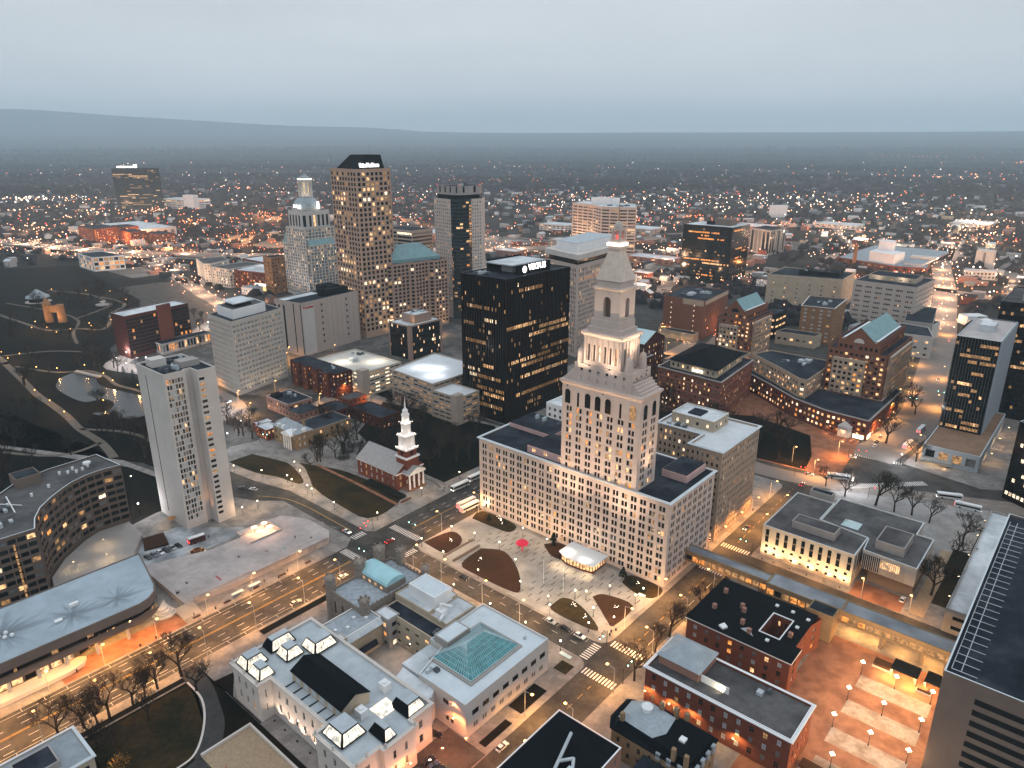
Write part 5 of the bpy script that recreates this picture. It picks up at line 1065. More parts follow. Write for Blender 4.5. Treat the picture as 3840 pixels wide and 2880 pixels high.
# windowless block with red script
wl = Bld('windowless_exchange_block', 'tall nearly windowless cream block with dark slots, black rooftop boxes and a red script sign', [(-573, 338), (-538.8, 342.6), (-548, 411), (-585, 408)], seed=53)
wl.vol(wl.P, K, 48.2, mat('cream_panel', (.40, .33, .29), .85, .06, .3), M_RDARK, None, par=.5)
mb = MB()
def onseg(p, q, f): return (p[0] + (q[0] - p[0]) * f, p[1] + (q[1] - p[1]) * f)
def slot(P, i, f, w, z0, z1, d=.12):
    p, q = P[i], P[(i + 1) % len(P)]; l = math.dist(p, q); tx, ty = (q[0] - p[0]) / l, (q[1] - p[1]) / l; c = onseg(p, q, f); nx, ny = ty * d, -tx * d
    mb.quad((c[0] - tx * w / 2 + nx, c[1] - ty * w / 2 + ny, z0), (c[0] + tx * w / 2 + nx, c[1] + ty * w / 2 + ny, z0), (c[0] + tx * w / 2 + nx, c[1] + ty * w / 2 + ny, z1), (c[0] - tx * w / 2 + nx, c[1] - ty * w / 2 + ny, z1))
for f in (.02, .17, .35): slot(wl.P, 0, f, 2.2, 2, 44)
for f in (.72, .985): slot(wl.P, 0, f, 1.1, 2, 47)
for k in range(7):
    for f in (.34, .78): slot(wl.P, 1, f, 1.6, 42 - k * 5.6, 43.8 - k * 5.6)
wl.part('window_slot', mb, GL_D, kind='stuff'); mb = MB()
for f in (.47, .55, .64, .72, .86, .93): slot(wl.P, 1, f, .35, 1, 47, .06)
wl.part('pilaster', mb, M_CONCL, kind='stuff'); mb = MB(); slot(wl.P, 1, .11, 13.6, 1, 45, .05); wl.part('pale_panel', mb, mat('pale_panel', (.5, .47, .45), .8, .05))
p, q = wl.P[1], wl.P[2]; c = onseg(p, q, .12); l = math.dist(p, q); glow_text(wl, 'Frontier', c[0] + .15, c[1], 41.6, (q[0] - p[0]) / l, (q[1] - p[1]) / l, 3.6, mat('red_script', (.42, .03, .02), .5))
wl.part('plant_room', MB().box(-577, -560, 385, 400, 47.4, 54), M_RBLACK); wl.part('plant_room', MB().box(-559, -550, 374, 402, 47.4, 53.4), M_RBLACK); wl.part('pale_deck', MB().prism([(-571, 341), (-562, 342), (-566, 380), (-577, 380)], 47.5, 47.8), M_RWHITE); wl.done()
# pale office slab with setback attic
M_PALE = mat('pale_grey_stone', (.42, .38, .34), .85, .08, .2)
wo = Bld('pale_office_block', 'pale stone office block with small paired windows and a white attic box beside the park', [(-524, 252), (-486.5, 250.3), (-499.5, 300), (-537, 302)], seed=54)
wo.vol(wo.P, K, 57, M_PALE, M_RDARK, dict(fh=3.7, g=2, t=2, p_=3.7, pair=3, wf=.62, gap=.08, hf=.42, d=.25, p=.07, mix='wwo', dark='dddmm'), par=.6)
wo.vol([(-520, 258), (-494, 256.5), (-502, 288), (-528, 290)], 56, 63.5, M_WHITE, M_RGREY, None, par=.5, name='attic'); wo.part('pergola', MB().prism([(-520, 262), (-500, 261), (-504, 280), (-524, 281)], 66, 66.6), M_RWHITE); wo.part('glass_lounge', MB().prism([(-518, 264), (-502, 263), (-505, 278), (-521, 279)], 62.9, 66), GL_D); wo.done(100)
for (x, y) in ((-486, 262), (-490, 276), (-494, 290)): spot(wo, x + 2.5, y, 1, x - 1, y, 8, 420, (1, .75, .45), 120)
dh = Bld('dark_brick_hotel', 'dark glass and red brick slab with a tall brick stair shaft beside the park', [(-650, 237), (-648, 240), (-660, 300), (-684, 300), (-672, 237)], seed=55)
dh.P = [(-672, 236), (-648, 238), (-660, 300), (-684, 298)]
dh.vol(dh.P, K, 38.5, M_BRICKD, M_RWHITE, None, par=.8, cop=M_CONCL, Fs={1: dict(fh=3.2, g=3, t=3, p_=2.2, wf=.9, hf=.8, d=.1, p=.02, mix='o', dark='d'), 0: None})
dh.part('stair_shaft', MB().prism([(-654, 268), (-652.2, 268.4), (-654.6, 281.4), (-658, 281)], K, 42), M_BRICK); dh.vol([(-654, 262), (-640, 262), (-648, 312), (-660, 312)], K, 10, M_CONC, M_RDARK, dict(fh=9, g=.4, t=1, p_=3, wf=.7, hf=.7, p=.3, mix='wo'), par=.3, name='podium_wall'); dh.done(80)
for (x, y) in ((-642, 275), (-645, 290), (-647, 305)): spot(dh, x + 4, y, 6, x + 4, y, 0, 500, (1, .6, .3), 150)
# CityPlace-like pink granite tower
cp = Bld('tall_granite_tower', 'tallest pink granite tower with square windows, black hipped crown and lit white sign', [(-627, 430), (-610, 414), (-590, 408), (-546.4, 413.5), (-546.4, 416)], seed=56)
CP = [(-622, 441), (-546.8, 416), (-565, 468), (-571, 472), (-569, 478), (-610, 512), (-640, 470)]
CP = [(-597, 425.5), (-547, 417.5), (-546, 453.5), (-552, 454.5), (-552, 462), (-602, 476)]
FCp = dict(fh=4.5, g=6, t=2.2, p_=5.3, wf=.60, hf=.64, zf=.16, d=.35, end=.6, prow=.22, p=.07, pq=.12, mix='wwwcq', dark='ddddd')
cp.vol(CP, K, 158, mat('rose_granite', (.40, .27, .20), .7, .07, .1), M_RDARK, FCp, par=.8)
I = inset(CP, 4.5); c0 = (sum(p[0] for p in I) / 6, sum(p[1] for p in I) / 6); J = [(c0[0] + (x - c0[0]) * .62, c0[1] + (y - c0[1]) * .62 + 4) for x, y in I]
cp.part('crown_roof', MB().frus(I, 157.2, J, 170), M_RBLACK); mb = MB(); 
p, q = CP[1], CP[2]; l = math.dist(p, q); tx, ty = (q[0] - p[0]) / l, (q[1] - p[1]) / l; c = onseg(p, q, .45); glow_text(cp, 'UnitedHealthcare', c[0] - ty * 1.2, c[1] + tx * 1.2, 158.6, tx, ty, 5.0, WSIGN, xs=.62)
cp.part('mast', MB().tube((c0[0], c0[1] + 4, 170), (c0[0], c0[1] + 4, 181), .25, .1), AC); cp.done(100)
# domed white skyscraper
M_WST = mat('silver_stone', (.46, .45, .43), .8, .07, .15)
dm = Bld('domed_white_skyscraper', 'pale ornate skyscraper with gabled shoulders, round dome and lit cupola left of the tallest tower', rect(-806, -748, 497, 550), seed=57)
FD = dict(fh=3.8, g=3, t=1.5, p_=4.6, pair=2, wf=.6, gap=.08, hf=.72, d=.3, p=.09, pq=.12, mix='wwc', dark='dddm')
dm.vol(rect(-806, -748, 496, 548), K, 64, M_WST, M_RDARK, FD, par=.5); dm.vol(rect(-792, -752, 493, 540), K, 84, M_WST, M_RDARK, FD, par=.5, name='shaft_wall')
dm.vol([(-790, 498), (-784, 493.5), (-758, 493.5), (-752, 499), (-752, 530), (-790, 530)], 83.6, 104, M_WST, M_RDARK, dict(fh=18, g=1, t=3, p_=6, wf=.55, hf=.8, zf=.06, d=.8, p=.15, mix='w'), par=.3, name='crown_wall')
for (x0, x1, y0, y1) in ((-806, -790, 496, 510), (-764, -748, 496, 520)): mb = MB(); xm = (x0 + x1) / 2; mb.quad((x0, y0, 64), (x1, y0, 64), (xm, y0, 76)); mb.quad((x1, y0, 64), (x1, y1 + 12, 64), (xm, y1 + 12, 76), (xm, y0, 76)); mb.quad((x0, y1 + 12, 64), (x0, y0, 64), (xm, y0, 76), (xm, y1 + 12, 76)); dm.part('gable_roof', mb, M_COPPER)
mb = MB().cyl(-771, 512, 104, 107.5, 18, n=20); dm.part('drum', mb, M_WST); dm.part('dome', MB().ball(-771, 512, 107.5, 16, 20, 6, half=True, sz=.8), mat('grey_dome', (.28, .32, .34), .5), smooth=True)
mb = MB().cyl(-771, 512, 119, 122, 8.5, n=8)
for i in range(8): t = R(22.5 + 45 * i); mb.cyl(-771 + 7 * math.cos(t), 512 + 7 * math.sin(t), 122, 136, 1.3, n=6)
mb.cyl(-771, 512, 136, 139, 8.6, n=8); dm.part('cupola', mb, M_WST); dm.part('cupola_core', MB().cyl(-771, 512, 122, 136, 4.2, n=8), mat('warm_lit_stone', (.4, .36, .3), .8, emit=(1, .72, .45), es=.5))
dm.part('cupola_light', MB().cyl(-771, 512, 139, 140.4, 8.8, n=8), plain_emit('lit_ring', (1, .93, .85), 1.8)); dm.part('cupola_roof', MB().cyl(-771, 512, 140.4, 144.4, 8, 1.6, 8).cyl(-771, 512, 144.4, 148, 1.2, .2, 6), mat('grey_dome', (.28, .32, .34)))
mb = MB()
for i in range(7): mb.box(-774 + i * 2.1, -772.4 + i * 2.1, 495.2, 495.6, 106.5, 110.6 - (i % 3) * .5)
dm.part('rooftop_sign', mb, WSIGN); mb = MB().box(-750.2, -749.8, 512, 515, 106, 114); dm.part('rooftop_sign', mb, WSIGN); dm.done(100)
for (x, y) in ((-779, 500), (-764, 500), (-757, 508)): spot(dm, x, y, 119.5, -771, 512, 130, 1200, (1, .8, .6), 80, fix=False)
for (x, y) in ((-800, 488), (-780, 485), (-765, 485), (-752, 488)): spot(dm, x, y, 1, x, 496, 60, 12000, (.95, .95, 1), 50)
# pink tower with green hip roof
gh = Bld('green_roof_tower', 'pink precast tower with square windows and faceted green copper hip roof', [(-550, 447), (-542, 447), (-541, 456), (-536.5, 472), (-536.5, 490), (-531.5, 494), (-531.5, 513), (-575, 516), (-575, 447)], seed=58)
GH = [(-572, 447), (-547, 446), (-542, 450), (-540, 470), (-536.5, 474), (-536.5, 492), (-531.5, 496), (-531.5, 514), (-575, 516)]
gh.vol(GH, K, 68.5, mat('rose_precast', (.34, .23, .18), .8, .07, .1), M_RDARK, dict(fh=3.75, g=3, t=1.6, p_=4.4, wf=.64, hf=.62, d=.35, end=.5, p=.12, pq=.06, mix='wwc', dark='dddd'), par=.8, lip=0)
I = [(-568, 452), (-549, 452), (-544, 470), (-541, 492), (-537, 509), (-568, 511)]; c0 = (-556, 482); gh.part('crown_roof', MB().frus(I, 68, I, 71, top=False).frus(inset(I, -.3), 71, [(c0[0] + (x - c0[0]) * .3, c0[1] + (y - c0[1]) * .5) for x, y in I], 84), M_COPPER); gh.done(100)
for (x, y) in ((-540, 446), (-528, 505), (-530, 480)): spot(gh, x + 3, y - 2, 2, x - 2, y, 8, 900, (1, .65, .3), 140)
# white and glass tower
M_H21 = mat('pale_precast', (.52, .46, .42), .8, .06, .1); hb = Bld('white_and_glass_tower', 'slim tower with pale gridded corners and a dark glass bay between them', rect(-590, -530, 528, 580), seed=59)
s_ = .9465  # plan measured at the roof level
HP = [(-589, 532.5), (-542.5, 531), (-536, 549), (-530, 553), (-529, 563.5), (-536, 578), (-580, 582)]
HP = [(-574, 538), (-541, 532.5), (-534.5, 536.5), (-532.5, 548), (-533, 552), (-530.5, 566), (-545, 586), (-574, 582)]
FW = dict(fh=3.6, g=9, t=1.5, p_=3.4, wf=.42, hf=.42, d=.25, p=.06, pq=.1, mix='wo', dark='ddmm'); FGl = dict(fh=3.6, g=9, t=1.5, p_=3.4, wf=.94, hf=.72, zf=.1, d=.15, end=.1, p=.05, mix='wo', dark='d')
hb.vol(HP, K, 125.4, M_H21, M_RDARK, FW, par=.5, Fs={1: FGl, 2: FGl, 3: FGl}); Q = [(x + (-552 - x) * .12, y + (560 - y) * .12) for x, y in HP]
hb.vol([(-543.5, 532.6), (-541, 532.2), (-534.2, 536.3), (-532.1, 548), (-532.6, 552.2), (-536, 553), (-540, 545)], K, 125.9, mat('slate_glass', (.02, .035, .04), .2, .2, spec=.35), None, dict(FGl, hf=.5, p=.05, pq=.05, minlen=2), par=0, name='glass_bay')
hb.part('dark_storey', MB().prism(Q, 125, 129.5), M_BLACKG); hb.vol(Q, 129.5, 138.5, mat('grey_precast', (.32, .30, .29), .8), M_RDARK, dict(fh=8, g=.6, t=.6, p_=9, wf=.28, hf=.8, p=0, dark='d', minlen=6), par=.6, name='crown_wall')
mb = MB()
for (x, y) in ((Q[0]), (Q[2]), (Q[5]), (Q[6])): mb.ball(x, y, 139.2, .45, 6, 4)
hb.part('beacon', mb, plain_emit('red_beacon', (1, .06, .04), 3)); hb.clutter(-560, -545, 550, 570, 138, 4, 5); hb.done(100)
st = Bld('striped_office_block', 'striped office block with dark window bands just right of the tallest tower', rect(-640, -598, 585, 630), seed=60)
st.vol([(-690, 560), (-640, 563), (-640, 596), (-690, 596)], K, 84, M_GAR, M_RDARK, dict(fh=4.4, g=4, t=2, p_=30, wf=.96, hf=.55, d=.3, end=.3, p=.03), par=.5); st.done(40)
ct2 = Bld('concrete_office_tower', 'wide tan concrete office tower with folded front and dark window bands behind the stone spire', rect(-776, -640, 1020, 1120), seed=61)
z_ = 80; CT = [(-776, 1067), (-748, 1090), (-684, 1027), (-655, 1034), (-635, 1053), (-686, 1126), (-797, 1124)]
CT = [(-777, 1066), (-722, 1052), (-690, 1028), (-660, 1036), (-636, 1053), (-680, 1120), (-790, 1122)]
ct2.vol(CT, 0, 80, mat('tan_concrete', (.44, .37, .32), .8, .06), M_RWHITE, dict(fh=5.1, g=4, t=3, p_=13, wf=.86, hf=.45, d=.8, end=1, p=.07, mix='wq', dark='d', minlen=10), par=1); ct2.vol(rect(-740, -700, 1070, 1100), 79, 90, M_WHITE, M_RWHITE, None, par=.5, name='penthouse'); ct2.clutter(-700, -660, 1050, 1080, 79, 5, 9); ct2.done(60, far=False)
ws = Bld('pale_grid_tower', 'pale concrete grid tower with an overhanging white crown behind the stone spire', rect(-404, -352, 509, 585), seed=62)
WSP = [(-402, 512), (-358, 502), (-353, 500), (-365, 590), (-410, 590)]
WSP = [(-399, 511), (-355, 497), (-366, 590), (-414, 590)]
ws.vol(WSP, K, 82, mat('tan_precast', (.48, .39, .34), .8, .06), M_RDARK, dict(fh=3.9, g=3, t=3, p_=2.5, wf=.5, hf=.72, zf=.12, d=.4, end=2, prow=.2, p=.06, pq=.06, mix='wwoq', dark='ddm'), par=0)
Q = inset(WSP, -2); ws.part('dark_storey', MB().prism(inset(WSP, 1.5), 82, 86.5), M_BLACKG); ws.part('crown', MB().prism(Q, 86.5, 91), M_CONCL); ws.part('white_attic', MB().prism(inset(WSP, 7), 91, 98), M_WHITE); ws.part('attic_roof', MB().prism(inset(WSP, 7.3), 98, 98.4), mat('blue_grey_roof', (.4, .44, .47))); ws.done(100)
for f in (.1, .9): c = onseg(WSP[0], WSP[1], f); spot(ws, c[0], c[1] - 1, 83, c[0], c[1] + 1, 86, 1500, (1, .6, .25), 120, fix=False)
thn = Bld('thin_stair_tower', 'thin tan tower with two vertical rows of lit windows left of the grid tower', rect(-545, -530, 700, 722)); thn.vol([(-546, 702), (-533, 700), (-531, 722), (-546, 722)], 0, 69, mat('tan_precast', (.48, .39, .34)), M_CONCL, None, par=.3); mb = MB()
for i in range(18): z = 8 + i * 3.3; mb.quad((-541.5, 701.1, z), (-540.3, 701, z), (-540.3, 701, z + 1.8), (-541.5, 701.1, z + 1.8)); mb.quad((-532.3, 705, z), (-532.2, 706.2, z), (-532.2, 706.2, z + 1.8), (-532.3, 705, z + 1.8))
thn.part('stair_window', mb, LT_W, kind='stuff'); thn.done()
ab_ = Bld('black_glass_block', 'black glass office block with amber lit floors and a pale roof right of the spire', rect(-473, -402, 907, 962), seed=63)
ab_.vol([(-473, 907), (-402, 907), (-402, 962), (-473, 962)], 0, 76, M_BLACKG, M_RWHITE, dict(fh=4, g=4, t=3, p_=2.4, wf=.9, hf=.5, d=.05, end=1, prow=.45, p=.02, mix='oowo', dark='d'), par=.5); ab_.part('plant_room', MB().box(-436, -414, 925, 945, 75.4, 84), M_CONCB); ab_.part('plant_room', MB().box(-448, -437, 925, 940, 75.4, 80), M_RBLACK); ab_.done(100)
gs = Bld('grey_finned_block', 'small grey office block with pale fins right of the black glass block', [(-501, 1241), (-467, 1208), (-475, 1268)]); GS = [(-510, 1225), (-467, 1205), (-462, 1260), (-505, 1275)]; gs.vol(GS, 0, 42, M_CONC, M_RDARK, dict(fh=36, g=3, t=2, p_=9, wf=.7, hf=.95, zf=.02, d=.8, p=0), par=.5); gs.done(20)
# brick hotel with black hip roof
hr = Bld('brick_hotel_black_roof', 'red brick hotel block with stone bands and a big black hip roof', [(-242, 441), (-191, 434.5), (-196, 485), (-247, 500)], seed=64)
HR = [(-241, 440), (-190.5, 435), (-196, 500), (-245, 505)]
FHr = dict(fh=3.7, g=.8, t=2.4, p_=3.3, wf=.36, hf=.5, d=.3, p=.26, pq=.1, mix='wwc', dark='ddmm')
hr.vol(HR, K, 28.6, mat('hotel_brick', (.19, .075, .05), .85, .12, .3, bands=(7.4, .12, 1.7)), M_RDARK, FHr, par=1.0, cop=M_CONC, lip=.6); PP = inset(HR, 6.5); hr.vol(PP, 27.8, 33.5, M_BEIGE, None, dict(fh=4, g=.6, t=.6, p_=4, wf=.4, hf=.5, p=.5, mix='w'), par=0, name='attic_wall'); hr.hip(PP, 33.5, 41, M_RBLACK, eave=1.4)
mb = MB(); c = onseg(PP[0], PP[1], .62); mb.box(c[0] - 4, c[0] + 4, c[1] - 1.4, c[1] - 1, 29.4, 31); hr.part('lit_panel', mb, plain_emit('lit_panel', (1, .9, .7), 4)); hr.done(100)
oh = Bld('old_brick_hall', 'old dark brick hall with pale blue gabled roof just right of the spire', rect(-262, -238, 448, 470), seed=65); oh.P = rect(-300, -262, 478, 510); oh.vol(rect(-290, -262, 440, 468), K, 27, M_BRICKD, M_RDARK, dict(FHr, p=.15), par=.8, cop=M_CONC, lip=.8); oh.vol(rect(-300, -270, 468.01, 500), K, 34, M_BRICKD, None, FHr, par=0, name='hall_wall')
mb = MB(); mb.quad((-301, 467, 33.8), (-269, 467, 33.8), (-269, 484, 41), (-301, 484, 41)); mb.quad((-269, 501, 33.8), (-301, 501, 33.8), (-301, 484, 41), (-269, 484, 41)); oh.part('gable_roof', mb, mat('pale_blue_roof', (.42, .55, .58), .6)); mb = MB(); mb.quad((-270, 468, 34), (-270, 500, 34), (-270, 484, 40.8)); oh.part('gable', mb, M_BRICKD); oh.done(80)
bx = Bld('brown_brick_box', 'plain brown brick box with beige top corner and dark roof plant', [(-343, 627.6), (-298, 623), (-303, 690), (-350, 692)], seed=66)
BX = [(-343, 628), (-298.5, 628), (-306, 695), (-352, 692)]; bx.vol(BX, 0, 37.5, mat('brown_brick', (.22, .10, .065), .85, .1, .4), M_RDARK, None, par=.8); mb = MB()
for k in range(6): slot(BX, 0, .2, .7, 31 - k * 5, 32.2 - k * 5); slot(BX, 0, .75, .7, 31 - k * 5, 32.2 - k * 5)
bx.part('window', mb, LT_C, kind='stuff'); mb = MB(); slot(BX, 0, .72, 22, 32, 37.4, .1); slot(BX, 1, .5, 66, 33.5, 37.3, .1); bx.part('beige_panel', mb, M_BEIGE)
mb = MB()
for i in range(14): slot(BX, 1, .06 + i * .068, .8, 1, 33, .05)
bx.part('window_slot', mb, GL_D, kind='stuff'); bx.clutter(-338, -310, 640, 680, 36.8, 9, 7); bx.vol([(-338, 612), (-300, 612), (-300, 622), (-338, 622)], 0, 8, M_BEIGE, M_RDARK, None, par=.5, name='dock_wall'); bx.done()
for x in (-334, -322, -310, -302): spot(bx, x, 609, 7, x, 606, 0, 1600, (1, .62, .28), 160)
# twin brick towers with copper gables
def state(t_, label, a0, a1, b0, b1, H, seed):
    s = Bld('gabled_brick_tower', label, rect(a0, a1, b0, b1), seed=seed); Fx = dict(fh=3.55, g=1.5, t=1.2, p_=3.5, wf=.56, hf=.52, d=.4, end=.5, prow=.1, p=.24, pq=.12, mix='wwoc', dark='ddddm')
    rb_ = mat('tower_brick', (.20, .085, .055), .85, .1, .3); w = a1 - a0
    s.vol(rect(a0, a1, b0, b1), K, H - 8, rb_, M_RDARK, Fx, par=.6); s.vol(rect(a0 + w * .12, a0 + w * .68, b0 - 2.6, b0 - .02), K, H - 14, mat('stone_grid', (.40, .29, .21), .8, .08), M_CONCL, dict(Fx, wf=.6, hf=.55), par=.2, name='bay_wall')
    s.vol(rect(a1 + .02, a1 + 2, b0 + 6, b1 - 6), K, H - 10, mat('stone_grid', (.4, .29, .21)), M_CONCL, dict(Fx, wf=.6), par=.2, name='bay_wall')
    s.vol(rect(a0 + w * .14, a1 - w * .14, b0 + 1.5, b1 - 3), H - 8.6, H, rb_, M_RDARK, dict(fh=3.6, g=.4, t=3.6, p_=3.4, wf=.55, hf=.5, d=.3, p=.05), par=.5, name='upper_wall')
    g0, g1 = a0 + w * .26, a1 - w * .26; gm = (g0 + g1) / 2; mb = MB(); yb = b0 + 1.4; ye = b1 - 4
    mb.quad((g0, yb, H), (g1, yb, H), (gm, yb, H + 8)); s.part('gable', mb, rb_); mb = MB(); mb.quad((g1, ye, H), (g0, ye, H), (gm, ye, H + 8)); s.part('gable', mb, rb_)
    mb = MB(); mb.quad((g1 + .8, yb - .3, H - .5), (g1 + .8, ye, H - .5), (gm, ye, H + 8.2), (gm, yb - .3, H + 8.2)); mb.quad((g0 - .8, ye, H - .5), (g0 - .8, yb - .3, H - .5), (gm, yb - .3, H + 8.2), (gm, ye, H + 8.2)); s.part('copper_roof', mb, M_COPPER)
    mb = MB(); mb.quad(*[(gm + 3.4 * math.cos(math.pi * i / 10), yb - .06, H - 2.6 + 3.2 * math.sin(math.pi * i / 10)) for i in range(11)]); s.part('arched_window', mb, GL_D if seed == 67 else M_CONCL)
    mb = MB().box(g1 + .8, g1 + 2.2, yb, ye, H - .9, H - .4).box(g0 - 2.2, g0 - .8, yb, ye, H - .9, H - .4); s.part('gutter', mb, M_WHITE); s.done(100); return s
state(1, 'brick tower with green copper gable and big round-headed window, farther of two gabled towers', -262, -232, 577, 625, 46, 67)
s2 = state(2, 'brick tower with green copper gable beside the wide avenue, nearer of two gabled towers', -148, -110, 512, 580, 53, 68)
pd = Bld('curved_arcade_building', 'long stepped brick and stone arcade building with curved front before the gabled towers', [(-170, 471), (-132, 465), (-104, 465), (-103.5, 540)], seed=69)
PD = [(-190, 520), (-172, 494), (-150, 476), (-131, 467), (-104, 465), (-104, 545), (-150, 511.9), (-148.2, 530), (-190, 560)]
PD = [(-215, 520), (-180, 496), (-155, 477), (-131, 467), (-104, 465), (-103.5, 540), (-108, 545), (-108, 509), (-149, 509), (-150, 545), (-205, 545)]
FPd = dict(fh=4, g=1, t=2, p_=3.4, wf=.55, hf=.5, d=.4, p=.4, pq=.1, mix='wwoc', dark='ddm', minlen=4)
pd.vol(PD, K, 14.4, M_BRICK, M_RDARK, FPd, par=.9, cop=M_CONC, lip=.7)
pd.vol([(-205, 521), (-178, 501), (-156, 483), (-150, 482), (-150, 540), (-198, 540)], 13.4, 27, mat('stone_grid', (.4, .29, .21)), M_RDARK, FPd, par=.7, name='upper_wall'); pd.clutter(-190, -158, 505, 535, 26.3, 6, 6)
pd.part('entrance_gable', MB().prism([(-121, 463.4), (-115, 462.6), (-113, 466), (-120, 467)], K, 7).frus([(-121.6, 463), (-114.6, 462), (-112.6, 466), (-120.6, 467.4)], 7, [(-118, 464), (-117, 464), (-117, 465), (-118, 465)], 10.4), M_CONCL)
mb = MB().box(-112, -105.4, 464.6, 464.95, .8, 3.4); mb.box(-103.95, -103.6, 467, 474, .8, 3.4); pd.part('shop_window', mb, plain_emit('shop_light', (1, .85, .6), 3)); pd.done(100)
for (x, y) in ((-109, 462), (-118, 461), (-126, 463.5), (-102, 470), (-101.5, 480), (-101.5, 492), (-101.5, 505), (-101.5, 518)): spot(pd, x, y, 5.5, x + .3, y - .6, 0, 1300, (1, .5, .2), 160)
sa = Bld('stone_arch_building', 'narrow pale stone building with three tall dark arches beside the black-roofed brick hotel', rect(-236, -212, 524, 550), seed=70); sa.vol(rect(-236, -214, 505, 540), K, 22, mat('stone_grid', (.4, .29, .21)), M_RDARK, dict(fh=3.6, g=9, t=1.5, p_=3.4, wf=.5, hf=.5, p=.35, mix='wo'), par=.8); mb = MB()
for i in range(3): mb.quad((-232 + i * 5.5, 504.9, 3), (-229 + i * 5.5, 504.9, 3), (-229 + i * 5.5, 504.9, 12), (-232 + i * 5.5, 504.9, 12))
sa.part('arched_window', mb, GL_D); sa.done(60)
# right-hand office slabs
gt = Bld('black_glass_slab', 'black glass slab tower with pale ribbed side and satellite dish by the wide avenue', rect(-70.5, -47.6, 496, 562), seed=71)
FGt = dict(fh=3.6, g=3, t=2.5, p_=1.6, wf=.88, hf=.55, d=.05, end=.4, prow=.5, p=.03, pq=.08, mix='qqwq', dark='d', minlen=4)
gt.vol(rect(-70.5, -47.6, 496, 562), K, 69.3, M_BLACKG, mat('pale_gravel_roof', (.42, .38, .37), .8, .15), dict(FGt), par=.5, cop=M_ROOFTRIM, Fs={1: dict(fh=3.4, g=3, t=1, p_=1.7, wf=.42, hf=.6, d=.3, end=.3, p=0, dark='dm')}); mb = MB()
for i in range(20): y = 497.5 + i * 3.35; mb.box(-47.58, -46.9, y - .5, y + .5, 3, 69)
gt.part('rib', mb, mat('silver_rib', (.42, .46, .50), .45, .05), kind='stuff'); mb = MB()
for i in range(15): x = -70.2 + i * 1.6; mb.box(x - .07, x + .07, 495.7, 495.98, 3, 69)
gt.part('mullion', mb, mat('grey_mullion', (.10, .12, .13), .4), kind='stuff')
gt.part('satellite_dish', MB().ball(-62, 538, 72, 3.4, 12, 5, sz=.5), M_WHITE); gt.part('plant_room', MB().box(-63, -55, 520, 534, 68.5, 73), M_RWHITE); gt.done(100)
gp = Bld('grey_podium', 'grey stone podium with glowing entrance at the foot of the black glass slab', [(-70.7, 458), (-41, 458), (-41, 560), (-72, 560)], seed=72)
gp.vol([(-70.6, 457), (-41.5, 457), (-41.5, 548), (-70.6, 548)], K, 10.5, mat('blue_grey_stone', (.34, .36, .37), .7, .1), mat('brown_gravel_roof', (.24, .15, .10), .95, .2), dict(fh=8.2, g=.6, t=1.2, p_=7, wf=.7, hf=.6, d=.8, p=.3, mix='q', dark='dm'), par=.7, cop=M_ROOFTRIM); gp.part('lit_canopy', MB().box(-70, -54, 452.4, 456.9, 3, 3.5), M_CONC); gp.done(40)
for x in (-68, -64, -60, -56): spot(gp, x, 454, 2.8, x, 453, 0, 500, (1, .6, .22), 160)
for (x, y) in ((-38.5, 480), (-38.5, 510), (-37, 535)): spot(gp, x, y, 6, x, y, 0, 1800, (1, .58, .25), 160)
g3 = Bld('dark_office_tower', 'dark glass office tower with grey roof behind the ribbed slab at the right edge', rect(-66, -20, 560, 620), seed=73); g3.vol(rect(-60, 0, 572, 640), 0, 80, M_BLACKG, M_RGREY, dict(FGt, mix='wq', prow=.3), par=.8); g3.part('plant_room', MB().box(-50, -10, 585, 610, 79, 83), M_CONC); g3.done(100)
g4 = Bld('dark_banded_building', 'dark building with rows of white lit windows at the far right edge', rect(-25, 30, 412, 500), seed=74); g4.vol([(-26, 432), (20, 404), (40, 470), (-8, 480)], 0, 44, M_BLACKG, M_RDARK, dict(fh=3.9, g=2, t=2, p_=2.2, wf=.7, hf=.5, d=.1, prow=.9, p=.1, mix='cc', dark='d'), par=.6, cop=M_ROOFTRIM); g4.done(100)
# mid-distance right
wb2 = Bld('pale_window_block', 'pale beige block with rows of small grouped windows beyond the gabled towers', [(-228, 850), (-166, 850), (-152, 790), (-150, 900)], seed=75)
WP = [(-222, 815), (-152.5, 786), (-148, 850), (-215, 880)]; WP = [(-213, 790), (-153, 786), (-150, 850), (-210, 860)]
wb2.vol(WP, 0, 46, mat('pale_block', (.46, .39, .35), .85, .06), M_RDARK, dict(fh=5.0, g=3, t=2.5, p_=10, pair=4, wf=.62, gap=.04, hf=.36, d=.5, prow=.06, p=.01, mix='w', dark='d'), par=.8); wb2.vol([(-205, 812), (-160, 810), (-160, 840), (-205, 845)], 45, 50, M_BEIGE, M_RDARK, dict(fh=4, g=.5, t=.5, p_=9, wf=.15, hf=.3, p=.1), par=.4, name='penthouse')
for x in (-196, -172): spot(wb2, x, 806, 48, x, 811, 49, 400, (1, .85, .7), 140)
wb2.vol([(-158, 742), (-132, 740), (-128, 785), (-150, 785)], 0, 16, M_CONCL, M_RDARK, None, par=.8, name='annex_wall'); wb2.done(100)
lm = Bld('avenue_shop_block', 'long low pale block with black roof along the far avenue', [(-150, 692), (-116, 697), (-130, 833), (-160, 830)]); lm.vol([(-150, 694), (-116, 697), (-128, 735), (-152, 738)], 0, 20, M_CONCL, M_RDARK, dict(fh=5, g=1, t=2, p_=8, wf=.3, hf=.3, p=.3), par=.9); lm.vol([(-152, 750), (-128, 752), (-140, 830), (-165, 828)], 0, 20, M_CONC, M_RDARK, None, par=.9, name='wing_wall'); lm.done(30)
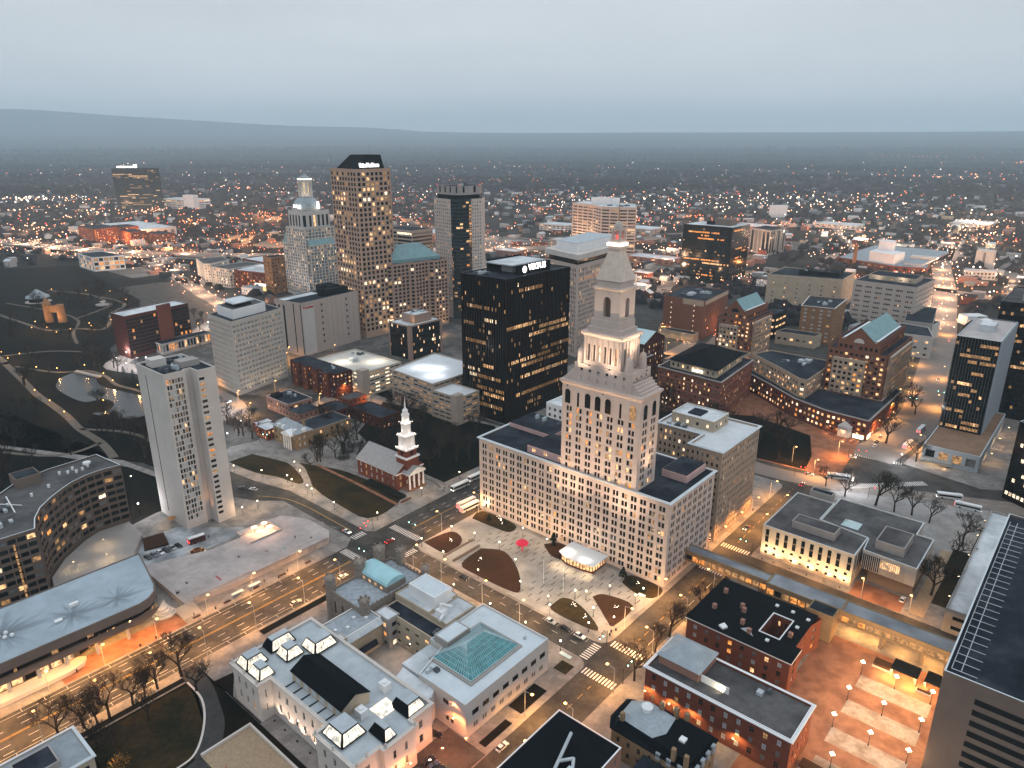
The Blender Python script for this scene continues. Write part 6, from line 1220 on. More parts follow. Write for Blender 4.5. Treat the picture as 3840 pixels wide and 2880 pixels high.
bg_ = Bld('beige_panel_building', 'beige panelled building with long dark roof plant beyond the gabled towers', [(-335, 850), (-250, 880), (-252, 944), (-330, 930)], seed=76)
BG = [(-318, 826), (-240, 846), (-244, 905), (-322, 890)]; bg_.vol(BG, 0, 35.5, M_BEIGE, M_RDARK, dict(fh=5, g=3, t=6, p_=14, wf=.12, hf=.25, d=.4, p=.2, mix='w'), par=.8); bg_.part('plant_room', MB().prism([(-290, 848), (-248, 858), (-250, 880), (-292, 870)], 34.7, 40), M_RBLACK); bg_.clutter(-290, -255, 850, 880, 39.8, 7, 8); bg_.done(40)
ob = Bld('orange_brick_hotel', 'orange brick hotel with pale paired windows between the two gabled towers', [(-232, 700), (-204, 710), (-210, 760), (-250, 748)], seed=77)
OB = [(-226, 680), (-198, 686), (-203, 738), (-236, 730)]; ob.vol(OB, 0, 35.5, M_BRICKO, M_RDARK, dict(fh=3.6, g=2, t=1.6, p_=7, wf=.4, hf=.5, d=.3, p=.05, dark='bbm'), par=.6, cop=M_CONCL, lip=.6); ob.clutter(-225, -208, 695, 725, 34.8, 8, 5); ob.vol([(-240, 660), (-205, 664), (-204, 679), (-238, 676)], 0, 12, M_BEIGE, M_RDARK, dict(fh=5, g=3, t=2, p_=6, wf=.5, hf=.3, p=.1), par=.5, name='wing_wall'); ob.done(60)
nb = Bld('dark_infill_building', 'dark narrow building with three amber window strips beside the orange brick hotel', rect(-262, -244, 672, 690)); nb.vol(rect(-262, -246, 672, 700), 0, 25, M_RBLACK, M_RDARK, dict(fh=6, g=3, t=2, p_=9, wf=.8, hf=.3, d=.2, p=1, mix='w'), par=.5); nb.done(10)
# ================================================================ MIDDLE DISTANCE, LEFT AND RIGHT
FX = dict(fh=4, g=1.2, t=1.2, p_=4.5, wf=.5, hf=.5, d=.4, p=.3, pq=.1, mix='wwoc', dark='ddm')
def simple(name, label, P, z0, h, wm, rm, F=None, far=True, seed=None, cop=None, pent=None, **k):
    b = Bld(name, label, P, seed=seed); b.vol(P, z0, h, wm, rm, F, par=.8, cop=cop, **k)
    if pent: b.part('penthouse', MB().prism(pent[0], h - .9, h + pent[1]), pent[2])
    b.done(100, far=far); return b
simple('white_frame_building', 'three-storey building with pale grid frame and amber windows below the elevated highway', [(-1221, 398), (-1158, 396), (-1147, 436), (-1220, 432)], 0, 21, M_WHITE, M_RDARK, dict(fh=6, g=1, t=1.4, p_=7, wf=.8, hf=.7, d=.8, p=.55, mix='woq', dark='d'), far=False)
simple('cream_corner_building', 'cream ornate office building with paired windows beside the curving lit avenue', [(-983, 467), (-930, 451), (-924, 457), (-935, 490), (-970, 500)], 0, 29, M_WST, M_RGREY, dict(FX, p_=4, p=.15), far=False)
simple('cream_store_building', 'lower cream building with arched upper windows next to the cream corner building', [(-924, 458), (-886, 462), (-895, 515), (-930, 512)], 0, 25, M_WST, M_RGREY, dict(FX, p=.2, hf=.6), far=False)
simple('red_brick_loft', 'red brick block with white roof and glowing shop corner left of the domed skyscraper', [(-884, 468), (-828, 482), (-842, 520), (-905, 520)], 0, 24, M_BRICK, M_RWHITE, dict(FX, p=.12, mix='wo', p_=5), far=False, pent=([(-870, 490), (-850, 492), (-855, 505), (-872, 503)], 4, M_WHITE))
t_ = T('shop_sign', 'row of glowing letters over the shop corner of the red brick loft', 'sign', -840, 478); mb = MB()
for i in range(6): x = -848 + i * 3.1; mb.box(x, x + 2.1, 476.0 + i * .75, 476.3 + i * .75, 6.5, 9.6)
t_.part('letters', mb, WSIGN); t_.part('shop_window', MB().prism([(-850, 474.6), (-830, 479.6), (-830.2, 480.2), (-850, 475.2)], .6, 5.6), plain_emit('shop_amber', (1, .6, .25), 1.6))
simple('tan_chimney_building', 'narrow tan brick building with arched parapet left of the domed skyscraper', rect(-826, -808, 478, 500), 0, 46, M_BRICKO, M_RDARK, dict(FX, p=.05), far=False)
simple('red_roof_terrace', 'red brick terrace with white flat roofs behind the cream corner building', rect(-990, -900, 540, 580), 0, 20, M_BRICK, M_RWHITE, dict(FX, p=.1))
simple('red_roof_terrace', 'second red brick terrace with patchy white roofs farther along', rect(-890, -830, 560, 600), 0, 18, M_BRICK, M_RWHITE, dict(FX, p=.1))
rh = simple('red_apartment_towers', 'cluster of dark red brick apartment slabs glowing orange beside the highway ramp', [(-1555, 516), (-1466, 512), (-1480, 560), (-1560, 560)], 0, 29, M_BRICK, M_RDARK, dict(FX, fh=3.4, p=.22, mix='wo', p_=5))
for i, (a, b) in enumerate(((-1520, 575), (-1450, 560), (-1400, 590))): simple('red_apartment_block', ['red brick apartment slab directly behind the glowing cluster', 'red brick apartment slab at the right end of the cluster', 'small red brick apartment slab right of the cluster near the ramp'][i], rect(a - 28, a + 25, b, b + 30), 0, 26 - i * 3, M_BRICK, M_RDARK, dict(FX, fh=3.4, p=.2, mix='wo', p_=5))
simple('long_pale_hall', 'long pale low hall with stepped blue-grey roof behind the red apartment cluster', rect(-1700, -1520, 600, 690), 0, 16, M_CONCL, M_RWHITE, dict(FX, fh=14, p_=14, p=0)); simple('pale_church_hall', 'pale hall with arched lit windows left of the red apartment cluster', rect(-1680, -1640, 540, 580), 0, 17, M_CONCL, mat('blue_grey_roof', (.4, .44, .47)), dict(FX, fh=12, p_=8, wf=.4, p=.5))
fa_ = simple('dark_tower_with_crown_light', 'dark glass office tower with a bright white rooftop bar standing alone in the distance', [(-2207, 845), (-2131, 910), (-2170, 960), (-2240, 900)], 0, 114, mat('dark_teal_glass', (.022, .03, .034), .25, .2), M_RDARK, dict(fh=4.6, g=5, t=4, p_=11, wf=.92, hf=.4, d=0, prow=.35, p=.02, mix='wq', dark='d'), far=False)
fa_.part('light_bar', MB().prism([(-2196, 856), (-2162, 885), (-2164, 888), (-2198, 859)], 116, 120), WSIGN); fa_.part('light_bar', MB().prism([(-2160, 886), (-2154, 891), (-2156, 894), (-2162, 889)], 116, 124), WSIGN)
wm_ = simple('white_ward_building', 'white banded hospital block with a plain white stair tower right of the lone dark tower', [(-2190, 960), (-2075, 1000), (-2090, 1060), (-2210, 1020)], 0, 27, M_WHITE, M_RWHITE, dict(fh=5.4, g=2, t=1.5, p_=20, wf=.9, hf=.4, d=.5, p=.1)); wm_.part('stair_tower', MB().prism([(-2100, 985), (-2066, 998), (-2070, 1015), (-2104, 1002)], 0, 40), M_WHITE)
for i, (a, b, w, d, h) in enumerate(((-3700, 500, 60, 40, 46), (-3640, 560, 90, 50, 70), (-3500, 640, 120, 60, 44), (-3400, 720, 80, 60, 52), (-3950, 360, 100, 60, 40), (-4050, 300, 50, 50, 58))):
    simple('white_hospital_block', 'one of the white hospital blocks clustered on the horizon left of the dark tower', rect(a, a + w, b, b + d), 0, h, M_WHITE, M_RWHITE, dict(fh=6, g=3, t=2, p_=9, wf=.5, hf=.4, d=0, p=.12, mix='w')).e['group'] = 'white hospital blocks on the horizon'
fc_ = simple('brick_factory', 'wide flat grey-roofed factory with red brick walls and a white windowless block beside the avenue', [(-348, 1180), (-260, 1143), (-216, 1152), (-252, 1380), (-345, 1370)], 0, 12.3, M_BRICK, M_RBLUE, dict(FX, p=.05, p_=10, minlen=30)); fc_.part('white_block', MB().prism([(-301, 1176), (-262, 1160), (-258, 1200), (-300, 1215)], 11, 26), M_WHITE); fc_.part('white_block', MB().prism([(-296, 1200), (-276, 1195), (-276, 1215), (-296, 1220)], 26, 40), M_WHITE); fc_.part('roof_monitor', MB().box(-250, -225, 1165, 1340, 11.6, 15), M_RBLUE); fc_.part('roof_monitor', MB().box(-255, -220, 1220, 1240, 15, 18), M_CONCL); fc_.part('chimney', MB().cyl(-318, 1165, 0, 36, 3.2, 2.6, 10), M_BRICKO)
simple('pale_silo_tower', 'pair of pale plain tower blocks with a brown stair slot at the right', rect(-181, -158, 1296, 1316), 0, 26, M_CONCL, M_RWHITE, dict(fh=24, g=1, t=1, p_=22, wf=.16, hf=.9, zf=.02, p=0)); simple('low_hotel_block', 'low pale motel block with lit ground floor before the pale silo towers', [(-172, 1167), (-137, 1184), (-140, 1200), (-174, 1184)], 0, 12, M_CONCL, M_RWHITE, dict(FX, p=.1))
simple('small_white_block', 'small white windowless block standing in the far trees behind the grey finned block', [(-726, 1847), (-691, 1877), (-700, 1900), (-735, 1870)], 0, 30, M_WHITE, M_RWHITE)
for i, (a0, a1, b0, b1, h) in enumerate(((-100, 40, 1480, 1640, 12), (-40, 90, 1750, 1900, 10), (-330, -250, 1900, 2000, 10), (-560, -470, 1700, 1760, 9), (-690, -600, 1530, 1600, 10), (-860, -760, 1320, 1380, 12), (-1000, -930, 1250, 1300, 14), (-620, -540, 1000, 1040, 9), (-380, -320, 960, 1000, 8), (-540, -500, 820, 850, 9), (-1100, -1010, 960, 1010, 16), (-1210, -1150, 860, 900, 14), (-900, -850, 830, 870, 12), (-820, -770, 900, 930, 11))):
    simple('flat_roof_warehouse', ['large pale-roofed warehouse at the right edge of the plain', 'farthest pale-roofed warehouse at the right edge', 'white-roofed shed beside the far rail yard', 'white-roofed shed in the trees behind the grey finned block', 'pale-roofed shed right of the black glass block', 'long white-roofed market shed behind the concrete tower', 'white-roofed shed left of the concrete tower', 'low shed on the lit lots between the spire and the black glass block', 'low white shed right below the black glass block', 'low shed beside the snow-pale lots left of the grid tower', 'broad lit hall between the white and glass tower and the concrete tower', 'white-roofed hall just right of the white and glass tower', 'pale hall left of the white and glass tower', 'small pale hall behind the thin stair tower'][i], rect(a0, a1, b0, b1), 0, h, [M_CONCL, M_BRICKP, M_CONC][i % 3], M_RWHITE, dict(FX, p=.1, p_=12))
# park features
ar = T('park_arch_tower', 'floodlit tan stone arch tower with a conical cap in the dark park', 'monument', -850, 245); mb = MB()
ar.part('tower', MB().cyl(-856, 240, .1, 19, 4.2, 3.9, 12).cyl(-845.5, 249, .1, 19, 4.2, 3.9, 12), M_BRICKO); ar.part('arch', MB().prism([(-856, 238), (-845, 247), (-846, 251), (-857, 242)], 11, 18), M_BRICKO); ar.part('cone_cap', MB().cyl(-856, 240, 19, 27, 4.6, .3, 12), M_BRICKO)
for (x, y) in ((-862, 233), (-848, 238), (-840, 244)): spot(ar, x + 4, y - 5, .8, x, y + 4, 12, 9000, (1, .62, .28), 100)
ca = T('carousel_pavilion', 'octagonal pavilion with pale pointed roof on the dark park lawn', 'pavilion', -982, 268); ca.part('wall', MB().cyl(-982, 268, .1, 5.5, 10, n=12), M_RBLACK); ca.part('roof', MB().cyl(-982, 268, 5.5, 7.5, 13, 12, 12).cyl(-982, 268, 7.5, 15, 10.5, 1, 12), M_RBLUE); ca.part('base', MB().cyl(-982, 268, 0, .6, 14, n=12), M_CONCL)
fo = T('park_fountain', 'round pale tiered fountain basin where the park paths meet', 'fountain', -903, 311); fo.part('basin', MB().cyl(-903, 311, .1, 1.2, 8, n=20), M_CONC); fo.part('tier', MB().cyl(-903, 311, 1.2, 4, 2.2, 1.2, 10).cyl(-903, 311, 4, 4.6, 3, n=12), M_CONCL)
bb = T('pond_footbridge', 'low arched footbridge over the end of the park pond', 'bridge', -626, 197); bb.part('deck', MB().prism([(-644, 193), (-642, 190), (-612, 197), (-613, 200)], .3, 1.5), M_CONC)
# highways
M_HWY = mat('highway_surface', (.20, .17, .15), .8, .15, .05)
def viaduct(name, pts, w, z, label, piers=True):
    pts = smooth_pts(pts, 5); mb = MB(); L_, R_ = [], []
    for i, p in enumerate(pts):
        p0 = pts[max(0, i - 1)]; p2 = pts[min(len(pts) - 1, i + 1)]; dx, dy = p2[0] - p0[0], p2[1] - p0[1]; l = math.hypot(dx, dy); L_.append((p[0] - dy / l * w / 2, p[1] + dx / l * w / 2)); R_.append((p[0] + dy / l * w / 2, p[1] - dx / l * w / 2))
    for i in range(len(pts) - 1):
        a, b, c, d = R_[i], R_[i + 1], L_[i + 1], L_[i]
        mb.quad((*a, z), (*b, z), (*c, z), (*d, z)); mb.quad((*a, z - 1.6), (*b, z - 1.6), (*b, z + .9), (*a, z + .9), m=1); mb.quad((*c, z - 1.6), (*d, z - 1.6), (*d, z + .9), (*c, z + .9), m=1)
    t = T(name, label, 'bridge', *pts[0]); t.part('deck', mb, [M_HWY, M_CONC])
    if piers:
        m2 = MB()
        for i in range(2, len(pts) - 1, 2): m2.box(pts[i][0] - 2, pts[i][0] + 2, pts[i][1] - 2, pts[i][1] + 2, 0, z - 1.6)
        t.part('pier', m2, M_CONC, kind='stuff')
viaduct('elevated_highway', [(-1900, 330), (-1560, 400), (-1330, 470), (-1150, 560), (-980, 700), (-800, 950), (-700, 1250)], 30, 8, 'elevated highway sweeping across behind the park from the left')
viaduct('highway_ramp', [(-1330, 400), (-1220, 500), (-1060, 590), (-900, 700)], 12, 5, 'lower highway ramp running below the elevated highway')
for pts, w in (([(-1900, 250), (-1560, 385), (-1414, 420), (-1230, 470), (-1100, 470), (-960, 440), (-880, 420), (-780, 395), (-700, 330), (-668, 260), (-640, 222), (-600, 232), (-540, 236), (-480, 236), (-440, 222)], 20), ([(-780, 395), (-700, 450), (-640, 520), (-600, 560)], 18),
               ([(-95, 440), (-88, 520), (-96, 600), (-120, 760), (-150, 930), (-178, 1080), (-230, 1330), (-275, 1680), (-270, 1900), (-160, 2200), (40, 2500)], 26), ([(-235, 1340), (-277, 1680), (-272, 1900), (-205, 2140), (-60, 2420), (200, 2700)], 44), ([(-355, 1140), (-375, 1220), (-410, 1460), (-470, 1600), (-600, 1900)], 16),
               ([(-700, 1000), (-520, 1010), (-330, 1040), (-180, 1060), (-60, 1010), (60, 960)], 22), ([(-560, 740), (-470, 800), (-380, 980), (-330, 1040)], 18), ([(-500, 640), (-350, 560), (-240, 560), (-120, 600)], 12), ([(-320, 480), (-300, 600), (-380, 800), (-560, 1100)], 12),
               ([(-254, 470), (-270, 560), (-300, 700)], 14), ([(-240, 384), (-180, 386), (-126, 383), (-60, 404), (20, 440)], 15), ([(-900, 1150), (-700, 1450), (-520, 1900), (-400, 2400)], 14), ([(-1500, 900), (-1000, 1100), (-700, 1120)], 14)):
    strip('road', smooth_pts(pts), w, K + .05 if w == 20 else .02 if w != 15 else .004, M_HWY)
M_LOT = mat('parking_lot', (.13, .115, .10), .85, .25, .05, second=(.19, .17, .16), sfac=.02)
for P in (rect(-560, -400, 760, 900), rect(-560, -440, 920, 990), rect(-1180, -1060, 410, 460), rect(-340, -200, 1400, 1560), rect(-560, -440, 1300, 1420), rect(-150, 60, 1180, 1420), rect(-120, 80, 1080, 1160), rect(-1000, -860, 960, 1100), rect(-800, -640, 640, 720), rect(-1460, -1330, 560, 700), rect(-1700, -1500, 400, 480), rect(-2000, -1800, 600, 800)):
    sheet('parking_lot', P, .012, M_LOT)
for P in (rect(-820, -600, 960, 1080), rect(-1420, -1180, 700, 840)): sheet('sand_lot', P, .016, mat('tan_lot', (.22, .18, .14), .9, .2, .02))
# ================================================================ BARE TREES
M_BARK = mat('bare_bark', (.035, .026, .02), .9, .3, 1.0)
def bare_tree(seed, H=13, spread=1.0, lev=5):
    rng = random.Random(seed); tk = MB(); cw = MB()
    def go(p, d, L_, r, k):
        q = p + d * L_; mb = tk if k == 0 else cw
        mb.tube(p, q, r, r * .68, n=(6 if k < 2 else 3))
        if k >= lev: return
        n = (4 if k == 0 else 3) if k < 3 else rng.choice((2, 3, 4))
        for i in range(n):
            ax = Vector((rng.uniform(-1, 1), rng.uniform(-1, 1), rng.uniform(-.15, .5 if k else .25))).normalized()
            nd = (d * rng.uniform(.55, 1.0) + ax * rng.uniform(.55, 1.0) * spread + Vector((0, 0, .12))).normalized()
            s = 1.0 if k else rng.uniform(.8, 1)
            go(p.lerp(q, rng.uniform(.7, 1)), nd, L_ * rng.uniform(.62, .85) * s, max(.02, r * .6), k + 1)
    go(Vector((0, 0, 0)), Vector((rng.uniform(-.08, .08), rng.uniform(-.08, .08), 1)).normalized(), H * .26, H * .022, 0)
    return mesh('trunk', tk, M_BARK), mesh('crown', cw, M_BARK)
TV = [bare_tree(100 + i, 13, 1.0, 5) for i in range(4)]; TB = [bare_tree(200 + i, 12, .9, 6) for i in range(2)]
def tree(a, b, s, label, group, big=False, z=K):
    rng = random.Random(int(a * 31 + b * 17)); v = (TB if big else TV)[rng.randrange(2 if big else 4)]
    e = bpy.data.objects.new('bare_tree', None); COL.objects.link(e); e.location = w3(a, b, z); e.rotation_euler = (0, 0, rng.uniform(0, 6.3)); e.scale = (s * 1.75, s * 1.75, s * 1.65); tag(e, label, 'tree', group)
    for nm, me_ in zip(('trunk', 'crown'), v): o = bpy.data.objects.new(nm, me_); COL.objects.link(o); o.parent = e
for i, (a, b) in enumerate([(-225, 80.7), (-225.2, 72.3), (-224.4, 63.6), (-224.2, 56), (-225.5, 48.8), (-224.6, 67.6), (-224.2, 52.4), (-214.2, 80.6), (-213, 63.7), (-213.1, 48.5), (-203, 51.3), (-226, 42)]): tree(a, b, [1.15, .95, 1, 1.1, 1.05, .8, .9, .9, .8, 1.0, .95, 1][i], 'bare winter tree in the row between the main street and the museum lawn', 'bare trees along the main street', True)
for i, (a, b) in enumerate([(-104.3, 213.5), (-103.9, 202), (-101.8, 184), (-101.6, 236)]): tree(a, b, [1.15, .85, 1, .9][i], 'bare street tree on the pavement beside the brick buildings', 'bare trees beside the brick buildings', True)
for i, (a, b) in enumerate([(-74.5, 378), (-65.4, 377), (-57.6, 379), (-49, 376), (-32.3, 363), (-33, 345), (-34.2, 309), (-35, 318), (-101.9, 384), (-92, 392), (-72, 452), (-90, 378)]): tree(a, b, [1.5, 1.1, 1, .9, 1.1, 1, 1.2, 1, .9, .8, 1, .8][i], 'bare tree in the grounds around the civic building', 'bare trees around the civic building', i in (0, 1, 4, 6), K)
rt = random.Random(77); n_ = 0
for (a0, a1, b0, b1, n, lab, grp) in ((-236, -135, 398, 440, 26, 'bare tree on the dark triangular green before the arcade building', 'bare trees on the triangular green'), (-385, -275, 250, 312, 26, 'bare tree in the dark churchyard behind the steeple', 'bare trees in the churchyard'), (-640, -420, 150, 222, 40, 'bare tree in the dark park around the pond', 'bare trees in the park'), (-1000, -640, 60, 350, 90, 'bare tree on the dark park lawns', 'bare trees on the park lawns'), (-600, -400, 50, 140, 34, 'bare tree in the dark park behind the curved brown building', 'bare trees behind the curved building'), (-350, -330, 205, 250, 8, 'bare tree beside the stone mansion', 'bare trees beside the mansion'), (-430, -400, 205, 245, 5, 'bare tree at the bend of the curving street', 'bare trees at the street bend'), (-110, -90, 470, 560, 5, 'bare street tree along the wide avenue', 'bare trees along the avenue')):
    k = 0
    while k < n:
        a, b = rt.uniform(a0, a1), rt.uniform(b0, b1)
        if -645 < a < -495 and 160 < b < 205: 
            if not (-560 < a < -530 and 164 < b < 180): continue
        if a < -400 and b > 145 + max(0, (-a - 420)) * .5 + 80: continue
        k += 1; tree(a, b, rt.uniform(.75, 1.35), lab, grp)
ot = T('lit_bush', 'bushy tree lit orange from below on the museum lawn', 'tree', -200.5, 50)
mb = MB(); rg = random.Random(4)
for i in range(500):
    u = Vector((rg.gauss(0, 1), rg.gauss(0, 1), abs(rg.gauss(0, .9)))).normalized() * rg.uniform(1.5, 3.6); c = Vector((-200.5, 50, 1.2)) + u
    d = Vector((rg.uniform(-1, 1), rg.uniform(-1, 1), rg.uniform(-1, 1))).normalized() * .28; e_ = d.orthogonal() * .7; mb.quad(c - d, c + e_, c + d)
ot.part('crown', mb, mat('tan_leaves', (.16, .11, .04), .8, .4, 2)); ot.part('trunk', MB().tube((-200.5, 50, K), (-200.5, 50, 3), .2), M_BARK); spot(ot, -202.6, 47.5, .5, -200.5, 50, 3, 700, (1, .5, .1), 130)
# evergreens and hedges
M_EVG = mat('evergreen', (.010, .014, .008), .95, .5, 1)
def conifer(a, b, h, label, group=None):
    rg = random.Random(int(a * 7 + b)); t = T('evergreen_tree', label, 'tree', a, b, K, group=group); mb = MB()
    for i in range(int(h * 60)):
        f = rg.random() ** 1.4; z = K + .6 + f * (h - .6); r = (1 - f) * h * .33 * rg.uniform(.55, 1.1) + .1; th = rg.uniform(0, 6.28); c = Vector((a + r * math.cos(th), b + r * math.sin(th), z)); d = Vector((math.cos(th), math.sin(th), -.5)) * .45; s = Vector((-math.sin(th), math.cos(th), 0)) * .35
        mb.quad(c - s, c + d, c + s)
    t.part('crown', mb, M_EVG); t.part('trunk', MB().tube((a, b, K), (a, b, h * .9), .18, .04), M_BARK)
for i, (a, b, h) in enumerate(((-326, 240, 12), (-332, 246, 14), (-340, 240, 12), (-320, 236, 9), (-334, 232, 11), (-345, 248, 13), (-326, 252, 13), (-338, 256, 12), (-318, 246, 11))): conifer(a, b, h, 'dark evergreen in the dense clump left of the church', 'dark evergreens left of the church')
for i, (a, b, h) in enumerate(((-575, 210, 12), (-582, 206, 14), (-690, 216, 13), (-700, 222, 11), (-682, 224, 12))): conifer(a, b, h, 'dark evergreen among the park trees beyond the pond', 'dark evergreens in the park')
for i, (a, b, h) in enumerate(((-169.5, 231, 3.2), (-178, 236, 3), (-133, 233.5, 4), (-127, 232, 3.4), (-139.5, 236, 5), (-217, 234, 3.4), (-209, 236, 3), (-181, 240, 4.2))): conifer(a, b, h, 'small dark evergreen shrub in the beds against the tower block', 'small evergreens against the tower block')
tw_ = mat('fairy_lights', (.1, .1, .1), emit=(1, .93, .8), es=6, sample=True); tw_.cycles.emission_sampling = 'NONE'
for (a, b) in ((-217, 207), (-195.5, 204), (-209, 235.5), (-143, 204), (-135, 201), (-129, 214), (-131, 235), (-170, 232.5), (-214, 238)):
    t = T('garden_lights', 'cluster of tiny white garden lights in a planting bed', 'light', a, b, K + .36, group='garden light clusters in the plaza beds'); rg = random.Random(int(a)); mb = MB()
    for i in range(6): mb.ball(a + rg.uniform(-1, 1), b + rg.uniform(-1, 1), K + .36 + rg.uniform(.3, 1.5), .13, 5, 3)
    t.part('bulbs', mb, tw_)
# ================================================================ FAR SUBURBS
rf = random.Random(909); M_FTREE = mat('far_bare_woods', (.020, .019, .021), .95, .4, .01)
def polar(r, deg): t = R(deg); return (r * math.sin(t), r * math.cos(t))
blocked = []
def near_pts(x, y):
    a, b = gab(x, y)
    if -650 < a < 40 and b < 720: return True
    if a > -1300 and a < -640 and b < 440: return True
    if -300 < a < -60 and b < 1400 and abs(a + 95 + (b - 600) * .17) < 22: return True
    return False
# dark winter woods: one mass of crowns
NV, NF = [], []
rn = np.random.default_rng(3)
cents = []
while len(cents) < 30000:
    r = 620 + 11500 * rf.random() ** 1.7; deg = rf.uniform(-42, 42); x, y = polar(r, deg)
    if near_pts(x, y): continue
    dens = .5 + .5 * math.sin(x * .0021 + 1.3) * math.cos(y * .0017 + .4) + .25 * math.sin(x * .007) * math.sin(y * .009)
    if r < 1600: dens -= .1
    a, b = gab(x, y)
    if r > 3200: dens += .5
    if rf.random() > dens: continue
    cents.append((x, y, gz(math.hypot(x, y), math.atan2(x, y)), 4.5 + rf.random() * 4 + (r > 3000) * 6 + (r > 5500) * 8 + (r > 8000) * 8))
C = np.array(cents); n0 = len(C); ico = []
ang = np.linspace(0, 2 * np.pi, 7)[:-1]
base = np.array([(0, 0, 1)] + [(np.cos(t) * .8, np.sin(t) * .8, .62) for t in ang] + [(np.cos(t + .5), np.sin(t + .5), .1) for t in ang])
fcs = [(0, 1 + i, 1 + (i + 1) % 6) for i in range(6)] + [(1 + i, 7 + i, 1 + (i + 1) % 6) for i in range(6)] + [(1 + (i + 1) % 6, 7 + i, 7 + (i + 1) % 6) for i in range(6)]
nb_ = len(base); jit = rn.uniform(.6, 1.3, (n0, nb_, 1)); V3 = base[None] * jit * C[:, None, 3:4]; V3[:, :, 2] *= 1.25; V3 += C[:, None, :3]
F3 = (np.array(fcs)[None] + (np.arange(n0) * nb_)[:, None, None]).reshape(-1, 3)
me = bpy.data.meshes.new('winter_woods'); me.vertices.add(n0 * nb_); me.vertices.foreach_set('co', V3.reshape(-1)); me.loops.add(F3.size); me.loops.foreach_set('vertex_index', F3.reshape(-1)); me.polygons.add(len(F3)); me.polygons.foreach_set('loop_start', np.arange(0, F3.size, 3)); me.polygons.foreach_set('loop_total', np.full(len(F3), 3)); me.materials.append(M_FTREE); me.update(); me.validate()
o = bpy.data.objects.new('winter_woods', me); COL.objects.link(o); tag(o, 'dark bare woods spreading over the plain to the horizon', 'woods', kind='stuff')
# houses: individual, shared shapes
HM = []
for i, (w, d, h, g) in enumerate(((9, 12, 6, 3.5), (12, 9, 7, 3), (10, 16, 8, 0), (22, 14, 9, 0), (34, 20, 7, 0), (14, 11, 9, 3))):
    wall = MB().box(-w / 2, w / 2, -d / 2, d / 2, 0, h, top=False); roof = MB(); win = MB()
    if g: roof.quad((-w / 2 - .5, -d / 2 - .5, h), (w / 2 + .5, -d / 2 - .5, h), (w / 2 + .5, 0, h + g), (-w / 2 - .5, 0, h + g)); roof.quad((w / 2 + .5, d / 2 + .5, h), (-w / 2 - .5, d / 2 + .5, h), (-w / 2 - .5, 0, h + g), (w / 2 + .5, 0, h + g)); wall.quad((-w / 2, d / 2, h), (-w / 2, -d / 2, h), (-w / 2, 0, h + g)); wall.quad((w / 2, -d / 2, h), (w / 2, d / 2, h), (w / 2, 0, h + g))
    else: roof.box(-w / 2 - .2, w / 2 + .2, -d / 2 - .2, d / 2 + .2, h, h + .5)
    for s in range(int(w / 3)):
        for z in range(int(h / 3.2)): x = -w / 2 + 1.5 + s * 3; win.quad((x, -d / 2 - .05, 1 + z * 3.2), (x + 1.2, -d / 2 - .05, 1 + z * 3.2), (x + 1.2, -d / 2 - .05, 2.6 + z * 3.2), (x, -d / 2 - .05, 2.6 + z * 3.2), m=rf.choice((0, 0, 0, 1)))
    HM.append((wall, roof, win))
HW = [M_WHITE, mat('grey_clapboard', (.35, .36, .37), .8), M_BRICK, M_BRICKP, M_BEIGE]; HR_ = [M_RWHITE, M_RBLUE, M_RDARK, M_RGREY]
_hm = {}
def house_meshes(i, w, r_):
    if (i, w, r_) not in _hm: A_, B_, C_ = HM[i]; _hm[(i, w, r_)] = (mesh('wall', A_, HW[w]), mesh('roof', B_, HR_[r_]), mesh('window', C_, [GL_D, LT_W]))
    return _hm[(i, w, r_)]
spots_h = []
while len(spots_h) < 285:
    r = 650 + 2300 * rf.random() ** 1.3; deg = rf.uniform(-40, 40); x, y = polar(r, deg)
    if near_pts(x, y): continue
    if any((x - u) ** 2 + (y - v) ** 2 < 700 for u, v in spots_h): continue
    spots_h.append((x, y))
for (x, y) in spots_h:
    i = rf.randrange(6); w = rf.choice((0, 0, 1, 2, 2, 3, 4)); r_ = rf.choice((0, 0, 1, 2, 3)); big = i in (3, 4)
    e = bpy.data.objects.new('distant_house' if not big else 'distant_flat_building', None); COL.objects.link(e); e.location = (x, y, 0); e.rotation_euler = (0, 0, TH + rf.choice((0, .3, -.2, 1.57, .8)))
    if big: tag(e, 'small flat-roofed building among the trees of the middle distance', 'building', 'flat-roofed buildings in the suburbs')
    else: tag(e, 'small house among the trees of the middle distance', 'house', 'houses in the suburbs')
    for nm, me_ in zip(('wall', 'roof', 'window'), house_meshes(i, w, r_)): o = bpy.data.objects.new(nm, me_); COL.objects.link(o); o.parent = e
# the rest of the suburbs' roofs beyond: one mass
mb = MB()
for i in range(2600):
    r = 1000 + 5200 * rf.random() ** 1.25; deg = rf.uniform(-41, 41); x, y = polar(r, deg); a, b = gab(x, y); w, d, h = rf.uniform(6, 22), rf.uniform(6, 18), rf.uniform(4, 9); z = gz(r, R(deg))
    if near_pts(x, y): continue
    mb.box(a - w / 2, a + w / 2, b - d / 2, b + d / 2, z - 1, z + h + (r > 3000) * 3, m=rf.choice((0, 0, 1, 2, 3)))
single('distant_rooftops', mb, [mat('far_grey_roof', (.20, .21, .22), .8, .3, .02), mat('far_pale_wall', (.36, .36, .36), .8, .3, .02), M_RDARK, M_BRICKP], 'scattered pale rooftops of the far suburbs', 'buildings', kind='stuff')
